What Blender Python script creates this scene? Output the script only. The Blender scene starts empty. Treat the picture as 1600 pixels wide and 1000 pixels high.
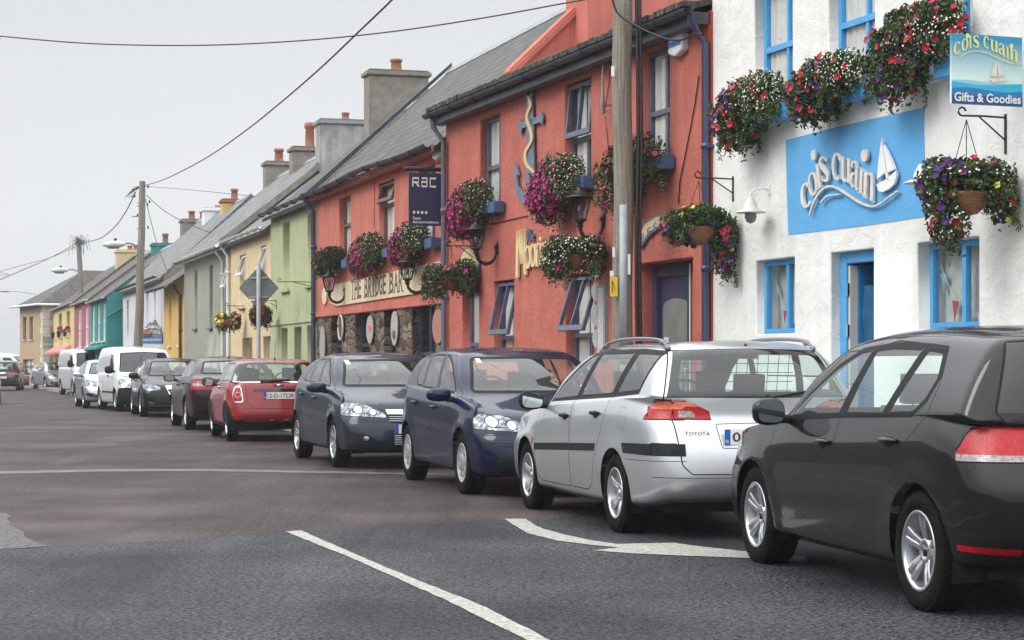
import bpy, bmesh, math, random
import numpy as np
from mathutils import Vector, Matrix
from mathutils.bvhtree import BVHTree
PI = math.pi; R = math.radians
scene = bpy.context.scene
COL = scene.collection

# ---------------------------------------------------------------- camera
HC = 1.29                      # eye height
cam = bpy.data.cameras.new('camera'); camo = bpy.data.objects.new('camera', cam); COL.objects.link(camo)
camo.location = (0, 0, HC); camo.rotation_euler = (R(90), 0, 0)
cam.lens = 70; cam.sensor_width = 36; cam.shift_y = 70 / 1600; cam.clip_end = 3000; cam.clip_start = 0.1
scene.camera = camo
scene.render.resolution_x = 1024; scene.render.resolution_y = 640

# ---------------------------------------------------------------- overcast sky
SUN_EL, SUN_AZ = R(42), R(-118)
world = bpy.data.worlds.new('World'); scene.world = world; world.use_nodes = True
wn = world.node_tree.nodes; wl = world.node_tree.links
wn.clear()
wo = wn.new('ShaderNodeOutputWorld'); bg = wn.new('ShaderNodeBackground'); bg2 = wn.new('ShaderNodeBackground'); add = wn.new('ShaderNodeAddShader')
sky = wn.new('ShaderNodeTexSky'); sky.sky_type = 'NISHITA'; sky.sun_disc = False
sky.sun_elevation = SUN_EL; sky.sun_rotation = SUN_AZ; sky.dust_density = 6; sky.air_density = 1
hs = wn.new('ShaderNodeHueSaturation'); hs.inputs['Saturation'].default_value = 0.12
wl.new(sky.outputs[0], hs.inputs['Color']); wl.new(hs.outputs[0], bg.inputs[0]); bg.inputs[1].default_value = 0.012
tc = wn.new('ShaderNodeTexCoord'); sep = wn.new('ShaderNodeSeparateXYZ'); ramp = wn.new('ShaderNodeValToRGB')
wl.new(tc.outputs['Generated'], sep.inputs[0])
cn = wn.new('ShaderNodeTexNoise'); cn.inputs['Scale'].default_value = 3.0; cn.inputs['Detail'].default_value = 5
cm = wn.new('ShaderNodeMath'); cm.operation = 'MULTIPLY_ADD'; cm.inputs[1].default_value = 0.05
wl.new(tc.outputs['Generated'], cn.inputs['Vector']); wl.new(cn.outputs[0], cm.inputs[0]); wl.new(sep.outputs['Z'], cm.inputs[2])
wl.new(cm.outputs[0], ramp.inputs[0])
e = ramp.color_ramp.elements
e[0].position = 0.03; e[0].color = (.292, .297, .302, 1)
e[1].position = 1.0; e[1].color = (.86, .88, .9, 1)
for p, c in ((0.10, (.290, .296, .302, 1)), (0.21, (.246, .253, .262, 1)), (0.27, (.34, .35, .36, 1)), (0.36, (.54, .55, .57, 1)), (0.6, (.76, .78, .80, 1))):
    x = e.new(p); x.color = c
wl.new(ramp.outputs[0], bg2.inputs[0]); bg2.inputs[1].default_value = 3.0
wl.new(bg.outputs[0], add.inputs[0]); wl.new(bg2.outputs[0], add.inputs[1]); wl.new(add.outputs[0], wo.inputs[0])
sl = bpy.data.lights.new('sun', 'SUN'); sl.energy = 1.35; sl.angle = R(25); sl.color = (1, .975, .94)
so = bpy.data.objects.new('sun', sl); COL.objects.link(so)
so.rotation_euler = (R(90) - SUN_EL, 0, R(-62)); so.location = (-10, -10, 30)
vs = scene.view_settings; vs.view_transform = 'Standard'; vs.look = 'None'; vs.exposure = 0.0; vs.gamma = 1; vs.use_curve_mapping = False
scene.cycles.max_bounces = 8; scene.cycles.transparent_max_bounces = 16
scene.cycles.volume_bounces = 0

# ---------------------------------------------------------------- measuring helpers (photo pixel -> world)
F = 3111.0
def ground(px, py, z=0.0):
    d = F * (HC - z) / (py - 570.0)
    return Vector(((px - 800.0) * d / F, d, z))
def at(px, py, d):
    return Vector(((px - 800.0) * d / F, d, HC - (py - 570.0) * d / F))

# ---------------------------------------------------------------- object helpers
def tag(o, label=None, cat=None, group=None, kind=None):
    if label: o['label'] = label
    if cat: o['category'] = cat
    if group: o['group'] = group
    if kind: o['kind'] = kind
    return o
def empty(name, loc=(0, 0, 0), rz=0.0, **k):
    o = bpy.data.objects.new(name, None); COL.objects.link(o)
    o.location = loc; o.rotation_euler = (0, 0, rz); o.empty_display_size = .2
    return tag(o, **k)
def link(name, me, parent=None, **k):
    o = bpy.data.objects.new(name, me); COL.objects.link(o)
    if parent is not None: o.parent = parent
    return tag(o, **k)
def copy_tree(o, parent=None):
    c = o.copy(); COL.objects.link(c)
    if parent is not None: c.parent = parent
    for ch in list(o.children): copy_tree(ch, c)
    return c

class MB:
    """collects shapes, builds one mesh object"""
    def __init__(s): s.v = []; s.f = []; s.m = []; s.sm = []
    def face(s, pts, mi=0, sm=False):
        b = len(s.v); s.v += [tuple(p) for p in pts]; s.f.append(tuple(range(b, b + len(pts)))); s.m.append(mi); s.sm.append(sm)
    def grid(s, rows, mi=0, sm=True, close=False):
        b = len(s.v); n = len(rows[0])
        for r in rows: s.v += [tuple(p) for p in r]
        for i in range(len(rows) - 1):
            for j in range(n if close else n - 1):
                k = (j + 1) % n
                s.f.append((b + i*n + j, b + i*n + k, b + (i+1)*n + k, b + (i+1)*n + j)); s.m.append(mi); s.sm.append(sm)
    def box(s, lo, hi, mi=0, mt=None):
        x0, y0, z0 = lo; x1, y1, z1 = hi
        P = [Vector(p) for p in ((x0,y0,z0),(x1,y0,z0),(x1,y1,z0),(x0,y1,z0),(x0,y0,z1),(x1,y0,z1),(x1,y1,z1),(x0,y1,z1))]
        if mt: P = [mt @ p for p in P]
        b = len(s.v); s.v += [tuple(p) for p in P]
        for f in ((0,3,2,1),(4,5,6,7),(0,1,5,4),(1,2,6,5),(2,3,7,6),(3,0,4,7)):
            s.f.append(tuple(b + i for i in f)); s.m.append(mi); s.sm.append(False)
    def prism(s, pts, off, mi=0, mi2=None):
        """pts: 3D outline; off: extrusion vector"""
        off = Vector(off); a = [Vector(p) for p in pts]; c = [p + off for p in a]
        s.face(c, mi); s.face(a[::-1], mi)
        n = len(a)
        for i in range(n):
            j = (i + 1) % n
            s.face([a[i], a[j], c[j], c[i]], mi if mi2 is None else mi2)
    def tube(s, pts, r, seg=8, mi=0, cap=True, sm=True):
        pts = [Vector(p) for p in pts]; rows = []
        up = Vector((0, 0, 1))
        for i, p in enumerate(pts):
            t = (pts[min(i+1, len(pts)-1)] - pts[max(i-1, 0)]).normalized()
            a = t.cross(up)
            if a.length < .05: a = t.cross(Vector((1, 0, 0)))
            a.normalize(); b = t.cross(a)
            rr = r[i] if isinstance(r, (list, tuple)) else r
            rows.append([p + (a*math.cos(q) + b*math.sin(q))*rr for q in [2*PI*k/seg for k in range(seg)]])
        s.grid(rows, mi, sm, True)
        if cap: s.face(rows[0][::-1], mi); s.face(rows[-1], mi)
    def lathe(s, prof, axis='z', c=(0, 0, 0), seg=24, mi=0, sm=True):
        """prof: (radius, height) list"""
        rows = []
        for r, h in prof:
            row = []
            for k in range(seg):
                q = 2*PI*k/seg; x, y = r*math.cos(q), r*math.sin(q)
                p = (x, y, h) if axis == 'z' else ((x, h, y) if axis == 'y' else (h, x, y))
                row.append((p[0]+c[0], p[1]+c[1], p[2]+c[2]))
            rows.append(row)
        s.grid(rows, mi, sm, True)
    def ball(s, c, r, mi=0, seg=10):
        rr = (r, r, r) if isinstance(r, (int, float)) else r
        rows = [[(c[0]+rr[0]*math.sin(a)*math.cos(q), c[1]+rr[1]*math.sin(a)*math.sin(q), c[2]+rr[2]*math.cos(a)) for q in [2*PI*k/seg for k in range(seg)]] for a in [PI*i/(seg//2+2) for i in range(seg//2+3)]]
        s.grid(rows, mi, True, True)
    def build(s, name, mats, parent=None, bevel=0, recalc=False, **k):
        me = bpy.data.meshes.new(name); me.from_pydata(s.v, [], s.f)
        for m in (mats if isinstance(mats, (list, tuple)) else [mats]): me.materials.append(m)
        me.polygons.foreach_set('material_index', s.m); me.polygons.foreach_set('use_smooth', s.sm)
        if recalc or bevel:
            bm = bmesh.new(); bm.from_mesh(me)
            bmesh.ops.remove_doubles(bm, verts=bm.verts, dist=1e-5)
            bmesh.ops.recalc_face_normals(bm, faces=bm.faces)
            if bevel:
                ed = [x for x in bm.edges if len(x.link_faces) == 2 and x.calc_face_angle(0) > .6]
                bmesh.ops.bevel(bm, geom=ed, offset=bevel, segments=2, affect='EDGES', clamp_overlap=True)
            bm.to_mesh(me); bm.free()
        me.update()
        return link(name, me, parent, **k)

# ---------------------------------------------------------------- materials
MATS = {}
def N(nt, t, **k):
    n = nt.nodes.new('ShaderNode' + t)
    for a, b in k.items():
        if a in ('ins',):
            for i, v in b.items(): n.inputs[i].default_value = v
        else: setattr(n, a, b)
    return n
def basemat(name, col, rough=.6, metal=0., coat=0., spec=.5, **k):
    if name in MATS: return MATS[name]
    m = bpy.data.materials.new(name); m.use_nodes = True; MATS[name] = m
    p = m.node_tree.nodes['Principled BSDF']
    p.inputs['Base Color'].default_value = (*col, 1); p.inputs['Roughness'].default_value = rough
    p.inputs['Metallic'].default_value = metal; p.inputs['Coat Weight'].default_value = coat
    p.inputs['Coat Roughness'].default_value = .03; p.inputs['Specular IOR Level'].default_value = spec
    if 'emit' in k: p.inputs['Emission Color'].default_value = (*col, 1); p.inputs['Emission Strength'].default_value = k['emit']
    return m
def varied(name, c1, c2, scale=3., rough=.8, bump=.2, bscale=30., detail=6., streak=None, c3=None, spec=.4, dist=.01, big=0, metal=0.):
    """two colour noise mix + noise bump in object space"""
    if name in MATS: return MATS[name]
    m = basemat(name, c1, rough, spec=spec, metal=metal); nt = m.node_tree; p = nt.nodes['Principled BSDF']
    tc = N(nt, 'TexCoord'); n1 = N(nt, 'TexNoise', ins={'Scale': scale, 'Detail': detail, 'Roughness': .6})
    mp = N(nt, 'Mapping')
    if streak: mp.inputs['Scale'].default_value = streak
    nt.links.new(tc.outputs['Object'], mp.inputs[0]); nt.links.new(mp.outputs[0], n1.inputs['Vector'])
    rp = N(nt, 'ValToRGB'); rp.color_ramp.elements[0].position = .35; rp.color_ramp.elements[1].position = .65
    rp.color_ramp.elements[0].color = (*c1, 1); rp.color_ramp.elements[1].color = (*c2, 1)
    if c3: x = rp.color_ramp.elements.new(.8); x.color = (*c3, 1)
    nt.links.new(n1.outputs[0], rp.inputs[0]); nt.links.new(rp.outputs[0], p.inputs['Base Color'])
    n2 = N(nt, 'TexNoise', ins={'Scale': bscale, 'Detail': 4.})
    nt.links.new(tc.outputs['Object'], n2.inputs['Vector'])
    b = N(nt, 'Bump', ins={'Strength': bump, 'Distance': dist}); nt.links.new(n2.outputs[0], b.inputs['Height'])
    if big:
        n3 = N(nt, 'TexNoise', ins={'Scale': big, 'Detail': 3.}); nt.links.new(tc.outputs['Object'], n3.inputs['Vector'])
        b2 = N(nt, 'Bump', ins={'Strength': .6, 'Distance': .05}); nt.links.new(n3.outputs[0], b2.inputs['Height'])
        nt.links.new(b2.outputs[0], b.inputs['Normal'])
    nt.links.new(b.outputs[0], p.inputs['Normal'])
    return m
def render_wall(name, col, dirt=(.9, .9, .88), rough=.85, bscale=14., bump=.45, dist=.02, stain=.5, low=None):
    """painted masonry: coarse trowelled bump, faint blotches and vertical run stains"""
    if name in MATS: return MATS[name]
    m = basemat(name, col, rough, spec=.3); nt = m.node_tree; p = nt.nodes['Principled BSDF']; L = nt.links.new
    tc = N(nt, 'TexCoord')
    n1 = N(nt, 'TexNoise', ins={'Scale': 1.6, 'Detail': 7., 'Roughness': .65}); L(tc.outputs['Object'], n1.inputs['Vector'])
    mp = N(nt, 'Mapping'); mp.inputs['Scale'].default_value = (7, 7, .6); L(tc.outputs['Object'], mp.inputs[0])
    n2 = N(nt, 'TexNoise', ins={'Scale': 1.0, 'Detail': 5., 'Roughness': .6}); L(mp.outputs[0], n2.inputs['Vector'])
    mul = N(nt, 'Math', operation='MULTIPLY'); L(n1.outputs[0], mul.inputs[0]); L(n2.outputs[0], mul.inputs[1])
    rp = N(nt, 'MapRange', ins={'From Min': .18, 'From Max': .40, 'To Min': stain, 'To Max': 0.}); L(mul.outputs[0], rp.inputs[0])
    mx = N(nt, 'MixRGB'); mx.inputs[1].default_value = (*col, 1); mx.inputs[2].default_value = (*[c*d for c, d in zip(col, dirt)], 1)
    L(rp.outputs[0], mx.inputs[0]); L(mx.outputs[0], p.inputs['Base Color'])
    n3 = N(nt, 'TexNoise', ins={'Scale': bscale, 'Detail': 6., 'Roughness': .7, 'Distortion': .6}); L(tc.outputs['Object'], n3.inputs['Vector'])
    n4 = N(nt, 'TexNoise', ins={'Scale': 1.3, 'Detail': 2.}); L(tc.outputs['Object'], n4.inputs['Vector'])
    b2 = N(nt, 'Bump', ins={'Strength': .5, 'Distance': .12}); L(n4.outputs[0], b2.inputs['Height'])
    b = N(nt, 'Bump', ins={'Strength': bump, 'Distance': dist}); L(n3.outputs[0], b.inputs['Height']); L(b2.outputs[0], b.inputs['Normal'])
    L(b.outputs[0], p.inputs['Normal'])
    return m
def slates(name, c1, c2, moss=None, sx=.3, sy=.2, mortar=(.03, .03, .03)):
    if name in MATS: return MATS[name]
    m = basemat(name, c1, .7, spec=.35); nt = m.node_tree; p = nt.nodes['Principled BSDF']; L = nt.links.new
    tc = N(nt, 'TexCoord'); br = N(nt, 'TexBrick', offset=.5)
    mp = N(nt, 'Mapping'); mp.inputs['Scale'].default_value = (1, 1.35, 0); L(tc.outputs['Object'], mp.inputs[0]); L(mp.outputs[0], br.inputs['Vector'])
    br.inputs['Scale'].default_value = 1.0; br.inputs['Brick Width'].default_value = sx; br.inputs['Row Height'].default_value = sy
    br.inputs['Mortar Size'].default_value = .022; br.inputs['Color1'].default_value = (*c1, 1); br.inputs['Color2'].default_value = (*c2, 1); br.inputs['Mortar'].default_value = (*mortar, 1)
    br.inputs['Bias'].default_value = 0.
    n1 = N(nt, 'TexNoise', ins={'Scale': 2.2, 'Detail': 8., 'Roughness': .7}); L(tc.outputs['Object'], n1.inputs['Vector'])
    mx = N(nt, 'MixRGB', blend_type='MULTIPLY'); mx.inputs[0].default_value = .75
    rp = N(nt, 'ValToRGB'); rp.color_ramp.elements[0].position = .3; rp.color_ramp.elements[0].color = (.45, .44, .42, 1); rp.color_ramp.elements[1].position = .7; rp.color_ramp.elements[1].color = (1.25, 1.25, 1.25, 1)
    L(n1.outputs[0], rp.inputs[0]); L(br.outputs['Color'], mx.inputs[1]); L(rp.outputs[0], mx.inputs[2])
    out = mx.outputs[0]
    if moss:
        n2 = N(nt, 'TexNoise', ins={'Scale': 5., 'Detail': 8., 'Roughness': .75}); L(tc.outputs['Object'], n2.inputs['Vector'])
        r2 = N(nt, 'MapRange', ins={'From Min': .55, 'From Max': .68}); L(n2.outputs[0], r2.inputs[0])
        m2 = N(nt, 'MixRGB'); m2.inputs[2].default_value = (*moss, 1); L(r2.outputs[0], m2.inputs[0]); L(out, m2.inputs[1]); out = m2.outputs[0]
    L(out, p.inputs['Base Color'])
    # courses step down: saw wave on y
    sp = N(nt, 'SeparateXYZ'); L(mp.outputs[0], sp.inputs[0])
    md = N(nt, 'Math', operation='MODULO'); ad = N(nt, 'Math', operation='ADD'); ad.inputs[1].default_value = 50*sy; L(sp.outputs['Y'], ad.inputs[0]); L(ad.outputs[0], md.inputs[0]); md.inputs[1].default_value = sy
    dv = N(nt, 'Math', operation='DIVIDE'); L(md.outputs[0], dv.inputs[0]); dv.inputs[1].default_value = -sy
    sb = N(nt, 'Math', operation='SUBTRACT'); L(dv.outputs[0], sb.inputs[0]); L(br.outputs['Fac'], sb.inputs[1])
    b = N(nt, 'Bump', ins={'Strength': .9, 'Distance': .05}); L(sb.outputs[0], b.inputs['Height']); L(b.outputs[0], p.inputs['Normal'])
    return m
def stone_mat(name):
    m = basemat(name, (.2, .15, .1), .9, spec=.2); nt = m.node_tree; p = nt.nodes['Principled BSDF']; L = nt.links.new
    tc = N(nt, 'TexCoord'); mp = N(nt, 'Mapping'); mp.inputs['Scale'].default_value = (3.2, 3.2, 6.5); L(tc.outputs['Object'], mp.inputs[0])
    vo = N(nt, 'TexVoronoi', feature='F1'); vo.inputs['Scale'].default_value = 1.; vo.inputs['Randomness'].default_value = .8; L(mp.outputs[0], vo.inputs['Vector'])
    ve = N(nt, 'TexVoronoi', feature='DISTANCE_TO_EDGE'); ve.inputs['Scale'].default_value = 1.; ve.inputs['Randomness'].default_value = .8; L(mp.outputs[0], ve.inputs['Vector'])
    rp = N(nt, 'ValToRGB'); E = rp.color_ramp.elements; E[0].color = (.05, .035, .028, 1); E[1].color = (.34, .25, .17, 1)
    for q, c in ((.3, (.16, .09, .055)), (.6, (.22, .17, .12)), (.8, (.12, .10, .085))): x = E.new(q); x.color = (*c, 1)
    sx = N(nt, 'SeparateXYZ'); L(vo.outputs['Color'], sx.inputs[0]); L(sx.outputs[0], rp.inputs[0])
    n1 = N(nt, 'TexNoise', ins={'Scale': 18., 'Detail': 6.}); L(tc.outputs['Object'], n1.inputs['Vector'])
    mx = N(nt, 'MixRGB', blend_type='OVERLAY'); mx.inputs[0].default_value = .6; L(rp.outputs[0], mx.inputs[1]); L(n1.outputs[0], mx.inputs[2])
    mr = N(nt, 'MapRange', ins={'From Min': 0., 'From Max': .09}); L(ve.outputs['Distance'], mr.inputs[0])
    m2 = N(nt, 'MixRGB'); m2.inputs[1].default_value = (.22, .2, .17, 1); L(mr.outputs[0], m2.inputs[0]); L(mx.outputs[0], m2.inputs[2]); L(m2.outputs[0], p.inputs['Base Color'])
    ad = N(nt, 'Math', operation='MULTIPLY_ADD'); ad.inputs[1].default_value = .5; L(n1.outputs[0], ad.inputs[0]); L(mr.outputs[0], ad.inputs[2])
    b = N(nt, 'Bump', ins={'Strength': 1., 'Distance': .05}); L(ad.outputs[0], b.inputs['Height']); L(b.outputs[0], p.inputs['Normal'])
    return m
def glass_mat(name, tint, refl=.9, rough=.0, ior=1.5, body=None, bodyfac=0.):
    if name in MATS: return MATS[name]
    m = bpy.data.materials.new(name); m.use_nodes = True; MATS[name] = m; nt = m.node_tree; nt.nodes.clear(); L = nt.links.new
    o = N(nt, 'OutputMaterial'); t = N(nt, 'BsdfTransparent'); t.inputs[0].default_value = (*tint, 1)
    g = N(nt, 'BsdfGlossy'); g.inputs['Color'].default_value = (refl, refl, refl, 1); g.inputs['Roughness'].default_value = rough
    fr = N(nt, 'Fresnel'); ge = N(nt, 'NewGeometry'); mr = N(nt, 'MapRange', ins={'To Min': ior, 'To Max': 1.0}); L(ge.outputs['Backfacing'], mr.inputs[0]); L(mr.outputs[0], fr.inputs[0]); mx = N(nt, 'MixShader'); L(fr.outputs[0], mx.inputs[0])
    src = t.outputs[0]
    if body:
        d = N(nt, 'BsdfDiffuse'); d.inputs[0].default_value = (*body, 1); m1 = N(nt, 'MixShader'); m1.inputs[0].default_value = bodyfac
        L(t.outputs[0], m1.inputs[1]); L(d.outputs[0], m1.inputs[2]); src = m1.outputs[0]
    L(src, mx.inputs[1]); L(g.outputs[0], mx.inputs[2]); L(mx.outputs[0], o.inputs[0])
    return m
def paint_mat(name, col, metal=.35, rough=.32, inside=(.05, .05, .052), dirt=.25, cw=None):
    """car paint: coat, droplets bump, road grime low down, dark trim on the reverse of the panel"""
    if name in MATS: return MATS[name]
    dk = max(col) < .06; m = basemat(name, col, rough, metal, cw if cw else (.88 if dk else 1.0), .08 if dk else .5); nt = m.node_tree; p = nt.nodes['Principled BSDF']; L = nt.links.new
    o = nt.nodes['Material Output']; tc = N(nt, 'TexCoord')
    n = N(nt, 'TexNoise', ins={'Scale': 9., 'Detail': 6.}); L(tc.outputs['Object'], n.inputs['Vector'])
    sp = N(nt, 'SeparateXYZ'); L(tc.outputs['Object'], sp.inputs[0])
    mr = N(nt, 'MapRange', ins={'From Min': .75, 'From Max': .18, 'To Min': 0., 'To Max': 1.}); L(sp.outputs['Z'], mr.inputs[0])
    mu = N(nt, 'Math', operation='MULTIPLY'); L(mr.outputs[0], mu.inputs[0]); L(n.outputs[0], mu.inputs[1])
    mu2 = N(nt, 'Math', operation='MULTIPLY'); L(mu.outputs[0], mu2.inputs[0]); mu2.inputs[1].default_value = dirt*1.6
    mx = N(nt, 'MixRGB'); mx.inputs[1].default_value = (*col, 1); mx.inputs[2].default_value = (.035, .032, .029, 1) if dk else (.12, .11, .10, 1); L(mu2.outputs[0], mx.inputs[0]); L(mx.outputs[0], p.inputs['Base Color'])
    rr = N(nt, 'MapRange', ins={'From Min': 0., 'From Max': 1., 'To Min': .03, 'To Max': .3}); L(mu2.outputs[0], rr.inputs[0]); L(rr.outputs[0], p.inputs['Coat Roughness'])
    vo = N(nt, 'TexVoronoi'); vo.inputs['Scale'].default_value = 130.; L(tc.outputs['Object'], vo.inputs['Vector'])
    mv = N(nt, 'MapRange', ins={'From Min': .0, 'From Max': .3, 'To Min': 1., 'To Max': 0.}); L(vo.outputs['Distance'], mv.inputs[0])
    b = N(nt, 'Bump', ins={'Strength': .12, 'Distance': .001}); L(mv.outputs[0], b.inputs['Height']); L(b.outputs[0], p.inputs['Coat Normal'])
    d = N(nt, 'BsdfDiffuse'); d.inputs[0].default_value = (*inside, 1); ge = N(nt, 'NewGeometry'); ms = N(nt, 'MixShader')
    L(ge.outputs['Backfacing'], ms.inputs[0]); L(p.outputs[0], ms.inputs[1]); L(d.outputs[0], ms.inputs[2]); L(ms.outputs[0], o.inputs[0])
    return m
def island_mat(name, cols, rough=.6, trans=.15, spec=.3):
    """leaf/petal material: every leaf picks its own tone"""
    if name in MATS: return MATS[name]
    m = basemat(name, cols[0], rough, spec=spec); nt = m.node_tree; p = nt.nodes['Principled BSDF']; L = nt.links.new
    g = N(nt, 'NewGeometry'); rp = N(nt, 'ValToRGB'); E = rp.color_ramp.elements
    E[0].color = (*cols[0], 1); E[1].color = (*cols[-1], 1)
    for i, c in enumerate(cols[1:-1]): x = E.new((i+1)/(len(cols)-1)); x.color = (*c, 1)
    L(g.outputs['Random Per Island'], rp.inputs[0]); L(rp.outputs[0], p.inputs['Base Color'])
    p.inputs['Subsurface Weight'].default_value = 0
    return m

M = {}
M['blackplastic'] = varied('black_plastic', (.010, .010, .0105), (.018, .018, .019), 20, .6, .15, 200, spec=.15)
M['rubber'] = varied('tyre_rubber', (.005, .005, .005), (.013, .0125, .012), 7, .8, .25, 120, spec=.06)
M['gap'] = basemat('panel_gap', (.004, .004, .004), .9)
M['seal'] = basemat('window_seal', (.006, .006, .007), .55, spec=.15)
M['interior'] = basemat('car_interior', (.06, .06, .063), .8)
M['seat'] = varied('seat_fabric', (.05, .05, .055), (.09, .09, .095), 30, .9, .2, 90)
M['alloy'] = basemat('alloy', (.55, .56, .58), .28, .85)
M['alloy_dull'] = basemat('alloy_dull', (.42, .43, .44), .4, .6)
M['brake'] = basemat('brake_steel', (.07, .07, .07), .5, .5)
M['chrome'] = basemat('chrome', (.8, .8, .82), .08, 1.)
M['carglass'] = glass_mat('car_glass', (.80, .89, .87), .97, .0, 1.62, (.42, .48, .47), .04)
M['darkglass'] = glass_mat('dark_glass', (.22, .25, .25), .95, .0, 1.55)
M['lens'] = varied('headlamp_lens', (.03, .032, .036), (.40, .42, .45), 20, .06, .8, 22, metal=.85)
M['lamp_bulb'] = basemat('headlamp_reflector', (.50, .52, .55), .08, 1.)
M['redlens'] = varied('red_lens', (.26, .003, .006), (.46, .006, .010), 40, .15, .25, 160, spec=.4)
M['orangelens'] = varied('amber_lens', (.62, .13, .06), (.70, .22, .11), 30, .15, .2, 150, spec=.8)
M['whitelens'] = varied('clear_tail_lens', (.16, .12, .12), (.38, .34, .34), 40, .12, .2, 100, spec=.8)
M['plate_white'] = basemat('plate_white', (.78, .78, .76), .35)
M['plate_yellow'] = basemat('plate_yellow', (.8, .62, .1), .35)
M['plate_blue'] = basemat('plate_blue', (.02, .1, .45), .35)
M['ink'] = basemat('black_ink', (.01, .01, .012), .5)
M['mirror'] = basemat('mirror_glass', (.5, .55, .55), .03, 1.)
M['rail'] = basemat('rail_grey', (.16, .165, .175), .35, .4)
M['satin_black'] = basemat('satin_black_iron', (.012, .012, .013), .45)
M['gloss_black'] = basemat('gloss_black', (.008, .008, .009), .12, coat=.6)
# ---------------------------------------------------------------- cars
def pchip(Y, n):
    """monotone cubic through the rows of Y (k, ...) with n samples per interval"""
    Y = np.asarray(Y, float); k = len(Y); d = np.diff(Y, axis=0); m = np.zeros_like(Y)
    a, b = d[:-1], d[1:]; s = a*b > 0
    with np.errstate(divide='ignore', invalid='ignore'): h = np.where(s, 2*a*b/np.where(s, a+b, 1), 0)
    m[1:-1] = h; m[0] = d[0]*.5*1.5 - m[1]*.5*.0; m[-1] = d[-1]*.75
    out = []
    for i in range(k-1):
        for j in range(n):
            t = j/n; out.append((2*t**3-3*t*t+1)*Y[i] + (t**3-2*t*t+t)*m[i] + (-2*t**3+3*t*t)*Y[i+1] + (t**3-t*t)*m[i+1])
    out.append(Y[-1]); return np.array(out)
def interp(pl, u):
    return float(np.interp(u, [p[0] for p in pl], [p[1] for p in pl]))
def cage(S):
    w = S['w']; L = S['L']; fa = S['fa']; ra = fa + S['wb']; rows = []
    side = [fa-.40, fa, fa+.42, S['uA'], (S['uA']+S['uC'])/2, S['uC'], max(ra+.02, S['uC']+.15)]
    wf = S.get('wf', [.87, .955, .985, 1., .99, .945])
    zs = [.20, .25, .40, .60, .78]
    for k in range(6):
        n, t = S['nose'][k], S['tail'][k]; fc, rc = S.get('fcor', 1.), S.get('rcor', 1.)
        us = [n, n+.025*fc, n+.10*fc, n+.29*fc] + side + [L-t-.30*rc, L-t-.09*rc, L-t-.02*rc, L-t]
        ys = [0, .40, .75, .955, .985, 1., 1., 1., 1., 1., .995, .955, .80, .42, 0]
        row = []
        for c in range(15):
            zf = S['zf'][k]; zr = S['zr'][k]
            zsd = zs[k] if k < 5 else interp(S['belt'], us[c])
            if k == 4: zsd = interp(S['belt'], us[c]) - .16
            wgt = [0, 0, .05, .55, 1][c] if c < 5 else ([1, .55, .05, 0, 0][c-10] if c >= 10 else 1)
            z = (zf if c < 7 else zr)*(1-wgt) + zsd*wgt
            row.append((us[c], ys[c]*w*wf[k], z))
        rows.append(row)
    cw, wt, rt, rb = S['cowl'], S['wtop'], S['rtop'], S['rbase']; gy, ry = S['gy'], S['ry']
    rtz = S.get('rty', .93)
    base = [(cw, 0, S['zcowl']), (cw+.015, .35*gy, S['zcowl']), (cw+.06, .65*gy, S['zcowl']-.003), (cw+.14, .86*gy, S['zcowl']-.01), (cw+.27, .955*gy, S['zcowl']-.01)]
    u5 = cw+.36; uu = [u5, max(u5+.1, (u5+side[3])/2)] + side[3:6]
    if uu[2] < uu[1]+.05: uu[2] = uu[1]+.05
    for u in uu: base.append((u, gy*(.985 if u == u5 else 1.), interp(S['belt'], u)+.02))
    gz = S['zrb']
    base += [(rb-S.get('rw', .22), gy*1.01, max(gz, interp(S['belt'], rb-.2)+.02) if not S.get('sedan') else gz+.01), (rb-.12, gy*.94, gz), (rb-.055, gy*.68, gz), (rb-.015, gy*.35, gz), (rb, 0, gz)]
    ct = S['cant']
    zt = S['zwt']; top = [(wt, 0, zt), (wt+.008, .34*ry, zt-.002), (wt+.03, .64*ry, zt-.010), (wt+.075, .86*ry, zt-.025), (wt+.16, .97*ry, interp(ct, wt+.16))]
    a, b = wt+.27, rt-.32
    for i in range(5): u = a+(b-a)*i/4; top.append((u, ry*(1.0 if i in (1, 2, 3) else .995), interp(ct, u)))
    zr_ = S['zrt']; top += [(rt-.17, ry*.97, interp(ct, rt-.17)), (rt-.09, ry*.87, zr_-.02), (rt-.04, ry*.64, zr_-.008), (rt-.01, ry*.34, zr_-.002), (rt, 0, zr_)]
    bul = S.get('bulge', .02)
    mid = []
    for i, (p, q) in enumerate(zip(base, top)):
        f = .5; u = p[0]*(1-f)+q[0]*f; y = p[1]*(1-f)+q[1]*f; z = p[2]*(1-f)+q[2]*f
        if i < 5: u -= bul*.6; z += bul
        elif i > 9: u += bul*.7; z += bul*.4
        if 4 <= i <= 10: y += .028; 
        mid.append((u, y, z))
    cr = S['crown']
    inn = []; cen = []
    for i, q in enumerate(top):
        uf = wt+.13 if i < 5 else None; u = q[0]
        u1 = wt + .14 + (u-wt)*.75 if i < 5 else (rt-.14-(rt-u)*.75 if i > 9 else q[0]); u1 = min(max(u1, wt+.12), rt-.12)
        inn.append((u1, q[1]*.66, interp(cr, u1)-.012)); u2 = wt+.24+(u-wt)*.4 if i < 5 else (rt-.24-(rt-u)*.4 if i > 9 else min(max(u, wt+.3), rt-.3))
        cen.append((u2, 0, interp(cr, u2)))
    rows += [base, mid, top, inn, cen]
    return rows

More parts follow.
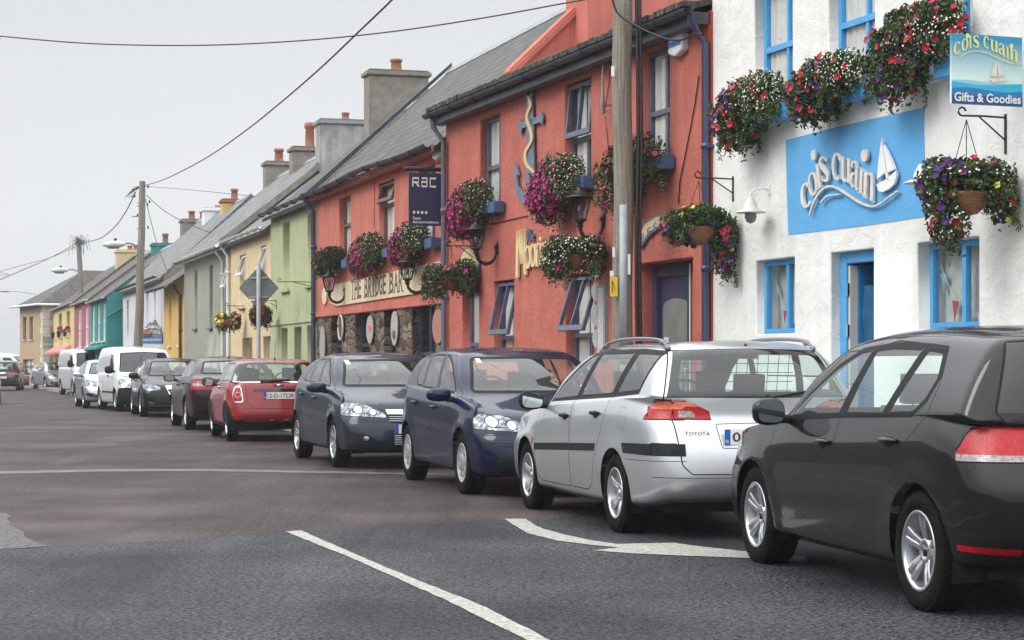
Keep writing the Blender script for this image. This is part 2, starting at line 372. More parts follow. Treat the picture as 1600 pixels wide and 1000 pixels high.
def halfmesh(S, nu, nv):
    G = np.array(cage(S)); G = pchip(G, nv); G = np.transpose(pchip(np.transpose(G, (1, 0, 2)), nu), (1, 0, 2))
    fa, ra, r = S['fa'], S['fa']+S['wb'], S['r']; fl = .7*S.get('flare', .02)
    for c in (fa, ra):
        D = np.hypot(G[..., 0]-c, G[..., 2]-r); k = (np.abs(G[..., 1]) > .6*S['w']) & (G[..., 2] < .95)
        G[..., 1] += np.where(k, fl*np.exp(-((D-r-.05)/.07)**2), 0)
    bm = bmesh.new(); V = [[bm.verts.new(p) for p in row] for row in G]
    for i in range(len(V)-1):
        for j in range(len(V[0])-1):
            q = [V[i][j], V[i][j+1], V[i+1][j+1], V[i+1][j]]
            if (q[0].co-q[1].co).length + (q[3].co-q[2].co).length < 1e-4: continue
            bm.faces.new(q)
    bmesh.ops.remove_doubles(bm, verts=bm.verts, dist=2e-4)
    bm.normal_update()
    t = [f for f in bm.faces if f.calc_center_median().y > .9*S['w']]
    if sum(f.normal.y for f in t) < 0: bmesh.ops.reverse_faces(bm, faces=bm.faces)
    bm.normal_update(); return bm

AX = {'s': (0, 2), 'f': (1, 2), 'r': (1, 2), 't': (0, 1)}
def okface(f, view, S):
    n = f.normal; c = f.calc_center_median()
    h = math.hypot(n.x, n.y)+1e-6
    if view == 's': return n.y > .28*h and n.y > .2
    if view == 'f': return n.x < -.28*h and c.x < S['L']*.5 and abs(n.z) < .985
    if view == 'r': return n.x > .28*h and c.x > S['L']*.5 and abs(n.z) < .97
    return n.z > .3
def inpoly(x, y, P):
    r = False; n = len(P)
    for i in range(n):
        x1, y1 = P[i]; x2, y2 = P[i-1]
        if (y1 > y) != (y2 > y) and x < (x2-x1)*(y-y1)/(y2-y1)+x1: r = not r
    return r
def inset(P, d):
    n = len(P); A = sum(P[i-1][0]*P[i][1]-P[i][0]*P[i-1][1] for i in range(n)); s = 1 if A > 0 else -1; out = []
    for i in range(n):
        a, b, c = Vector(P[i-1]), Vector(P[i]), Vector(P[(i+1) % n]); e1 = (b-a).normalized(); e2 = (c-b).normalized()
        n1 = Vector((-e1.y, e1.x))*s; n2 = Vector((-e2.y, e2.x))*s; m = n1+n2
        if m.length < .2: m = n1
        m = m.normalized(); k = d/max(.35, m.dot(n1)); out.append(tuple(b+m*k))
    return out
def rnd(P, r, n=3):
    """round the corners of a polygon"""
    out = []; k = len(P)
    for i in range(k):
        a, b, c = Vector(P[i-1]), Vector(P[i]), Vector(P[(i+1) % k]); la, lc = (a-b).length, (c-b).length; q = min(r, la*.45, lc*.45)
        p0, p1 = b+(a-b).normalized()*q, b+(c-b).normalized()*q
        for j in range(n+1): t = j/n; out.append(tuple(p0*(1-t)**2 + b*2*t*(1-t) + p1*t*t))
    return out
def circ(cx, cy, r, n=16, ry=None): return [(cx+r*math.cos(2*PI*i/n), cy+(ry or r)*math.sin(2*PI*i/n)) for i in range(n)]
def cut(bm, lay, S, view, P, code, only=None):
    ax, ay = AX[view]; x0, x1 = min(p[0] for p in P), max(p[0] for p in P); y0, y1 = min(p[1] for p in P), max(p[1] for p in P)
    cand = set()
    for f in bm.faces:
        xs = [v.co[ax] for v in f.verts]; ys = [v.co[ay] for v in f.verts]
        if max(xs) >= x0 and min(xs) <= x1 and max(ys) >= y0 and min(ys) <= y1 and okface(f, view, S): cand.add(f)
    n = len(P)
    for i in range(n):
        a, b = P[i-1], P[i]; dx, dy = b[0]-a[0], b[1]-a[1]
        if math.hypot(dx, dy) < 1e-5: continue
        sx0, sx1, sy0, sy1 = min(a[0], b[0]), max(a[0], b[0]), min(a[1], b[1]), max(a[1], b[1]); sub = []
        for f in cand:
            if not f.is_valid: continue
            xs = [v.co[ax] for v in f.verts]; ys = [v.co[ay] for v in f.verts]
            if max(xs) < sx0-1e-4 or min(xs) > sx1+1e-4 or max(ys) < sy0-1e-4 or min(ys) > sy1+1e-4: continue
            sd = [(v.co[ax]-a[0])*dy-(v.co[ay]-a[1])*dx for v in f.verts]
            if min(sd) < -1e-7 and max(sd) > 1e-7: sub.append(f)
        if not sub: continue
        no = [0, 0, 0]; no[ax] = dy; no[ay] = -dx; co = [0, 0, 0]; co[ax] = a[0]; co[ay] = a[1]
        g = set(sub)
        for f in sub: g.update(f.edges); g.update(f.verts)
        r = bmesh.ops.bisect_plane(bm, geom=list(g), plane_co=co, plane_no=no, dist=1e-6)
        for q in r['geom']:
            if isinstance(q, bmesh.types.BMFace): cand.add(q)
    for f in cand:
        if not f.is_valid: continue
        c = f.calc_center_median()
        if (only is None or f[lay] in only) and inpoly(c[ax], c[ay], P): f[lay] = code

def text_mesh(s, size=1., bold=0., ext=0., space=1.):
    cu = bpy.data.curves.new('lettering', 'FONT'); cu.body = s; cu.size = size; cu.offset = bold; cu.extrude = ext; cu.align_x = 'CENTER'; cu.align_y = 'CENTER'; cu.space_character = space; cu.resolution_u = 3
    o = bpy.data.objects.new('lettering', cu); COL.objects.link(o)
    bpy.context.view_layer.update()
    me = bpy.data.meshes.new_from_object(o.evaluated_get(bpy.context.evaluated_depsgraph_get()))
    bpy.data.objects.remove(o); bpy.data.curves.remove(cu); return me
def add_text(mb, s, fn, mi=0, bold=0.0, space=1.):
    """text normalised to the box [0,1]x[0,1], mapped by fn(a, b) -> 3D"""
    me = text_mesh(s, 1., bold, 0, space); X = [v.co.x for v in me.vertices]; Y = [v.co.y for v in me.vertices]
    x0, x1, y0, y1 = min(X), max(X), min(Y), max(Y)
    for p in me.polygons: mb.face([fn((me.vertices[i].co.x-x0)/(x1-x0), (me.vertices[i].co.y-y0)/(y1-y0)) for i in p.vertices], mi)
    bpy.data.meshes.remove(me)

WHEELS = {}
def wheel_proto(r, rim, kind, wid=.2):
    """meshes of one wheel, axle along y, outer face +y"""
    key = (r, rim, kind)
    if key in WHEELS: return WHEELS[key]
    t = MB(); h = wid/2
    prof = [(rim-.012, h-.018), (rim+.006, h-.004), (rim+.018, h), (rim+.035, h+.005), (r-.03, h+.002), (r-.012, h-.012), (r-.003, h-.026), (r, h-.035)]
    for y in (.036, .030, .012, .006): prof += [(r if y in (.036, .012) else r-.007, y)]
    prof += [(r-.007, -.006), (r, -.012), (r, -.03), (r-.007, -.036), (r, -h+.035), (r-.012, -h+.012), (rim+.02, -h), (rim-.01, -h+.02)]
    t.lathe(prof, 'y', seg=48)
    for q in range(60):     # shoulder tread blocks
        mt = Matrix.Rotation(2*PI*q/60, 4, 'Y'); t.box((-.010, h-.034, r-.010), (.008, h-.008, r-.002), 0, mt)
    tm = t.build('tyre', M['rubber']).data
    b = MB()
    b.lathe([(rim-.012, h-.02), (rim, h-.004), (rim-.006, h-.001), (rim-.022, h-.004), (rim-.026, h-.02), (rim-.05, -h+.03)], 'y', seg=48)
    hy = h-.045 if kind[0] != 'cover' else h-.02; ry = h-.010
    n = kind[1]
    def spoke(a0, a1, w0, w1, th=.022, r0=.045, r1=rim-.018, y0=None, y1=None):
        A, B = Vector((math.cos(a0), 0, math.sin(a0))), Vector((math.cos(a1), 0, math.sin(a1)))
        P, Q = A*r0 + Vector((0, hy if y0 is None else y0, 0)), B*r1 + Vector((0, ry if y1 is None else y1, 0)); d = (Q-P).normalized(); s = d.cross(Vector((0, 1, 0))).normalized()
        mid = (P+Q)/2 + Vector((0, .006, 0)); rows = []
        for p, w in ((P, w0), (mid, (w0+w1)/2), (Q, w1)):
            rows.append([p-s*w/2-Vector((0, th, 0)), p-s*w/2-Vector((0, .004, 0)), p-s*w*.28, p+s*w*.28, p+s*w/2-Vector((0, .004, 0)), p+s*w/2-Vector((0, th, 0))])
        b.grid(rows, 0, False)
    for i in range(n):
        a = 2*PI*i/n + PI/2
        if kind[0] == 'pair':      # split double spokes
            for sg in (-1, 1): spoke(a+sg*.24, a+sg*.15, .036, .036, r0=.05)
        elif kind[0] == 'wide':    # wide tapering spokes with a groove
            for sg in (-1, 1): spoke(a+sg*.30, a+sg*.10, .030, .034, r0=.06)
            spoke(a, a, .02, .03, .016, r0=.05)
        elif kind[0] == 'thin': spoke(a, a, .04, .028)
        elif kind[0] == 'cover':   # plastic trim with petals
            spoke(a, a, .05, kind[2], .012, r0=.06, y0=h-.012, y1=h-.012)
    if kind[0] == 'cover': b.lathe([(.10, h-.016), (.085, h-.006), (.03, h-.002), (0, h-.002)], 'y', seg=24); b.lathe([(rim-.02, h-.006), (rim-.05, h-.010), (rim-.055, h-.018)], 'y', seg=40)
    b.lathe([(.075, hy-.02), (.068, hy+.004), (.045, hy+.008), (.036, hy-.004), (.0, hy-.004)], 'y', seg=24)
    for i in range(5):
        q = 2*PI*i/5+.3; b.lathe([(.009, hy+.012), (0, hy+.014)], 'y', (.055*math.cos(q), 0, .055*math.sin(q)), 8)
    bm_ = b.build('rim', M['alloy'] if kind[0] != 'cover' else M['alloy_dull']).data
    c = MB(); c.lathe([(.031, hy-.003), (.030, hy+.010), (.0, hy+.013)], 'y', seg=20)
    cm_ = c.build('hub_cap', M['gloss_black'] if kind[0] == 'pair' else M['alloy_dull']).data
    d = MB(); d.lathe([(rim-.03, -.03), (.155, -.03)], 'y', seg=24, mi=1); d.lathe([(.15, -.0), (.15, .012), (.07, .012), (.07, .03), (0, .03)], 'y', seg=28)
    d.lathe([(rim-.04, -.045), (0, -.045)], 'y', seg=24, mi=1)
    dm = d.build('wheel', [M['brake'], M['blackplastic']]).data
    for o in [o for o in bpy.data.objects if o.data in (tm, bm_, cm_, dm)]: bpy.data.objects.remove(o)
    WHEELS[key] = (dm, tm, bm_, cm_); return WHEELS[key]

def make_car(name, S, front, rear_, heading=None, z=0., **k):
    """front, rear_: photo pixels of the outer contact points of the near wheels (measured), heading dx/dy"""
    if isinstance(front[0], Vector): a, b = front[0], rear_[0]
    else: a, b = ground(*front), ground(*rear_)
    mid = (a+b)/2; d = a-b
    if heading is not None: s = 1 if d.y > 0 else -1; d = Vector((heading*s, s, 0))
    d.normalize(); near = 1 if d.y > 0 else -1        # the near flank is the left (+y) one when it drives away
    left = Vector((-d.y, d.x, 0)); mid = mid - left*near*(S['w']-.01)
    if 'shift' in S: mid += Vector((*S['shift'], 0))
    root = empty(name, (mid.x, mid.y, z), math.atan2(d.y, d.x), **k)
    if not S.get('roots'): S['roots'] = []
    build_car(root, S); return root

def build_car(root, S):
    nu, nv = S.get('res', (6, 5)); bm = halfmesh(S, nu, nv); lay = bm.faces.layers.int.new('code')
    fa, ra, r, w, L = S['fa'], S['fa']+S['wb'], S['r'], S['w'], S['L']; OX = (fa+ra)/2
    X = lambda u: OX-u
    paint = S['paint']; mats = [paint, M['gap'], M['seal'], M['blackplastic']]
    # feature list: name, view, polygon, material, split per side, edge strip width, edge material index, parent
    names = ['body', 'gap', 'seal', 'trim', 'DEL', 'roof2']; info = {}
    for c in (fa, ra): cut(bm, lay, S, 's', circ(c, r, r+S.get('archgap', .045), 28), 4)
    for ft in S['parts']:
        nm, view, P, mat = ft[:4]; opt = ft[4] if len(ft) > 4 else {}
        if opt.get('round'): P = rnd(P, opt['round'])
        code = len(names); names.append(nm); info[code] = (nm, mat, opt)
        g = opt.get('gap', .005)*(1.5 if S.get('bold') and nm in ('front_door', 'rear_door', 'tailgate') else 1)
        if g > 0:
            cut(bm, lay, S, view, P, {'gap': 1, 'seal': 2, 'trim': 3}[opt.get('edge', 'gap')])
            P = inset(P, g)
        cut(bm, lay, S, view, P, code)
    for view, A, B, wd in S.get('seams', []):
        d = Vector((B[0]-A[0], B[1]-A[1])).normalized()*wd/2; nn = Vector((-d.y, d.x))
        cut(bm, lay, S, view, [(A[0]+nn.x, A[1]+nn.y), (B[0]+nn.x, B[1]+nn.y), (B[0]-nn.x, B[1]-nn.y), (A[0]-nn.x, A[1]-nn.y)], 1)
    bm.normal_update()
    bmesh.ops.delete(bm, geom=[f for f in bm.faces if f[lay] == 4], context='FACES')
    for v in bm.verts: v.normal_update()
    bvh = BVHTree.FromBMesh(bm); bm.verts.index_update(); VN = []
    for v in bm.verts:
        n = v.normal.copy()
        if abs(v.co.y) < 1e-4: n.y = 0
        VN.append(n.normalized() if n.length > .01 else Vector((0, 0, 1)))
    groups = {}
    for f in bm.faces: groups.setdefault(f[lay], []).append(f)
    def emit(nm, faces, sides, mlist, parent, codes=None, off=0., label=None):
        vs_, ns_, fs_, ms_ = [], [], [], []
        for sg in sides:
            ix = {}
            for f in faces:
                ids = []
                for v in f.verts:
                    if v.index not in ix:
                        n = VN[v.index]; ix[v.index] = len(vs_); p = v.co + n*off
                        vs_.append((X(p.x), p.y*sg, p.z)); ns_.append((-n.x, n.y*sg, n.z))
                    ids.append(ix[v.index])
                if sg > 0: ids = ids[::-1]
                fs_.append(ids); ms_.append((codes[f[lay]] if codes else 0))
        me = bpy.data.meshes.new(nm); me.from_pydata(vs_, [], fs_)
        for m in mlist: me.materials.append(m)
        me.polygons.foreach_set('material_index', ms_); me.polygons.foreach_set('use_smooth', [True]*len(fs_))
        me.update(); me.normals_split_custom_set_from_vertices(ns_)
        o = link(nm, me, parent)
        if label: o['label'] = label
        return o
    fb = [f for c in (0, 1, 2, 3, 5) for f in groups.get(c, [])]
    body = emit('body', fb, (1, -1), mats, root, {0: 0, 1: 1, 2: 2, 3: 3, 5: 0})
    made = {}
    for code, (nm, mat, opt) in info.items():
        fs = groups.get(code, [])
        if not fs: continue
        mt = paint if mat is None else M[mat]
        for sg in ((1,), (-1,)) if opt.get('split', True) else ((1, -1),):
            par = root
            if opt.get('on'): par = made.get((opt['on'], sg[0])) or root
            o = emit(nm, fs, sg, [mt], par, None, opt.get('off', 0.), opt.get('label'))
            if opt.get('id'): made[(opt['id'], sg[0])] = o
    def side_y(u, z, dflt=None):
        h = bvh.ray_cast(Vector((u, 3, z)), Vector((0, -1, 0))); return h[0].y if h[0] else (dflt or w)
    def end_x(y, z, front):
        h = bvh.ray_cast(Vector((-3 if front else L+3, abs(y), z)), Vector((1 if front else -1, 0, 0))); return h[0].x if h[0] else (0 if front else L)
    def top_z(u, y):
        h = bvh.ray_cast(Vector((u, abs(y), 5)), Vector((0, 0, -1))); return h[0].z if h[0] else 1.4
    S['_q'] = (side_y, end_x, top_z, X)
    # underbody, wheel wells, cabin
    ub = MB(); zb = .2; ub.box((X(L-.35), -w+.22, zb), (X(.30), w-.22, .30)); ub.build('underbody', M['blackplastic'], root)
    for c in (fa, ra):
        for sg in (1, -1):
            ww = MB(); Ra = r+S.get('archgap', .045)+.006; rows = []
            for y in (w-.045, w-.34):
                rows.append([(X(c)+Ra*math.cos(q), sg*y, max(.17, r+Ra*math.sin(q))) for q in [PI*(-.12+1.24*i/18) for i in range(19)]])
            ww.grid(rows); ww.face([(p[0], p[1], p[2]) for p in rows[1]]); ww.build('wheel_arch_liner', M['blackplastic'], root)
    if S.get('seats', True):
        cb = MB(); u0, u1 = S['cowl']+.32, S['rtop']-.05; zb2 = interp(S['belt'], (u0+u1)/2)
        cb.box((X(u1), -w+.16, .30), (X(u0), w-.16, .46)); cb.box((X(u0+.32), -w+.15, .45), (X(u0-.02), w-.15, zb2-.03))
        sh = S.get('shelf')
        if sh: cb.box((X(sh[1]), -w+.17, sh[2]-.03), (X(sh[0]), w-.17, sh[2]))
        cb.build('dashboard', M['interior'], root, bevel=.02)
        for su, hz in ((u0+.95, 1.0), (S['uC']-.02, .98)):
            for sy in (-.36, .36):
                s_ = MB()
                def pad(cu, cz, hu, hy, hz2, tilt=0):
                    mt = Matrix.Translation((X(cu), sy, cz)) @ Matrix.Rotation(tilt, 4, 'Y'); s_.box((-hu, -hy, -hz2), (hu, hy, hz2), 0, mt)
                pad(su-.02, hz-.27, .055, .22, .32, -.22); pad(su+.08, hz+.15, .04, .12, .085, -.1); pad(su-.25, .58, .25, .23, .07, .08)
                for q in (-.05, .05): s_.tube([(X(su+.05), sy+q, hz-.02), (X(su+.08), sy+q, hz+.12)], .006, 6)
                s_.build('car_seat', M['seat'], root, bevel=.035)
        sw = MB(); c0 = Vector((X(u0+.42), -.36, zb2+.0)); ring = []
        for i in range(17): q = 2*PI*i/16; ring.append(c0 + Vector((.07*math.sin(q), .18*math.cos(q), .165*math.sin(q))))
        sw.tube(ring, .013, 6); sw.box((c0.x-.01, c0.y-.16, c0.z-.02), (c0.x+.01, c0.y+.16, c0.z+.02)); sw.build('steering_wheel', M['interior'], root)
    # wheels
    wm = wheel_proto(r, S['rim'], S['wheel'], S.get('tw', .2)); tw = S.get('tw', .2)
    for c in (fa, ra):
        for sg in (1, -1):
            o = link('wheel', wm[0], root); o.location = (X(c), sg*(w-tw/2-.012), r); o.rotation_euler = (0, random.uniform(0, 6), 0 if sg > 0 else PI)
            if c == fa and S.get('steer'): o.rotation_euler = (0, 1.1, (0 if sg > 0 else PI)+S['steer'])
            for n_, m_ in zip(('tyre', 'rim', 'hub_cap'), wm[1:]): link(n_, m_, o)
    # mirrors
    mu, mz = S['mir']
    for sg in (1, -1):
        m_ = MB(); y0 = side_y(mu+.05, mz-.05)-.01; ms = S.get('mirs', (1., 1., 1.)); rows = []
        for q in range(8):      # housing: bulb flattened towards the glass
            t = q/7; rr = [.55, .86, 1., 1.02, .98, .82, .5, .05][q]; xx = [-.045, -.045, -.02, .01, .035, .06, .078, .085][q]
            rows.append([(X(mu)+xx*ms[0], sg*(y0+.155+.115*ms[1]*rr*(abs(math.cos(a))**.7)*(1 if math.cos(a) > 0 else -1)), mz+.078*ms[2]*rr*(abs(math.sin(a))**.75)*(1 if math.sin(a) > 0 else -1)) for a in [2*PI*i/20 for i in range(20)]])
        m_.grid(rows, 0, True, True); m_.face(rows[0], 1); m_.tube([(X(mu)+.02, sg*(y0-.02), mz-.05), (X(mu)+.02, sg*(y0+.08), mz-.045)], .028, 8, 1)
        mo = m_.build('wing_mirror', [paint if S.get('mirpaint', True) else M['blackplastic'], M['blackplastic']], root, recalc=True)
        g_ = MB(); g_.face([(X(mu)-.049*ms[0]-.004, sg*(y0+.155+.095*ms[1]*(abs(math.cos(a))**.6)*(1 if math.cos(a) > 0 else -1)), mz+.062*ms[2]*(abs(math.sin(a))**.6)*(1 if math.sin(a) > 0 else -1)) for a in [2*PI*i/20 for i in range(20)]])
        g_.build('mirror_glass', M['mirror'], mo)
    # door handles
    for hu, hz in S.get('handles', []):
        for sg in (1, -1):
            h = MB(); y0 = side_y(hu, hz)
            h.lathe([(.0, 0), (.03, 0), (.036, -.004)], 'y', (0, 0, 0), 12, 1)
            for i in range(len(h.v)): p = h.v[i]; h.v[i] = (X(hu)+p[0]*1.5, sg*(y0+.006), hz+p[2]*.85-.006)
            pts = []; 
            for i in range(9): t = i/8; pts.append((X(hu)+.11-.22*t, sg*(y0+.004+.03*math.sin(PI*t)**.5), hz+.004))
            h.tube(pts, [.008, .012, .014, .015, .016, .016, .016, .014, .009], 8, 0)
            h.build('door_handle', [S.get('hmat') or paint, M['gap']], made.get(('fd' if hu < OX+.2 else 'rd', sg)) or root, recalc=True)
    bm.free()
    # plates
    for pl in S.get('plates', []):
        end, y, z, txt, tilt = pl[:5]; fr = end == 'f'; x = end_x(max(.0, abs(y)), z, fr); s = -1 if fr else 1
        p = MB(); ww_, hh = .26, .056; xc = X(x) + (.016 if fr else -.016); dx = .010 if fr else -.010
        T = lambda a, b, o: (xc+dx*o*1.0 - (b*tilt*(1 if not fr else -1)), (y + (a if fr else -a)), z+b)
        p.prism([T(-ww_, -hh, 0), T(ww_, -hh, 0), T(ww_, hh, 0), T(-ww_, hh, 0)], (dx*.6, 0, 0), 0)
        p.prism([T(-ww_, -hh, .65), T(-ww_+.045, -hh, .65), T(-ww_+.045, hh, .65), T(-ww_, hh, .65)], (dx*.15, 0, 0), 1)
        if txt:
            x1 = .47/9.*len(txt); add_text(p, txt, lambda a, b: T(-ww_+.062+a*min(.44, x1), -hh*.62+b*hh*1.24, .9), 2, .01)
            add_text(p, 'IRL', lambda a, b: T(-ww_+.008+a*.028, -hh*.75+b*hh*.4, .9), 3)
        p.build('number_plate', [M['plate_white'] if not pl[5:] else M['plate_yellow'], M['plate_blue'], M['ink'], M['plate_white']], root)
# ---------------------------------------------------------------- car shapes (u = metres behind the front bumper, z = height)
def P_(col, **k): return paint_mat('paint_%d_%d_%d' % tuple(int(c*999) for c in col), col, **k)
def hatch_windows(S, fd, rd, q=None, ws=None, rw=None, seal=.022):
    """front door glass, rear door glass, quarter light, windscreen, rear screen"""
    out = []
    if S.get('dlo'): out.append(('window_surround', 's', S['dlo'], 'seal', dict(gap=0)))
    out.append(('side_window', 's', fd, 'carglass', dict(gap=seal, edge='seal', on='fd', round=.02)))
    out.append(('side_window', 's', rd, 'carglass', dict(gap=seal, edge='seal', on='rd', round=.02)))
    if q: out.append(('quarter_window', 's', q, 'carglass', dict(gap=seal, edge='seal', round=.03)))
    out.append(('windscreen', 'f', ws, 'carglass', dict(gap=.03, edge='seal', split=False, round=.06)))
    out.append(('rear_window', 'r', rw[0], 'carglass', dict(gap=rw[1] if len(rw) > 1 else .05, edge='seal', split=False, round=.05)))
    return out

def golf6():
    S = dict(bold=True, L=4.20, w=.893, fa=.88, wb=2.578, r=.316, rim=.215, tw=.215, wheel=('pair', 5), paint=P_((.005, .005, .006), metal=.0, rough=.5, cw=.8),
        nose=[.16, .05, .0, .03, .10, .22], tail=[.22, .09, .01, .0, .05, .12], zf=[.20, .24, .36, .52, .66, .77], zr=[.26, .32, .46, .62, .80, .96],
        belt=[(.1, .76), (.6, .86), (1.2, .925), (1.5, .945), (2.3, .975), (3.2, 1.01), (3.6, 1.03), (4.2, 1.0)], cowl=.98, zcowl=.975, wtop=1.80, zwt=1.405, rtop=4.0, zrt=1.435, rbase=4.09, zrb=1.00,
        gy=.84, ry=.63, uA=1.5, uC=3.15, cant=[(1.8, 1.385), (2.2, 1.435), (2.7, 1.455), (3.2, 1.45), (4.0, 1.41)], crown=[(1.8, 1.42), (2.3, 1.495), (2.8, 1.515), (3.4, 1.505), (4.05, 1.455)],
        mir=(1.45, 1.0), mirs=(1.0, .88, 1.08), handles=[(2.10, .835), (3.08, .878)], shelf=(3.35, 3.98, .97), flare=.022,
        dlo=[(1.36, .95), (1.60, 1.105), (1.95, 1.295), (2.24, 1.39), (2.70, 1.418), (3.20, 1.405), (3.42, 1.385), (3.50, 1.22), (3.44, 1.09), (3.30, 1.01), (2.3, .982), (1.6, .952)])
    S['parts'] = [
        ('front_door', 's', rnd([(1.20, .93), (1.15, .60), (1.22, .33), (1.35, .27), (2.22, .275), (2.26, .32), (2.26, 1.02), (2.52, 1.39), (2.0, 1.37), (1.45, 1.03)], .03), None, dict(id='fd')),
        ('rear_door', 's', rnd([(2.28, 1.0), (2.275, .28), (2.70, .28), (2.84, .34), (2.93, .50), (3.12, .70), (3.28, .86), (3.50, 1.035), (3.52, 1.20), (3.42, 1.39), (2.70, 1.43), (2.54, 1.40)], .03), None, dict(id='rd')),
    ] + hatch_windows(S, [(1.38, .955), (1.62, 1.10), (1.96, 1.28), (2.24, 1.372), (2.43, 1.392), (2.25, .99), (1.6, .968)],
        [(2.335, .995), (2.47, 1.385), (2.70, 1.398), (3.14, 1.388), (2.90, 1.006)],
        [(2.955, 1.01), (3.19, 1.385), (3.40, 1.368), (3.475, 1.22), (3.42, 1.10), (3.30, 1.022)],
        [(-.1, .985), (.70, .985), (.665, 1.10), (.54, 1.37), (-.1, 1.378)], ([(-.1, 1.03), (.62, 1.03), (.66, 1.08), (.57, 1.37), (-.1, 1.385)], .13))
    S['parts'] += [
        ('bonnet', 't', [(.20, -.1), (.22, .40), (.34, .62), (.55, .73), (1.0, .745), (1.10, .70), (.97, .3), (.955, -.1)], None, dict(split=False, gap=.004)),
        ('tailgate', 'r', rnd([(-.1, .60), (.44, .60), (.505, .66), (.56, .80), (.62, .96), (.705, 1.05), (.605, 1.41), (-.1, 1.44)], .03), None, dict(split=False, gap=.006)),
        ('rear_window', 'r', [(-.1, 1.045), (.69, 1.05), (.595, 1.40), (-.1, 1.42)], 'gloss_black', dict(split=False, gap=0)),
        ('rear_window', 'r', rnd([(-.1, 1.075), (.50, 1.075), (.57, 1.12), (.50, 1.36), (-.1, 1.37)], .06), 'carglass', dict(split=False, gap=0)),
        ('tail_light', 'r', rnd([(.872, .80), (.515, .80), (.495, .955), (.56, .985), (.74, .99), (.80, .95)], .03), 'redlens', dict(gap=.006, off=.004)),
        ('tail_light', 'r', [(.36, .815), (.505, .80), (.485, .955), (.36, .94)], 'redlens', dict(gap=.005, off=.004)),
        ('reversing_light', 'r', [(.36, .805), (.509, .805), (.507, .836), (.36, .84)], 'whitelens', dict(gap=0, off=.005)),
        ('reversing_light', 'r', [(.866, .806), (.522, .806), (.520, .836), (.856, .84)], 'whitelens', dict(gap=0, off=.005)),
        ('rear_reflector', 'r', [(.60, .337), (.845, .35), (.85, .388), (.60, .378)], 'redlens', dict(gap=.004, off=.003)),
        ('headlight', 'f', rnd([(.40, .66), (.86, .68), (.84, .78), (.62, .79), (.40, .73)], .02), 'lens', dict(gap=.006, edge='seal')),
        ('front_grille', 'f', [(-.1, .62), (.38, .64), (.38, .70), (-.1, .70)], 'blackplastic', dict(split=False)),
        ('front_grille', 'f', [(-.1, .30), (.55, .31), (.50, .46), (-.1, .46)], 'blackplastic', dict(split=False))]
    S['seams'] = [('r', (0, .44), (.90, .44), .005), ('s', (3.98, .79), (3.83, .60), .005), ]
    S['plates'] = [('f', 0, .50, None, 0)]
    return S

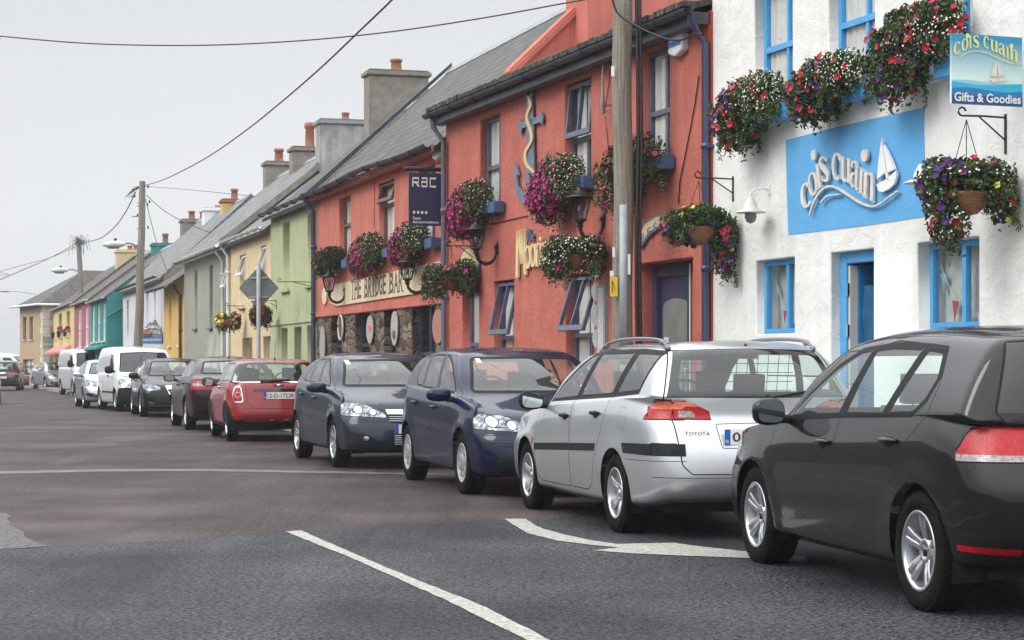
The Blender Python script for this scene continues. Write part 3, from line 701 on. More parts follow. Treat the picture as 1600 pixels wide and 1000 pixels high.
def estate():
    S = dict(bold=True, L=4.57, w=.855, fa=.90, wb=2.63, r=.305, rim=.20, wheel=('wide', 5), paint=P_((.52, .535, .56), metal=.62, rough=.34, dirt=.2),
        nose=[.16, .06, .0, .03, .08, .20], tail=[.22, .08, .0, .02, .08, .13], zf=[.20, .24, .36, .50, .62, .72], zr=[.28, .33, .46, .62, .80, .93],
        belt=[(.1, .70), (.6, .82), (1.2, .92), (1.6, .95), (2.4, .985), (3.3, 1.02), (3.9, 1.04), (4.6, 1.03)], cowl=1.02, zcowl=.965, wtop=1.88, zwt=1.375, rtop=4.20, zrt=1.41, rbase=4.44, zrb=1.055,
        gy=.785, ry=.60, uA=1.55, uC=3.2, cant=[(1.9, 1.355), (2.4, 1.405), (3.0, 1.425), (3.8, 1.425), (4.3, 1.385)], crown=[(1.9, 1.40), (2.4, 1.455), (3.0, 1.475), (3.9, 1.475), (4.3, 1.43)],
        mir=(1.47, .985), mirpaint=False, mirs=(.9, .95, 1.05), handles=[(2.13, .865), (3.02, .905)], hmat=M['blackplastic'], flare=.018, rw=.20,
        dlo=[(1.42, .965), (1.70, 1.135), (2.02, 1.295), (2.30, 1.388), (2.60, 1.412), (3.60, 1.415), (4.10, 1.395), (3.95, 1.07), (3.3, 1.035), (2.3, 1.0), (1.6, .975)])
    S['parts'] = [
        ('front_door', 's', rnd([(1.26, .93), (1.20, .60), (1.26, .34), (1.36, .28), (2.26, .28), (2.28, .33), (2.29, 1.04), (2.58, 1.41), (2.05, 1.37), (1.52, 1.03)], .03), None, dict(id='fd')),
        ('rear_door', 's', rnd([(2.30, 1.0), (2.29, .285), (2.78, .285), (2.90, .33), (2.98, .50), (3.12, .68), (3.24, .86), (3.33, 1.05), (3.53, 1.405), (2.60, 1.42)], .03), None, dict(id='rd')),
    ] + hatch_windows(S, [(1.45, .972), (1.70, 1.12), (2.03, 1.28), (2.30, 1.372), (2.50, 1.39), (2.28, 1.015), (1.8, .99)],
        [(2.37, 1.02), (2.58, 1.392), (3.46, 1.395), (3.26, 1.05)], [(3.36, 1.055), (3.56, 1.392), (4.07, 1.38), (3.93, 1.085)],
        [(-.1, .985), (.67, .985), (.64, 1.10), (.53, 1.36), (-.1, 1.372)], ([(-.1, 1.05), (.71, 1.055), (.56, 1.40), (-.1, 1.405)], .06))
    S['parts'] += [
        ('bonnet', 't', [(.22, -.1), (.24, .40), (.40, .60), (.62, .70), (1.04, .71), (1.12, .66), (1.01, .3), (.99, -.1)], None, dict(split=False, gap=.004)),
        ('tailgate', 'r', rnd([(-.1, .49), (.56, .49), (.63, .56), (.66, .86), (.725, 1.05), (.60, 1.40), (-.1, 1.415)], .02), None, dict(split=False, gap=.006)),
        ('number_recess', 'r', rnd([(-.1, .68), (.33, .68), (.36, .86), (-.1, .87)], .02), None, dict(split=False, gap=.006)),
        ('rear_window', 'r', [(-.1, 1.045), (.70, 1.05), (.565, 1.395), (-.1, 1.41)], 'gloss_black', dict(split=False, gap=0)),
        ('rear_window', 'r', rnd([(-.1, 1.095), (.58, 1.095), (.605, 1.13), (.52, 1.36), (-.1, 1.375)], .05), 'carglass', dict(split=False, gap=0)),
        ('tail_light', 's', [(4.13, .885), (4.14, .92), (4.27, 1.00), (4.42, 1.04), (4.7, 1.04), (4.7, .88)], 'redlens', dict(gap=.005, off=.006)),
        ('tail_light', 'r', [(.665, .885), (.645, .955), (.66, 1.035), (.76, 1.04), (.80, .885)], 'redlens', dict(gap=.005, off=.006)),
        ('tail_light', 'r', [(.655, .89), (.38, .885), (.395, .95), (.50, 1.005), (.64, 1.03)], 'redlens', dict(gap=.005, off=.006)),
        ('indicator', 's', [(4.24, .965), (4.29, .995), (4.42, 1.02), (4.7, 1.02), (4.7, .965)], 'orangelens', dict(gap=0, off=.007)),
        ('indicator', 'r', [(.66, .965), (.66, 1.025), (.74, 1.025), (.765, .965)], 'orangelens', dict(gap=0, off=.007)),
        ('indicator', 'r', [(.645, .985), (.46, .985), (.53, 1.012), (.64, 1.03)], 'orangelens', dict(gap=0, off=.007)),
        ('reversing_light', 'r', [(.50, .905), (.62, .905), (.61, .955), (.51, .95)], 'whitelens', dict(gap=0, off=.007)),
        ('side_moulding', 's', [(1.215, .545), (1.215, .605), (2.265, .645), (2.275, .585)], 'blackplastic', dict(gap=.003, off=.006)),
        ('side_moulding', 's', [(2.305, .585), (2.30, .645), (3.05, .67), (3.02, .61)], 'blackplastic', dict(gap=.003, off=.006)),
        ('side_moulding', 's', [(3.78, .625), (3.72, .70), (4.7, .72), (4.7, .625)], 'blackplastic', dict(gap=.003, off=.006)),
        ('side_moulding', 'r', [(.645, .625), (.655, .72), (.80, .72), (.80, .625)], 'blackplastic', dict(gap=.003, off=.006)),
        ('fuel_flap', 's', rnd([(3.62, .80), (3.62, .97), (3.76, .97), (3.76, .80)], .04), None, dict(gap=.003)),
        ('side_indicator', 's', [(1.10, .60), (1.10, .65), (1.155, .65), (1.155, .60)], 'orangelens', dict(gap=.003, off=.006)),
        ('headlight', 'f', rnd([(.36, .60), (.80, .62), (.79, .73), (.36, .71)], .02), 'lens', dict(gap=.006)),
        ('front_grille', 'f', [(-.1, .62), (.33, .63), (.33, .70), (-.1, .70)], 'blackplastic', dict(split=False))]
    S['seams'] = [('r', (0, .47), (.90, .47), .006), ('s', (3.82, .58), (4.5, .59), .005)]
    S['plates'] = [('r', .055, .765, '01', 0)]
    return S

def golf5():
    S = dict(L=4.20, w=.88, fa=.88, wb=2.578, r=.312, rim=.20, wheel=('cover', 8, .11), paint=P_((.002, .0045, .030), metal=.0, rough=.4, cw=.62),
        nose=[.16, .05, .0, .03, .10, .24], tail=[.22, .08, .0, .02, .07, .14], zf=[.20, .24, .36, .53, .66, .79], zr=[.26, .32, .46, .62, .80, .95],
        belt=[(.1, .78), (.6, .88), (1.2, .955), (1.5, .975), (2.3, 1.0), (3.2, 1.03), (3.6, 1.05), (4.2, 1.0)], cowl=1.00, zcowl=.99, wtop=1.78, zwt=1.39, rtop=3.88, zrt=1.41, rbase=4.05, zrb=1.02,
        gy=.80, ry=.62, uA=1.5, uC=3.15, cant=[(1.8, 1.37), (2.2, 1.425), (2.7, 1.44), (3.2, 1.42), (3.9, 1.37)], crown=[(1.8, 1.41), (2.3, 1.475), (2.8, 1.485), (3.4, 1.465), (3.95, 1.42)],
        mir=(1.36, .985), mirs=(1.05, 1.10, .86), handles=[(2.08, .845), (3.02, .878)], shelf=(3.35, 3.98, .97), flare=.02)
    S['parts'] = [
        ('front_door', 's', rnd([(1.20, .95), (1.14, .60), (1.20, .33), (1.33, .27), (2.18, .275), (2.22, .32), (2.22, 1.02), (2.46, 1.41), (2.0, 1.39), (1.42, 1.06)], .03), None, dict(id='fd')),
        ('rear_door', 's', rnd([(2.24, 1.0), (2.235, .28), (2.70, .28), (2.84, .34), (2.93, .50), (3.12, .70), (3.28, .88), (3.46, 1.05), (3.44, 1.22), (3.36, 1.40), (2.70, 1.44), (2.48, 1.42)], .03), None, dict(id='rd')),
    ] + hatch_windows(S, [(1.40, .985), (1.62, 1.13), (1.92, 1.29), (2.18, 1.385), (2.37, 1.405), (2.20, 1.02), (1.6, 1.0)],
        [(2.29, 1.022), (2.42, 1.402), (2.70, 1.412), (3.04, 1.400), (2.96, 1.04)], [(3.01, 1.045), (3.09, 1.40), (3.33, 1.385), (3.40, 1.24), (3.36, 1.12), (3.26, 1.06)],
        [(-.1, 1.0), (.69, 1.0), (.655, 1.12), (.545, 1.375), (-.1, 1.385)], ([(-.1, 1.05), (.62, 1.05), (.66, 1.10), (.56, 1.38), (-.1, 1.395)], .06))
    S['parts'] += [
        ('bonnet', 't', [(.25, -.1), (.25, .30), (.37, .53), (.60, .70), (1.0, .745), (1.10, .70), (.985, .3), (.97, -.1)], None, dict(split=False, gap=.005)),
        ('headlight', 'f', rnd([(.36, .625), (.86, .66), (.865, .75), (.80, .815), (.58, .80), (.36, .69)], .03), 'lens', dict(gap=.007, edge='seal', off=.002)),
        ('headlight', 's', rnd([(-.1, .66), (.26, .68), (.30, .76), (.22, .825), (-.1, .82)], .03), 'lens', dict(gap=.007, edge='seal', off=.002)),
        ('lamp_reflector', 'f', circ(.53, .70, .05, 14), 'lamp_bulb', dict(gap=.007, edge='seal', off=.004)),
        ('lamp_reflector', 'f', circ(.70, .735, .058, 14), 'lamp_bulb', dict(gap=.007, edge='seal', off=.004)),
        ('front_grille', 'f', [(-.1, .64), (.33, .65), (.33, .73), (-.1, .73)], 'blackplastic', dict(split=False)),
        ('side_moulding', 's', [(1.40, .575), (1.40, .60), (2.19, .625), (2.19, .60)], None, dict(gap=.004, off=.006)),
        ('side_moulding', 's', [(2.26, .60), (2.26, .628), (3.0, .65), (2.97, .625)], None, dict(gap=.004, off=.006)),
        ('front_grille', 'f', [(.0, .49), (.80, .50), (.80, .535), (.0, .53)], None, dict(split=False, gap=.008)),
        ('front_grille', 'f', rnd([(-.1, .27), (.30, .27), (.30, .42), (-.1, .42)], .02), 'blackplastic', dict(split=False)),
        ('fog_grille', 'f', rnd([(.38, .28), (.68, .30), (.70, .40), (.38, .41)], .03), 'blackplastic', dict()),
        ('tail_light', 'r', [(.46, .80), (.95, .79), (.95, .96), (.60, .96)], 'redlens', dict(gap=.006)),
        ('tail_light', 's', [(3.86, .79), (3.9, .90), (4.0, .96), (4.3, .96), (4.3, .79)], 'redlens', dict(gap=.006))]
    S['seams'] = [('f', (.36, .62), (.92, .60), .006), ('s', (.0, .63), (.46, .62), .006)]
    S['grilles'] = [(.30, .42, .30, 4), (.66, .72, .33, 2)]
    S['plates'] = [('f', 0, .52, None, 0)]
    return S

def astra():
    S = dict(L=4.25, w=.875, fa=.90, wb=2.614, r=.315, rim=.21, wheel=('pair', 5), paint=P_((.016, .021, .038), metal=.1, rough=.4, cw=.62),
        nose=[.16, .05, .0, .03, .10, .24], tail=[.22, .08, .0, .02, .07, .16], zf=[.20, .24, .36, .52, .66, .80], zr=[.26, .32, .46, .62, .80, .95],
        belt=[(.1, .78), (.6, .89), (1.2, .97), (1.5, .99), (2.3, 1.01), (3.2, 1.05), (3.6, 1.07), (4.2, 1.0)], cowl=.98, zcowl=1.0, wtop=1.80, zwt=1.375, rtop=3.80, zrt=1.39, rbase=4.02, zrb=1.05,
        gy=.79, ry=.60, uA=1.5, uC=3.15, cant=[(1.8, 1.36), (2.2, 1.405), (2.6, 1.415), (3.2, 1.38), (3.9, 1.33)], crown=[(1.8, 1.395), (2.3, 1.455), (2.7, 1.46), (3.4, 1.435), (3.95, 1.39)],
        mir=(1.36, 1.0), mirs=(1., 1.1, .85), handles=[(2.12, .86), (3.05, .895)], shelf=(3.35, 3.98, .97), flare=.024)
    S['parts'] = [
        ('front_door', 's', rnd([(1.20, .97), (1.16, .60), (1.22, .33), (1.33, .27), (2.20, .275), (2.24, .32), (2.24, 1.02), (2.42, 1.39), (2.0, 1.37), (1.42, 1.06)], .03), None, dict(id='fd')),
        ('rear_door', 's', rnd([(2.26, 1.0), (2.255, .28), (2.74, .28), (2.86, .34), (2.95, .50), (3.12, .70), (3.28, .88), (3.44, 1.06), (3.34, 1.20), (3.14, 1.37), (2.44, 1.41)], .03), None, dict(id='rd')),
    ] + hatch_windows(S, [(1.42, 1.0), (1.62, 1.12), (1.92, 1.27), (2.14, 1.36), (2.34, 1.375), (2.22, 1.03), (1.6, 1.01)],
        [(2.32, 1.035), (2.42, 1.378), (2.72, 1.374), (2.92, 1.36), (2.94, 1.05)], [(3.0, 1.055), (3.02, 1.345), (3.12, 1.32), (3.34, 1.14), (3.40, 1.075)],
        [(-.1, 1.01), (.68, 1.01), (.645, 1.11), (.53, 1.36), (-.1, 1.37)], ([(-.1, 1.07), (.62, 1.07), (.54, 1.36), (-.1, 1.375)], .06))
    S['parts'] += [
        ('bonnet', 't', [(.22, -.1), (.22, .30), (.32, .50), (.60, .68), (1.0, .745), (1.10, .70), (.965, .3), (.95, -.1)], None, dict(split=False, gap=.005)),
        ('headlight', 'f', rnd([(.34, .63), (.86, .66), (.865, .78), (.78, .845), (.56, .80), (.34, .68)], .03), 'lens', dict(gap=.007, edge='seal', off=.002)),
        ('headlight', 's', rnd([(-.1, .66), (.30, .70), (.36, .78), (.26, .86), (-.1, .84)], .03), 'lens', dict(gap=.007, edge='seal', off=.002)),
        ('lamp_reflector', 'f', circ(.50, .705, .045, 14), 'lamp_bulb', dict(gap=.007, edge='seal', off=.004)),
        ('lamp_reflector', 'f', circ(.665, .735, .055, 14), 'lamp_bulb', dict(gap=.007, edge='seal', off=.004)),
        ('front_grille', 'f', rnd([(-.1, .56), (.30, .57), (.34, .74), (-.1, .74)], .02), 'blackplastic', dict(split=False)),
        ('grille_bar', 'f', [(-.1, .675), (.325, .68), (.34, .735), (-.1, .735)], 'chrome', dict(split=False, gap=0, off=.006)),
        ('front_grille', 'f', rnd([(-.1, .28), (.26, .28), (.32, .44), (-.1, .46)], .02), 'blackplastic', dict(split=False)),
        ('fog_grille', 'f', rnd([(.40, .33), (.70, .34), (.84, .40), (.80, .47), (.60, .44)], .03), 'blackplastic', dict()),
        ('fog_light', 'f', circ(.60, .385, .035, 12), 'lamp_bulb', dict(gap=.004, off=.01)),
        ('side_moulding', 's', [(1.40, .56), (1.40, .58), (2.20, .61), (2.20, .585)], None, dict(gap=.004, off=.006)),
        ('side_moulding', 's', [(2.28, .585), (2.28, .61), (3.0, .635), (2.97, .61)], None, dict(gap=.004, off=.006)),
        ('side_indicator', 's', [(1.02, .76), (1.02, .785), (1.10, .79), (1.10, .765)], 'orangelens', dict(gap=.003, off=.004)),
        ('tail_light', 's', [(3.80, .79), (3.85, 1.00), (4.3, 1.0), (4.3, .79)], 'redlens', dict(gap=.006)),
        ('tail_light', 'r', [(.60, .79), (.95, .79), (.95, 1.0), (.62, 1.0)], 'redlens', dict(gap=.006))]
    S['seams'] = [('f', (.34, .60), (.92, .58), .006), ('s', (.0, .62), (.48, .60), .006)]
    S['grilles'] = [(.30, .43, .26, 5), (.585, .66, .31, 3)]
    S['plates'] = [('f', 0, .50, None, 0)]
    return S

def mini():
    S = dict(L=3.72, w=.84, fa=.69, wb=2.467, r=.305, rim=.20, wheel=('thin', 8), paint=P_((.27, .002, .006), metal=.0, cw=.6), tw=.19,
        nose=[.14, .05, .0, .02, .08, .20], tail=[.16, .06, .0, .02, .06, .10], zf=[.20, .24, .36, .52, .68, .80], zr=[.27, .33, .46, .60, .80, .965],
        belt=[(.1, .80), (.6, .88), (1.2, .955), (2.0, .985), (3.0, 1.0), (3.72, 1.0)], cowl=.92, zcowl=.97, wtop=1.45, zwt=1.33, rtop=3.38, zrt=1.345, rbase=3.58, zrb=1.00,
        gy=.77, ry=.63, uA=1.35, uC=2.75, cant=[(1.5, 1.32), (2.1, 1.35), (2.7, 1.35), (3.4, 1.315)], crown=[(1.5, 1.345), (2.1, 1.40), (2.6, 1.407), (3.4, 1.355)],
        mir=(1.22, .985), mirs=(1., .85, 1.05), mirpaint=False, handles=[(1.98, .90)], hmat=M['chrome'], flare=.03, archgap=.03, fcor=1.2, shelf=(2.95, 3.4, .93))
    S['parts'] = [
        ('front_door', 's', rnd([(1.12, .95), (1.10, .60), (1.16, .30), (2.20, .30), (2.26, .60), (2.26, 1.0), (1.3, .98)], .03), None, dict(id='fd')),
        ('windscreen', 'f', [(-.1, .985), (.70, .985), (.575, 1.32), (-.1, 1.33)], 'carglass', dict(gap=.03, edge='seal', split=False, round=.06)),
        ('side_window', 's', [(1.18, .985), (1.50, 1.31), (3.30, 1.312), (3.45, 1.02)], 'gloss_black', dict(gap=.0, round=.02)),
        ('side_window', 's', [(1.26, 1.0), (1.54, 1.30), (2.12, 1.318), (2.12, 1.005)], 'carglass', dict(gap=.012, edge='seal', on='fd')),
        ('side_window', 's', [(2.16, 1.005), (2.16, 1.318), (3.04, 1.315), (3.14, 1.02)], 'carglass', dict(gap=.012, edge='seal')),
        ('bonnet', 't', [(.22, -.1), (.24, .40), (.42, .64), (.95, .70), (1.0, .66), (.90, -.1)], None, dict(split=False, gap=.004)),
        ('tailgate', 'r', rnd([(-.1, .555), (.44, .555), (.53, .66), (.565, .985), (-.1, .985)], .08), None, dict(split=False, gap=.006)),
        ('belt_trim', 'r', [(-.1, .992), (.82, .985), (.82, 1.00), (-.1, 1.008)], 'chrome', dict(split=False, gap=0, off=.004)),
        ('belt_trim', 's', [(.95, .945), (1.2, .965), (3.0, 1.0), (3.72, .99), (3.72, 1.004), (3.0, 1.014), (1.2, .98)], 'chrome', dict(gap=0, off=.004)),
        ('rear_window', 'r', [(-.1, 1.015), (.735, 1.015), (.60, 1.325), (-.1, 1.34)], 'gloss_black', dict(split=False, gap=0)),
        ('rear_window', 'r', rnd([(-.1, 1.035), (.50, 1.035), (.56, 1.07), (.50, 1.295), (-.1, 1.31)], .05), 'carglass', dict(split=False, gap=0)),
        ('number_recess', 'r', [(-.1, .84), (.42, .84), (.42, .885), (-.1, .885)], 'gloss_black', dict(split=False, gap=.0, off=.008)),
        ('tail_light', 'r', rnd([(.585, .655), (.765, .655), (.755, .80), (.715, .93), (.625, .93)], .05), 'chrome', dict(gap=.0, off=.012)),
        ('tail_light', 'r', rnd([(.603, .673), (.748, .673), (.738, .80), (.70, .912), (.635, .912)], .045), 'redlens', dict(gap=.0, off=.016)),
        ('tail_light', 'r', circ(.672, .785, .052, 16), 'whitelens', dict(gap=0, off=.018)),
        ('tail_light', 'r', circ(.672, .785, .034, 16), 'redlens', dict(gap=0, off=.020)),
        ('lower_trim', 'r', [(-.1, .1), (.95, .1), (.95, .36), (.80, .335), (-.1, .325)], 'blackplastic', dict(split=False, gap=.0, off=.004)),
        ('lower_trim', 's', [(1.05, .1), (1.05, .30), (2.7, .30), (2.7, .1)], 'blackplastic', dict(gap=.0, off=.004)),
        ('lower_trim', 's', [(3.4, .1), (3.5, .36), (3.9, .36), (3.9, .1)], 'blackplastic', dict(gap=.0, off=.004)),
        ('rear_reflector', 'r', rnd([(-.1, .345), (.21, .345), (.20, .40), (-.1, .40)], .02), 'redlens', dict(split=False, gap=.006, off=.003)),
        ('reversing_light', 'r', [(.09, .358), (.17, .358), (.17, .388), (.09, .388)], 'whitelens', dict(gap=0, off=.005)),
        ('headlight', 'f', circ(.60, .70, .11, 16), 'lens', dict(gap=.02, edge='gap')),
        ('front_grille', 'f', rnd([(-.1, .60), (.36, .60), (.36, .72), (-.1, .72)], .04), 'blackplastic', dict(split=False))]
    for c in (.69, .69+2.467):
        S['parts'].append(('arch_trim', 's', circ(c, .305, .385, 24), 'blackplastic', dict(gap=0, off=.006)))
    S['seams'] = [('r', (0, .545), (.9, .56), .005)]
    S['plates'] = [('r', 0, .775, '12-D-17228', 0)]
    return S

def saloon(front, paint, **kw):
    """four door saloon; superb (rear) and the black one (front)"""
    S = dict(L=4.83, w=.915, fa=.95, wb=2.75, r=.33, rim=.23, wheel=('pair', 5) if not front else ('thin', 10), paint=paint, sedan=True,
        nose=[.16, .06, .0, .02, .08, .22], tail=[.20, .08, .01, .0, .04, .10], zf=[.20, .24, .38, .55, .70, .80], zr=[.28, .33, .48, .66, .86, 1.0],
        belt=[(.1, .79), (.6, .89), (1.2, .96), (1.6, .98), (2.4, 1.0), (3.3, 1.02), (3.9, 1.05), (4.8, 1.03)], cowl=1.12, zcowl=1.0, wtop=1.98, zwt=1.40, rtop=3.62, zrt=1.40, rbase=4.38, zrb=1.08,
        gy=.80, ry=.60, uA=1.65, uC=3.35, cant=[(2.0, 1.375), (2.4, 1.42), (2.9, 1.425), (3.4, 1.39), (3.8, 1.32)], crown=[(2.0, 1.41), (2.5, 1.465), (3.0, 1.465), (3.6, 1.415)],
        mir=(1.55, 1.02), mirs=(1.1, 1.05, 1.05), handles=[(2.3, .88), (3.25, .91)], res=(5, 4), shelf=(3.6, 4.3, .98), bulge=.03)
    S.update(kw)
    S['parts'] = [
        ('front_door', 's', rnd([(1.38, .95), (1.32, .33), (2.38, .30), (2.40, 1.0), (2.55, 1.40), (2.15, 1.38), (1.6, 1.05)], .03), None, dict(id='fd')),
        ('rear_door', 's', rnd([(2.42, 1.0), (2.41, .30), (2.98, .30), (3.12, .50), (3.40, .80), (3.60, 1.06), (3.40, 1.38), (2.58, 1.41)], .03), None, dict(id='rd')),
    ] + hatch_windows(S, [(1.62, 1.0), (1.95, 1.22), (2.25, 1.36), (2.50, 1.385), (2.40, 1.025), (1.8, 1.01)], [(2.47, 1.03), (2.58, 1.39), (3.15, 1.375), (3.38, 1.30), (3.50, 1.12), (3.38, 1.05)], [(3.53, 1.09), (3.47, 1.29), (3.72, 1.16), (3.80, 1.09)],
        [(-.1, 1.01), (.69, 1.01), (.53, 1.385), (-.1, 1.395)], ([(-.1, 1.10), (.66, 1.11), (.545, 1.36), (-.1, 1.385)], .03), seal=.014)
    if front:
        S['parts'] += [
            ('bonnet', 't', [(.22, -.1), (.26, .40), (.40, .60), (.7, .72), (1.15, .74), (1.2, .68), (1.1, -.1)], None, dict(split=False, gap=.005)),
            ('headlight', 'f', rnd([(.44, .66), (.80, .65), (.90, .72), (.88, .83), (.62, .81), (.46, .74)], .03), 'lens', dict(gap=.008, edge='seal', off=.002)),
            ('headlight', 's', rnd([(-.1, .66), (.30, .72), (.42, .86), (-.1, .84)], .03), 'lens', dict(gap=.008, edge='seal', off=.002)),
            ('front_grille', 'f', rnd([(-.1, .54), (.26, .55), (.36, .78), (-.1, .80)], .02), 'chrome', dict(split=False, off=.004)),
            ('front_grille', 'f', rnd([(-.1, .56), (.23, .57), (.31, .69), (-.1, .69)], .02), 'blackplastic', dict(split=False, off=.006, gap=0)),
            ('fog_grille', 'f', rnd([(-.1, .22), (.60, .22), (.78, .30), (.80, .40), (-.1, .38)], .02), 'blackplastic', dict(split=False)),
            ('fog_light', 'f', rnd([(.60, .32), (.76, .33), (.76, .40), (.62, .39)], .02), 'lens', dict(gap=.004, off=.006)),
            ('grille_bar', 'f', [(.0, .275), (.74, .285), (.74, .30), (.0, .29)], 'chrome', dict(split=False, gap=0, off=.008))]
    else:
        S['parts'] += [
            ('bootlid', 'r', rnd([(-.1, .74), (.50, .74), (.56, .86), (.60, 1.05), (-.1, 1.06)], .03), None, dict(split=False, gap=.006)),
            ('tail_light', 'r', rnd([(.46, .80), (.82, .80), (.80, .985), (.70, .985), (.50, .93)], .02), 'redlens', dict(gap=.006, off=.004)),
            ('tail_light', 's', rnd([(4.42, .80), (4.40, .90), (4.52, .985), (5.0, .99), (5.0, .80)], .02), 'redlens', dict(gap=.006, off=.004)),
            ('reversing_light', 'r', [(.55, .865), (.86, .875), (.84, .93), (.58, .91)], 'whitelens', dict(gap=0, off=.006)),
            ('headlight', 'f', rnd([(.40, .66), (.86, .68), (.84, .80), (.40, .74)], .02), 'lens', dict(gap=.006))]
        S['seams'] = [('r', (0, .70), (.90, .72), .006)]
    return S

def van(paint, big=False):
    if big: # large panel van
        S = dict(L=4.86, w=.985, fa=.95, wb=2.93, r=.34, rim=.20, wheel=('cover', 6, .08), paint=paint, nose=[.12, .04, .0, .02, .08, .20], tail=[.10, .03, .0, .0, .0, .02], zf=[.25, .32, .5, .7, .86, 1.06], zr=[.35, .45, .6, .8, 1.0, 1.2],
            belt=[(.1, 1.06), (.6, 1.14), (1.2, 1.2), (4.9, 1.22)], cowl=.62, zcowl=1.20, wtop=1.28, zwt=1.82, rtop=4.80, zrt=1.93, rbase=4.84, zrb=1.22, gy=.94, ry=.84, uA=1.25, uC=3.2,
            cant=[(1.3, 1.80), (1.8, 1.92), (4.8, 1.93)], crown=[(1.3, 1.86), (1.8, 2.0), (4.8, 2.0)], mir=(1.0, 1.34), mirpaint=False, mirs=(1.1, 1.0, 1.9), res=(4, 4), rw=.05, rcor=.4, bulge=.03)
        S['parts'] = [('front_door', 's', rnd([(.95, 1.14), (.95, .75), (1.30, .40), (1.95, .36), (1.95, 1.80), (1.5, 1.76)], .04), None, dict(id='fd')),
            ('side_window', 's', [(1.0, 1.22), (1.42, 1.70), (1.88, 1.72), (1.88, 1.16)], 'darkglass', dict(gap=.02, edge='seal', on='fd', round=.03)),
            ('windscreen', 'f', [(-.1, 1.20), (.84, 1.20), (.74, 1.80), (-.1, 1.83)], 'darkglass', dict(gap=.03, edge='seal', split=False, round=.06)),
            ('headlight', 'f', rnd([(.55, .78), (.93, .82), (.90, 1.06), (.72, 1.02), (.58, .90)], .03), 'lens', dict(gap=.008, edge='seal')),
            ('front_bumper', 'f', [(-.1, .1), (1.0, .1), (1.0, .72), (.70, .74), (-.1, .70)], 'blackplastic', dict(split=False, gap=0, off=.01)),
            ('front_bumper', 's', [(-.1, .1), (.55, .1), (.55, .5), (.40, .74), (-.1, .74)], 'blackplastic', dict(gap=0, off=.01)),
            ('front_grille', 'f', rnd([(-.1, .76), (.46, .78), (.44, .92), (-.1, .92)], .03), 'blackplastic', dict(split=False)),
            ('tail_light', 'r', [(.86, .8), (1., .8), (1., 1.2), (.86, 1.2)], 'redlens', dict(gap=.005))]
        S['seams'] = [('s', (2.0, 1.82), (2.0, .4), .012), ('s', (3.05, 1.82), (3.05, .4), .012)]
    else:   # small van
        S = dict(L=4.40, w=.90, fa=.88, wb=2.68, r=.315, rim=.20, wheel=('thin', 12), paint=paint, nose=[.12, .04, .0, .02, .08, .22], tail=[.10, .03, .0, .0, .01, .03], zf=[.22, .28, .42, .60, .74, .90], zr=[.3, .4, .55, .75, .9, 1.1],
            belt=[(.1, .88), (.6, 1.0), (1.2, 1.07), (4.5, 1.10)], cowl=.92, zcowl=1.08, wtop=1.50, zwt=1.66, rtop=4.30, zrt=1.76, rbase=4.36, zrb=1.12, gy=.85, ry=.72, uA=1.4, uC=3.0,
            cant=[(1.5, 1.64), (2.0, 1.75), (3.0, 1.78), (4.3, 1.76)], crown=[(1.5, 1.69), (2.0, 1.80), (3.0, 1.83), (4.3, 1.80)], mir=(1.28, 1.15), mirpaint=False, mirs=(1.1, 1.05, 1.35), handles=[(2.05, .98)], hmat=M['blackplastic'], res=(5, 4), rw=.08, rcor=.5)
        S['parts'] = [('front_door', 's', rnd([(1.18, 1.04), (1.14, .60), (1.22, .34), (2.16, .32), (2.16, 1.66), (1.8, 1.66), (1.38, 1.20)], .03), None, dict(id='fd')),
            ('side_window', 's', [(1.36, 1.11), (1.74, 1.54), (2.09, 1.60), (2.09, 1.10)], 'carglass', dict(gap=.02, edge='seal', on='fd', round=.03)),
            ('windscreen', 'f', [(-.1, 1.09), (.74, 1.09), (.64, 1.63), (-.1, 1.66)], 'carglass', dict(gap=.03, edge='seal', split=False, round=.06)),
            ('bonnet', 't', [(.26, -.1), (.28, .40), (.42, .60), (.7, .72), (.95, .74), (.98, .66), (.90, -.1)], None, dict(split=False, gap=.005)),
            ('bonnet_flash', 'f', [(.36, .905), (.74, .93), (.70, .975), (.42, .955)], 'green', dict(gap=0, off=.003)),
            ('headlight', 'f', rnd([(.42, .70), (.84, .68), (.88, .80), (.84, .91), (.60, .88)], .05), 'lens', dict(gap=.008, edge='seal')),
            ('headlight', 's', rnd([(-.1, .70), (.20, .72), (.32, .86), (.22, .92), (-.1, .9)], .03), 'lens', dict(gap=.008, edge='seal', off=.002)),
            ('front_bumper', 'f', [(-.1, .1), (1.0, .1), (1.0, .64), (.70, .67), (-.1, .60)], 'blackplastic', dict(split=False, gap=0, off=.01)),
            ('front_bumper', 's', [(-.1, .1), (.52, .1), (.47, .55), (.34, .66), (-.1, .66)], 'blackplastic', dict(gap=0, off=.01)),
            ('side_moulding', 's', [(1.22, .50), (1.22, .55), (2.12, .55), (2.12, .50)], 'blackplastic', dict(gap=.003, off=.006)),
            ('side_moulding', 's', [(2.2, .50), (2.2, .55), (3.05, .55), (3.02, .50)], 'blackplastic', dict(gap=.003, off=.006)),
            ('tail_light', 'r', [(.78, .8), (1., .8), (1., 1.3), (.78, 1.3)], 'redlens', dict(gap=.005))]
        S['seams'] = [('s', (2.2, 1.70), (2.2, .34), .008), ('s', (2.95, 1.70), (2.95, .60), .008)]
    return S

def farcar(base, **kw):
    S = base; S['res'] = (3, 3); S.update(kw); return S
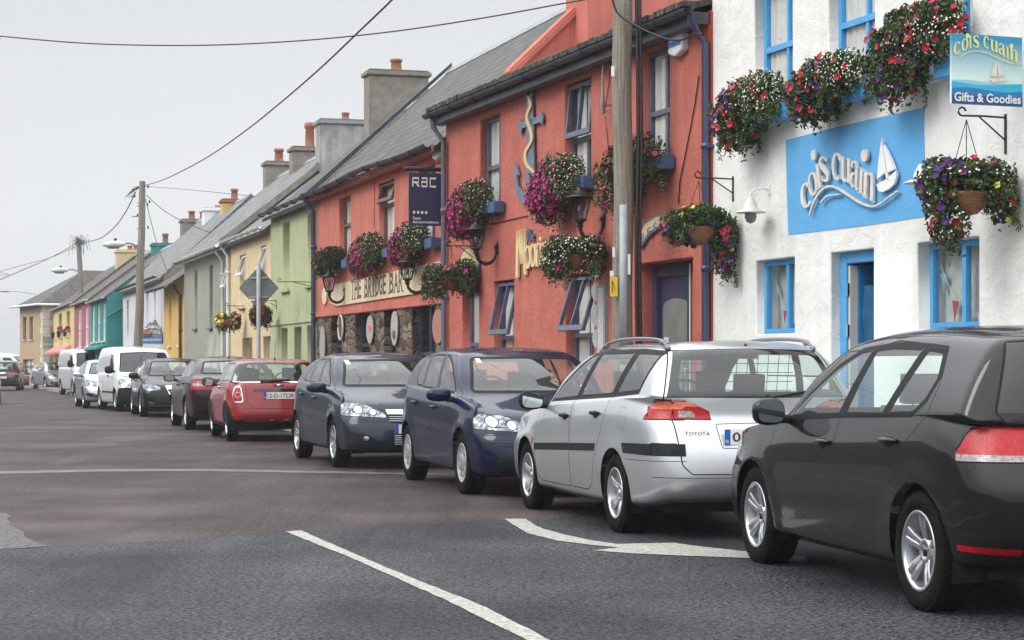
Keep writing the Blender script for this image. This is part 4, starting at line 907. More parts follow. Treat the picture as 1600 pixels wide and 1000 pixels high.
# ---------------------------------------------------------------- street facade lines (plan), measured on the photo
class Front:
    """a straight facade; s runs along it from the far end to the near end, t goes into the building"""
    def __init__(f, P0, P1):
        f.P0, f.P1 = Vector((*P0, 0)), Vector((*P1, 0)); d = f.P1-f.P0; f.len = d.length; f.u = d/f.len; f.n = Vector((-f.u.y, f.u.x, 0)); f.rz = math.atan2(f.u.y, f.u.x)
    def s(f, px, t=0.):
        r = (px-800)/F; o = f.P0+f.n*t
        return -(o.x-r*o.y)/(f.u.x-r*f.u.y)
    def w(f, s, t, z): return f.P0+f.u*s+f.n*t+Vector((0, 0, z))
    def z(f, px, py, t=0.):
        p = f.P0+f.n*t+f.u*f.s(px, t); return HC-(py-570)*p.y/F
    def sz(f, px, py, t=0.): return f.s(px, t), f.z(px, py, t)
    def root(f, name, **k): return empty(name, f.P0, f.rz, **k)
def on_line(px, c0, k):      # plan line X = c0 - k*d, hit by the ray through px
    d = c0/(k+(px-800)/F); return (c0-k*d, d)
A_ = on_line(1113, 9.866, .349); B_ = on_line(697, 9.866, .349)
kB = .31; cB = B_[0]+kB*B_[1]; C_ = on_line(495, cB, kB)
kC = .30; cC = C_[0]+kC*C_[1]
far = {px: on_line(px, cC, kC) for px in (423, 360, 288, 256, 192)}
NEAR = on_line(1790, 9.866, .349)
F_cois = Front(A_, NEAR); F_moor = Front(B_, A_); F_brid = Front(C_, B_)
F_green = Front(far[423], C_); F_cream = Front(far[360], far[423]); F_grey = Front(far[288], far[360]); F_yel = Front(far[256], far[288]); F_white = Front(far[192], far[256])
T1 = (far[192][0]-.68, far[192][1]+.2); cT = T1[0]+.3*T1[1]; T0 = on_line(141, cT, .3); P0_ = on_line(116, cT, .3); Y0_ = on_line(83.5, cT, .3)
F_teal = Front(T0, T1); F_pink = Front(P0_, T0); F_yel2 = Front(Y0_, P0_)
H1 = (Y0_[0]-.62, Y0_[1]+.2); cH = H1[0]+.5*H1[1]; H0 = on_line(31, cH, .5); F_beige = Front(H0, H1)

# ---------------------------------------------------------------- ground, road, pavement
def asphalt(name, c1, c2, c3, rough=.55, wear=.5, scale=1., gs=36.):
    m = basemat(name, c1, rough, spec=.08); nt = m.node_tree; p = nt.nodes['Principled BSDF']; L = nt.links.new
    tc = N(nt, 'TexCoord'); n0 = N(nt, 'TexNoise', ins={'Scale': gs, 'Detail': 4., 'Roughness': .8}); L(tc.outputs['Object'], n0.inputs['Vector'])
    r0 = N(nt, 'ValToRGB'); r0.color_ramp.elements[0].position = .44; r0.color_ramp.elements[1].position = .57; r0.color_ramp.elements[0].color = (*c1, 1); r0.color_ramp.elements[1].color = (*c2, 1); L(n0.outputs[0], r0.inputs[0])
    mp = N(nt, 'Mapping'); mp.inputs['Rotation'].default_value = (0, 0, R(-15)); mp.inputs['Scale'].default_value = (.75*scale, .06*scale, 1); L(tc.outputs['Object'], mp.inputs[0])
    n1 = N(nt, 'TexNoise', ins={'Scale': 1., 'Detail': 6., 'Roughness': .62, 'Distortion': .4}); L(mp.outputs[0], n1.inputs['Vector'])
    r1 = N(nt, 'MapRange', ins={'From Min': .44, 'From Max': .62, 'To Min': 0., 'To Max': wear}); L(n1.outputs[0], r1.inputs[0])
    n2 = N(nt, 'TexNoise', ins={'Scale': .55, 'Detail': 5.}); L(tc.outputs['Object'], n2.inputs['Vector'])
    r2 = N(nt, 'MapRange', ins={'From Min': .35, 'From Max': .65, 'To Min': .60, 'To Max': 1.3}); L(n2.outputs[0], r2.inputs[0])
    mx = N(nt, 'MixRGB'); L(r1.outputs[0], mx.inputs[0]); L(r0.outputs[0], mx.inputs[1]); mx.inputs[2].default_value = (*c3, 1)
    mu = N(nt, 'MixRGB', blend_type='MULTIPLY'); mu.inputs[0].default_value = 1.; L(mx.outputs[0], mu.inputs[1]); L(r2.outputs[0], mu.inputs[2]); L(mu.outputs[0], p.inputs['Base Color'])
    rr = N(nt, 'MapRange', ins={'From Min': .35, 'From Max': .7, 'To Min': rough-.12, 'To Max': rough+.2}); L(n1.outputs[0], rr.inputs[0]); L(rr.outputs[0], p.inputs['Roughness'])
    n3 = N(nt, 'TexVoronoi'); n3.inputs['Scale'].default_value = 75.; L(tc.outputs['Object'], n3.inputs['Vector'])
    b = N(nt, 'Bump', ins={'Strength': .8, 'Distance': .008}); L(n3.outputs['Distance'], b.inputs['Height']); L(b.outputs[0], p.inputs['Normal'])
    return m
def sheet(name, pts, z, mat, kind='structure', n=0, jitter=0., **k):
    out = []
    P = [Vector((p[0], p[1], z)) for p in pts]
    for i, a in enumerate(P):
        b = P[(i+1) % len(P)]; q = max(1, int((b-a).length/jitter)) if jitter else 1
        for j in range(q):
            t = j/q; v = a.lerp(b, t); 
            if jitter and 0 < j: nn = Vector((-(b-a).y, (b-a).x, 0)).normalized(); v = v + nn*random.uniform(-n, n)
            out.append(v)
    m_ = MB(); m_.face(out); return m_.build(name, mat, kind=kind, **k)
random.seed(7)
bank_mat = varied('added_bank_green', (.018, .024, .014), (.032, .04, .022), 6, .95, .6, 40)  # very dark green for the added bank that the car sides reflect
MBg = MB(); MBg.face([(-600, -60, -.004), (600, -60, -.004), (600, 640, -.004), (-600, 640, -.004)]); MBg.build('ground', varied('ground_grey', (.04, .04, .04), (.06, .06, .058), .5, .9, .3, 30), kind='structure')
old = asphalt('asphalt_old', (.007, .0045, .0043), (.070, .050, .048), (.098, .080, .080), .55, .75, gs=26.)
new = asphalt('asphalt_new', (.004, .0041, .0047), (.074, .075, .083), (.062, .063, .070), .55, .28, 1.6)
road = [(-1.67-40, 8), (7.0, 8)]
road = [(-30, 4), (8.0, 4), (8.0, 10.5), (6.1, 10.5)] + [tuple((f.P1-f.n*1.3)[:2]) for f in (F_moor, F_brid, F_green)][:0]
edge = [tuple((f.P0 - f.n*.9)[:2]) for f in (F_cois, F_moor, F_brid, F_green, F_cream, F_grey, F_yel)] + [tuple((F_teal.P1-F_teal.n*.9)[:2]), tuple((F_yel2.P0-F_yel2.n*.9)[:2]), tuple((F_beige.P0-F_beige.n*1.2)[:2])]
K0 = tuple((F_cois.P1-F_cois.n*1.6)[:2]); kerb = [K0, tuple((F_cois.P0-F_cois.n*1.45)[:2]), tuple((F_moor.P0-F_moor.n*1.2)[:2])] + edge[2:]
sheet('road', [(-34, -10), (10.5, -10), (K0[0]+.3, K0[1]-2)] + kerb + [(-64, 190), (-68, 190), (-40, 110), (-20, 40)], 0.0, old)
fr = [ground(-1500, 900), ground(-60, 861), ground(40, 858), ground(110, 853), ground(250, 846), ground(460, 831.5), ground(640, 822), ground(790, 813), ground(960, 806), ground(1100, 800)]
sheet('new_road_surface', [(p.x, p.y) for p in fr] + [(5.2, 17.2), (6.5, 12), (8.5, 4), (9, -8), (-20, -8)], .004, new, n=.025, jitter=.35)
sheet('road_joint', [tuple(ground(px, py)[:2]) for px, py in ((-1500, 742), (-40, 737), (160, 733.5), (330, 733), (480, 736), (640, 739.5), (700, 740.5), (700, 742), (640, 741.5), (480, 739.3), (330, 736.6), (160, 737.4), (-40, 741.5), (-1500, 748))], .004,
      varied('joint_grey', (.05, .038, .038), (.125, .112, .116), 2.5, .55, .4, 60), n=.06, jitter=.4)
sheet('road_patch', [tuple(ground(px, py)[:2]) for px, py in ((-900, 775), (-30, 798), (10, 803), (25, 826), (50, 845), (75, 854), (40, 857), (-30, 860), (-900, 880))], .004, varied('patch_concrete', (.03, .026, .025), (.15, .14, .135), 26, .8, .6, 60), n=.03, jitter=.3)
white = varied('road_paint', (.17, .16, .145), (.44, .43, .385), 38, .6, .4, 90)
sheet('road_marking', [tuple(ground(px, py)[:2]) for px, py in ((446, 832), (470, 830), (600, 887), (760, 951), (862, 1004), (950, 1050), (880, 1060), (826, 1004), (700, 941), (560, 878))], .008, white, n=.006, jitter=.12)
sheet('road_marking', [tuple(ground(px, py)[:2]) for px, py in ((788, 812), (822, 812), (836, 822), (850, 828), (880, 836), (920, 845), (965, 851.5), (1010, 850.5), (1052, 849.5), (1100, 856), (1146, 861), (1190, 866), (1260, 872), (1260, 882), (1190, 874.5), (1130, 872), (1050, 869), (985, 866), (928, 861.5), (968, 857), (920, 852.5), (870, 846), (826, 835), (800, 820))], .008, white, n=.004, jitter=.08)
kb = MB(); kz = .12
pv = MB(); kst = M_ = varied('kerb_stone', (.22, .22, .21), (.34, .33, .32), 8, .85, .4, 50)
wall_side = [tuple((F_cois.P1+F_cois.n*.2)[:2])] + [tuple((f.P0+f.n*.25)[:2]) for f in (F_cois, F_moor, F_brid, F_green, F_cream, F_grey, F_yel)] + [tuple((F_teal.P1+F_teal.n*.3)[:2]), tuple((F_yel2.P0+F_yel2.n*.3)[:2]), tuple((F_beige.P0+F_beige.n*.3)[:2])]
kpts = kerb
for i in range(len(kpts)-1):
    a, b = Vector((*kpts[i], 0)), Vector((*kpts[i+1], 0)); L_ = (b-a).length; n = Vector((-(b-a).y, (b-a).x, 0)).normalized()
    if n.x < 0: n = -n
    for j in range(int(L_//.9)+1):
        t0, t1 = j*.9/L_, min(1, (j*.9+.89)/L_)
        if t0 >= 1: break
        p, q = a.lerp(b, t0), a.lerp(b, t1); kb.prism([p, q, q+n*.14, p+n*.14], (0, 0, kz))
    wa, wb = Vector((*wall_side[i], 0)), Vector((*wall_side[i+1], 0)); pv.face([a+n*.14+Vector((0, 0, kz-.004)), b+n*.14+Vector((0, 0, kz-.004)), wb+Vector((0, 0, kz-.004)), wa+Vector((0, 0, kz-.004))])
kb.build('kerb', kst, kind='structure'); pv.build('pavement', varied('pavement_concrete', (.15, .145, .14), (.22, .21, .20), 3, .8, .4, 40), kind='structure')
# unseen bank left of the view, added to darken reflections in the car sides
bk = MB(); rows = []
for i in range(68):
    y = -45+i*3.5; x0 = -11.5 if y < 8 else -11.5-(y-8)*.285; rows.append([(x0-j*1.3-random.uniform(-.3, .3), y, .0+(1-math.exp(-j*.5))*(3.6+min(3.2, max(0, y-22)*.09)+.5*math.sin(i*.7)+random.uniform(-.3, .3)) - .01) for j in range(11)])
bk.grid(rows); bk.build('added_bank', bank_mat, kind='structure')

# ---------------------------------------------------------------- building kit
def wall_with_holes(f, s0, s1, z0, z1, holes, th=.35, mi=0, bevel=0., ztop=None):
    """outer skin at t=0 with openings and their reveals"""
    m = MB(); S = sorted({s0, s1} | {h[0] for h in holes} | {h[1] for h in holes}); Z = sorted({z0, z1} | {h[2] for h in holes} | {h[3] for h in holes})
    S2 = []
    for a, b in zip(S[:-1], S[1:]):
        n = max(1, int((b-a)/.6)); S2 += [a+(b-a)*i/n for i in range(n)]
    S2.append(S[-1])
    zf = ztop or (lambda s: 0)
    def pt(s, z, t=0.): return (s, t, z+(zf(s) if z == z1 else 0))
    for a, b in zip(S2[:-1], S2[1:]):
        for c, d in zip(Z[:-1], Z[1:]):
            ms, mz = (a+b)/2, (c+d)/2
            if any(h[0] < ms < h[1] and h[2] < mz < h[3] for h in holes): continue
            m.face([pt(a, c), pt(b, c), pt(b, d), pt(a, d)], mi)
    for h in holes:
        a, b, c, d = h[:4]; q = th
        cs = [x for x in S2 if a <= x <= b]
        for x, y in zip(cs[:-1], cs[1:]): m.face([(x, 0, d), (y, 0, d), (y, q, d), (x, q, d)], mi); m.face([(x, 0, c), (x, q, c), (y, q, c), (y, 0, c)], mi)
        zz = [x for x in Z if c <= x <= d]
        for e, g in zip(zz[:-1], zz[1:]): m.face([(a, 0, e), (a, 0, g), (a, q, g), (a, q, e)], mi); m.face([(b, 0, e), (b, q, e), (b, q, g), (b, 0, g)], mi)
    return m
def finish_wall(m, name, mats, root, bevel, holes, **k):
    o = m.build(name, mats, root, **k)
    bm = bmesh.new(); bm.from_mesh(o.data); bmesh.ops.remove_doubles(bm, verts=bm.verts, dist=1e-4)
    bmesh.ops.dissolve_degenerate(bm, edges=bm.edges, dist=1e-4)
    bmesh.ops.recalc_face_normals(bm, faces=bm.faces)
    if bevel:
        ed = [e for e in bm.edges if len(e.link_faces) == 2 and e.calc_face_angle(0) > 1. and abs(e.verts[0].co.y) < 1e-3 and abs(e.verts[1].co.y) < 1e-3]
        bmesh.ops.bevel(bm, geom=ed, offset=bevel, segments=3, profile=.5, affect='EDGES', clamp_overlap=True)
        for fc in bm.faces: fc.smooth = True
    bm.to_mesh(o.data); bm.free(); return o
def gable_roof(root, L, ze, D, rise, mat, over=.22, o0=0., o1=0., th=.07, ridge=None, name='roof', wallmat=None, sag=.0, edge=None):
    """two pitches parallel to the street; gable walls under it"""
    k = rise/D; n = 12; fr_, bk_ = [], []
    S = [-o0+(L+o0+o1)*i/n for i in range(n+1)]
    sg = lambda s: -sag*math.sin(PI*min(1, max(0, s/L)))
    m = MB(); R_ = []
    for s in S: g = sg(s); R_.append([(s, -over, ze-over*k+g), (s, D, ze+rise+g*.5), (s, 2*D+over, ze-over*k)])
    m.grid(R_, 0, False); m.grid([[(p[0], p[1], p[2]-th) for p in r] for r in R_][::-1], 0, False)
    for r in (R_[0], R_[-1]): m.face([r[0], r[1], (r[1][0], r[1][1], r[1][2]-th), (r[0][0], r[0][1], r[0][2]-th)], 0); m.face([r[1], r[2], (r[2][0], r[2][1], r[2][2]-th), (r[1][0], r[1][1], r[1][2]-th)], 0)
    for a, b in zip(R_[:-1], R_[1:]): m.face([a[0], b[0], (b[0][0], b[0][1], b[0][2]-th), (a[0][0], a[0][1], a[0][2]-th)], 0)
    ro = m.build(name, mat, root)
    rt = MB(); seg = int(L/.45)
    for i in range(seg): a, b = L*i/seg, L*(i+1)/seg-.01; z = ze+rise+sg((a+b)/2)*.5; rt.prism([(a, D-.13, z-.10), (a, D, z+.045), (a, D+.13, z-.10)], (b-a, 0, 0))
    rt.build('ridge_tiles', ridge or mat, ro)
    g = MB()
    for s in (0.004, L-.004): g.face([(s, .002, ze-.02), (s, 2*D, ze-.02), (s, D, ze+rise-.10)])
    g.face([(0, 2*D, 0), (L, 2*D, 0), (L, 2*D, ze), (0, 2*D, ze)])
    for s in (0.004, L-.004): g.face([(s, .002, 0), (s, 2*D, 0), (s, 2*D, ze-.01), (s, .002, ze-.01)])
    g.build('gable_wall', wallmat, root)
    return ro
def gutter(root, L, z, t, mat, r=.06, s0=0., clips=1.1, sag=None, bracket=True):
    m = MB(); n = 10; sg = sag or (lambda s: 0); rows = []
    for i in range(n+1): s = s0+(L-s0)*i/n; rows.append([(s, t-r*math.cos(q), z-r*math.sin(q)+sg(s)) for q in [PI*j/8 for j in range(9)]])
    m.grid(rows); m.grid([[(p[0], t+(p[1]-t)*.82, z+(p[2]-z)*.82) for p in r_] for r_ in rows][::-1])
    for i in range(int(L/clips)+1):
        s = s0+min(i*clips+.3, L-s0-.05); m.tube([(s, t-(r+.008)*math.cos(q), z-(r+.008)*math.sin(q)+sg(s)) for q in [PI*j/8 for j in range(9)]], .016, 5)
    return m.build('gutter', mat, root)
def downpipe(root, s, z0, z1, mat, r=.038, t=-.07, neck=True):
    m = MB(); pts = ([(s, -.26, z1+.02), (s, -.24, z1-.10), (s, t, z1-.32)] if neck else [(s, t, z1)]) + [(s, t, z0)]
    m.tube(pts, r, 10)
    z = z0+.9
    while z < z1-.4: m.lathe([(r, -.03), (r+.012, -.03), (r+.012, .03), (r, .03)], 'z', (s, t, z), 10); m.box((s-.07, t+.01, z-.015), (s+.07, 0, z+.015)); z += 1.35
    return m.build('downpipe', mat, root)
def window(root, a, b, c, d, t, fm, cols=2, rows_=2, sill=None, curtain=None, bar=.05, mid=.5, tilt=None, trans=.55, name='window', cas=None, glass='winglass', sillw=.06, sillt=-.07):
    """frame set at depth t in the opening a..b, c..d; children: pane, sill, curtain"""
    m = MB(); w = .055; y0, y1 = t, t+.06
    m.box((a, y0, c), (a+w, y1, d)); m.box((b-w, y0, c), (b, y1, d)); m.box((a+w, y0, d-w), (b-w, y1, d)); m.box((a+w, y0, c), (b-w, y1, c+w))
    zt = c+(d-c)*trans
    if rows_ == 2: m.box((a+w, y0-.006, zt-.03), (b-w, y1, zt+.03))
    if cols > 1:
        for i in range(1, cols):
            s = a+(b-a)*(mid if cols == 2 else i/cols)
            if not (tilt and tilt[0] == 'all'):
                for z0, z1 in (((c+w, zt-.03), (zt+.03, d-w)) if rows_ == 2 else ((c+w, d-w),)):
                    if tilt and ((tilt[0] == 'top' and z0 > zt) or (tilt[0] == 'bottom' and z1 < zt)): continue
                    m.box((s-bar/2, y0+.004, z0), (s+bar/2, y1, z1))
    o = m.build(name, fm, root)
    p = MB()
    def pane(z0, z1): p.face([(a+w*.5, t+.03, z0), (b-w*.5, t+.03, z0), (b-w*.5, t+.03, z1), (a+w*.5, t+.03, z1)])
    if tilt and tilt[0] != 'all' and rows_ == 2:
        pane(*((c+w, zt) if tilt[0] == 'top' else (zt, d-w)))
    elif not tilt: pane(c+w*.5, d-w*.5)
    if p.v: p.build('pane', M[glass], o)
    if tilt:      # top-hung sash pushed out at the bottom
        z0, z1 = (zt+.02, d-w*.6) if tilt[0] == 'top' else ((c+w*.6, zt-.02) if tilt[0] == 'bottom' else (c+w*.5, d-w*.5)); H = z1-z0; an = tilt[1]
        T = lambda s, h, q=0.: (s, t-.005-math.sin(an)*h-math.cos(an)*q, z1-math.cos(an)*h+math.sin(an)*q)
        q = MB()
        def bar_(s0, s1, h0, h1):
            P = [T(s0, h0), T(s1, h0), T(s1, h1), T(s0, h1)]; Q = [T(s0, h0, .05), T(s1, h0, .05), T(s1, h1, .05), T(s0, h1, .05)]
            q.face(P[::-1]); q.face(Q)
            for i in range(4): j = (i+1) % 4; q.face([P[i], P[j], Q[j], Q[i]])
        A, B = a+w*.6, b-w*.6; bar_(A, A+.05, 0, H); bar_(B-.05, B, 0, H); bar_(A+.05, B-.05, 0, .05); bar_(A+.05, B-.05, H-.07, H)
        if cols == 2: s = (A+B)/2; bar_(s-.02, s+.02, .05, H-.07)
        so = q.build('sash', fm, o); g = MB(); g.face([T(A+.03, .03, .025), T(B-.03, .03, .025), T(B-.03, H-.03, .025), T(A+.03, H-.03, .025)]); g.build('pane', M[glass], o)
    if sill is not None:
        q = MB(); q.box((a-.05, sillt, c-sillw), (b+.05, t+.02, c)); q.build('sill', sill, o, bevel=.008)
    if curtain:
        for (ca, cb) in curtain:
            q = MB(); n = 24; s0, s1 = a+(b-a)*ca, a+(b-a)*cb
            q.grid([[(s0+(s1-s0)*i/n, t+.052+.012*math.sin(i*1.9), z) for i in range(n+1)] for z in (c+.02, d-.02)]); q.build('curtain', M['curtain'], o)
    return o
def backing(root, L, ze, t=.75):
    m = MB(); m.face([(.01, t, .1), (L-.01, t, .1), (L-.01, t, ze-.05), (.01, t, ze-.05)])
    return m.build('room_back', M['room'], root)
def chimney(root, s, D, w, d, z0, z1, mat, capmat=None, pots=(), cap=.06, potmat=None):
    """stack across the ridge: w along the street, d across it"""
    m = MB(); m.box((s-w/2, D-d/2, z0), (s+w/2, D+d/2, z1)); o = m.build('chimney', mat, root, bevel=.02)
    c = MB(); c.box((s-w/2-cap, D-d/2-cap, z1), (s+w/2+cap, D+d/2+cap, z1+.11)); c.box((s-w/2-.01, D-d/2-.01, z1+.11), (s+w/2+.01, D+d/2+.01, z1+.15)); c.build('chimney_cap', capmat or mat, o, bevel=.02)
    for pt_, r, h in pots:
        p = MB(); p.lathe([(r*1.08, 0), (r, .05), (r*.9, h*.75), (r*1.15, h*.78), (r*1.15, h*.9), (r*.95, h), (r*.75, h), (r*.75, h-.1)], 'z', (s, D+pt_, z1+.14), 16); p.build('chimney_pot', potmat or M['terracotta'], o)
    return o
def box_part(root, name, mat, lo, hi, bevel=.004, **k):
    m = MB(); m.box(lo, hi); return m.build(name, mat, root, bevel=bevel, **k)

M['winglass'] = glass_mat('window_glass', (.86, .88, .88), .95, .0, 1.55)
M['shopglass'] = glass_mat('shop_glass', (.8, .83, .83), .95, .0, 1.5)
M['room'] = basemat('dark_room', (.035, .032, .03), .9)
M['curtain'] = varied('net_curtain', (.62, .58, .53), (.80, .78, .74), 14, .9, .3, 40, streak=(6, 6, .3))
M['terracotta'] = varied('terracotta', (.26, .10, .06), (.36, .15, .09), 10, .8, .3, 40)
M['lead'] = varied('lead_grey', (.20, .21, .22), (.30, .31, .32), 6, .6, .3, 40)
M['navy'] = basemat('navy_gloss', (.035, .045, .10), .3, coat=.3)
M['slateblue'] = varied('slate_blue_paint', (.10, .12, .17), (.15, .17, .23), 8, .45, .2, 60)
M['upvc'] = basemat('upvc_white', (.78, .78, .77), .3)
M['whitegutter'] = varied('white_gutter', (.55, .55, .53), (.72, .72, .70), 5, .5, .2, 60)
M['cement'] = varied('cement_render', (.19, .17, .145), (.27, .245, .21), 6, .9, .6, 60)
M['blackgutter'] = varied('black_gutter', (.03, .034, .042), (.06, .066, .08), 5, .4, .2, 60)
M['skyblue'] = varied('sky_blue_paint', (.06, .33, .66), (.09, .38, .72), 8, .4, .25, 60)
coral = render_wall('coral_render', (.56, .17, .125), (.74, .68, .66), bscale=10, bump=.8, dist=.035, stain=.8)
coral2 = render_wall('coral_smooth', (.58, .185, .138), (.76, .7, .68), bscale=20, bump=.45, dist=.015, stain=.8)
brick_orange = render_wall('orange_plaster', (.40, .075, .025), (.7, .6, .5), bscale=16, bump=.4, dist=.02)
# ================================================================ white shop with sky-blue joinery
f = F_cois; rt = f.root('gift_shop', label='whitewashed shop with thick walls, sky-blue windows and door and a blue panel', cat='shop')
wh = render_wall('whitewash', (.80, .795, .77), (.80, .78, .74), bscale=5, bump=.6, dist=.04, stain=.45)
Lc, Hc = f.len, 6.6
ups = [(f.s(1178.5), f.s(1238), 3.84, 5.25), (f.s(1294), f.s(1366), 3.84, 5.25), (f.s(1441), f.s(1519), 3.84, 5.25)]
g1 = (f.s(1181), f.s(1241), 1.61, 2.38); dr = (f.s(1298), f.s(1364.5), .12, 2.38); g3 = (f.s(1433), f.s(1529), 1.61, 2.38)
holes = ups+[g1, dr, g3, (f.s(1680), f.s(1760), 1.61, 2.38)]
finish_wall(wall_with_holes(f, 0, Lc, 0, Hc, holes, .40), 'wall', wh, rt, .05, holes)
gable_roof(rt, Lc, Hc, 3.2, 2.4, slates('slate_dark', (.10, .10, .105), (.15, .15, .155)), wallmat=wh)
for a, b, c, d in ups: window(rt, a, b, c, d, .115, M['skyblue'], 2, 2, M['skyblue'] if 0 else wh, [(0, 1)], bar=.045, mid=.62, trans=.53)
window(rt, *g1, .10, M['skyblue'], 2, 1, wh, None, bar=.05, mid=.60, glass='shopglass', sillt=-.01)
window(rt, *g3, .13, M['skyblue'], 2, 1, wh, None, bar=.06, mid=.56, glass='shopglass', sillt=-.01)
window(rt, *holes[-1], .13, M['skyblue'], 2, 1, wh, None)
m = MB(); m.box((0.02, .72, .1), (Lc-.02, .76, 6.4)); m.build('room_back', M['room'], rt)
warm = varied('shop_display', (.52, .50, .46), (.80, .78, .73), 4, .9, .2, 20)
for a, b, c, d in (g1, g3):
    m = MB(); m.face([(a, .27, c), (b, .27, c), (b, .27, d), (a, .27, d)]); m.build('display_back', warm, rt)
# painted panel (4 mm proud) and raised lettering
m = MB(); P = [f.sz(*p) for p in ((1228.5, 219), (1290, 203), (1360, 186.5), (1445, 168), (1444, 200), (1446, 260), (1444, 340), (1350, 353), (1232.5, 367), (1230, 300))]
P[6] = (P[3][0], P[8][1]); m.prism([(s, 0, z) for s, z in P], (0, -.006, 0)); m.build('blue_panel', render_wall('panel_blue', (.13, .40, .70), (.8, .85, .9), bscale=7, bump=.5, dist=.025, stain=.5), rt)
a, b, c, d = dr
m = MB(); t = .10
m.box((a, t, c), (a+.13, t+.08, d)); m.box((b-.10, t, c), (b, t+.08, d)); m.box((a+.13, t, d-.11), (b-.10, t+.08, d)); do = m.build('door_frame', M['skyblue'], rt, bevel=.008)
M['deepblue'] = varied('deep_blue_door', (.015, .16, .36), (.02, .20, .42), 6, .45, .2, 40)
m = MB(); m.box((a+.16, .2, c+.02), (a+.20, .58, d-.13)); m.box((a+.20, .60, c+.02), (b+.5, .64, d-.10)); dd = m.build('door', M['deepblue'], rt, bevel=.01)
m = MB(); m.box((a+.135, .12, c+.02), (a+.17, .2, d-.13)); m.build('door_edge', basemat('door_edge_cream', (.6, .56, .48), .6), rt)
m = MB()
for z in (2.02, 1.62, .8): m.box((a+.13, .095, z-.06), (a+.165, .12, z+.06))
m.build('hinge', M['chrome'], rt)
# shirt hanging inside the doorway
def cloth(name, pts, t, wob, mat, **k):
    return None
ts = empty('t_shirt', f.w(f.s(1356, .30), .30, 1.76), f.rz, label='dark blue T-shirt on a hanger inside the open blue doorway', cat='T-shirt')
m = MB(); rows = []
for i in range(15):
    z = .30-i*.085; h = .26+.02*math.sin(i) if i > 1 else (.10, .2)[i]
    rows.append([(h*math.cos(q)*(1+.05*math.sin(3*q+i*.3)), .055*math.sin(q)*(1+.3*math.sin(5*q+i)), z) for q in [2*PI*j/28 for j in range(28)]])
m.grid(rows, 0, True, True)
for sg in (1, -1):
    m.grid([[(sg*(.18+.14*k), .045*math.cos(q)*(1-.15*k), .24-.16*k+.075*math.sin(q)) for q in [2*PI*j/12 for j in range(12)]] for k in (0, .5, 1, 1.4)], 0, True, True)
m.build('cloth', varied('tshirt_blue', (.01, .085, .17), (.018, .12, .23), 9, .9, .4, 40), ts); m = MB(); m.tube([(-.18, 0, .25), (0, 0, .34), (.18, 0, .25)], .008, 6); m.tube([(0, 0, .34), (0, 0, .42), (.03, 0, .45)], .004, 6); m.build('hanger', M['satin_black'], ts)
# bunting behind the shop windows
cols_b = [(.55, .05, .07), (.25, .45, .62), (.65, .63, .6), (.5, .1, .1), (.2, .38, .6)]
for wi, (a, b, c, d) in enumerate((g1, g3)):
    bt = empty('bunting', f.w(a, .21, c), f.rz, label=['string of small red and blue pennants in the shop window left of the door', 'string of red striped and blue pennants in the larger shop window right of the door'][wi], cat='bunting', group='bunting in the shop windows')
    w_ = b-a; h_ = d-c
    pts = [(w_*q/10, 0, h_*(.85-.5*math.sin(PI*q/10)*(1 if q % 4 else .7)-.04*q)) for q in range(11)]
    m = MB(); m.tube(pts, .004, 5); m.build('string', M['plate_white'], bt)
    for q in range(1, 10, 2):
        m = MB(); x, y, z = pts[q]; s_ = .06 if wi == 0 else .085; m.prism([(x-s_*.6, -.003, z), (x+s_*.6, .002, z-.01), (x+.02*(q % 3-1), 0, z-s_*2.2)], (0, .003, 0)); m.build('pennant', basemat('bunting_%d' % (q % 5), cols_b[q % 5], .8), bt)

# ---- stroke lettering: ribbons measured on the photo, standing off the wall
def ribbon(mb, pts, wid, fn, t0, t1, mi=0, closed=False):
    P = [Vector(p) for p in pts]; n = len(P); A, B = [], []
    for i, p in enumerate(P):
        d = (P[(i+1) % n]-P[i-1]) if closed else (P[min(i+1, n-1)]-P[max(i-1, 0)]); d.normalize(); q = Vector((-d.y, d.x)); w = wid[i] if isinstance(wid, (list, tuple)) else wid
        A.append(p+q*w/2); B.append(p-q*w/2)
    k = n if closed else n-1
    for i in range(k):
        j = (i+1) % n; a, b, c, d = A[i], A[j], B[j], B[i]
        f0 = [Vector(fn(q, t0)) for q in (a, b, c, d)]; f1 = [Vector(fn(q, t1)) for q in (a, b, c, d)]
        mb.face(f1, mi); mb.face(f0[::-1], mi); mb.face([f0[0], f0[1], f1[1], f1[0]], mi); mb.face([f0[3], f0[2], f1[2], f1[3]], mi)
        if not closed and i == 0: mb.face([f0[0], f0[3], f1[3], f1[0]], mi)
        if not closed and i == k-1: mb.face([f0[1], f0[2], f1[2], f1[1]], mi)
def spline(pts, n=5): return [tuple(p) for p in pchip2(pts, n)]
def pchip2(pts, n):
    P = np.array(pts, float); out = []
    for i in range(len(P)-1):
        p0, p1, p2, p3 = P[max(i-1, 0)], P[i], P[i+1], P[min(i+2, len(P)-1)]
        for j in range(n): t = j/n; out.append(.5*((2*p1)+(-p0+p2)*t+(2*p0-5*p1+4*p2-p3)*t*t+(-p0+3*p1-3*p2+p3)*t**3))
    out.append(P[-1]); return out
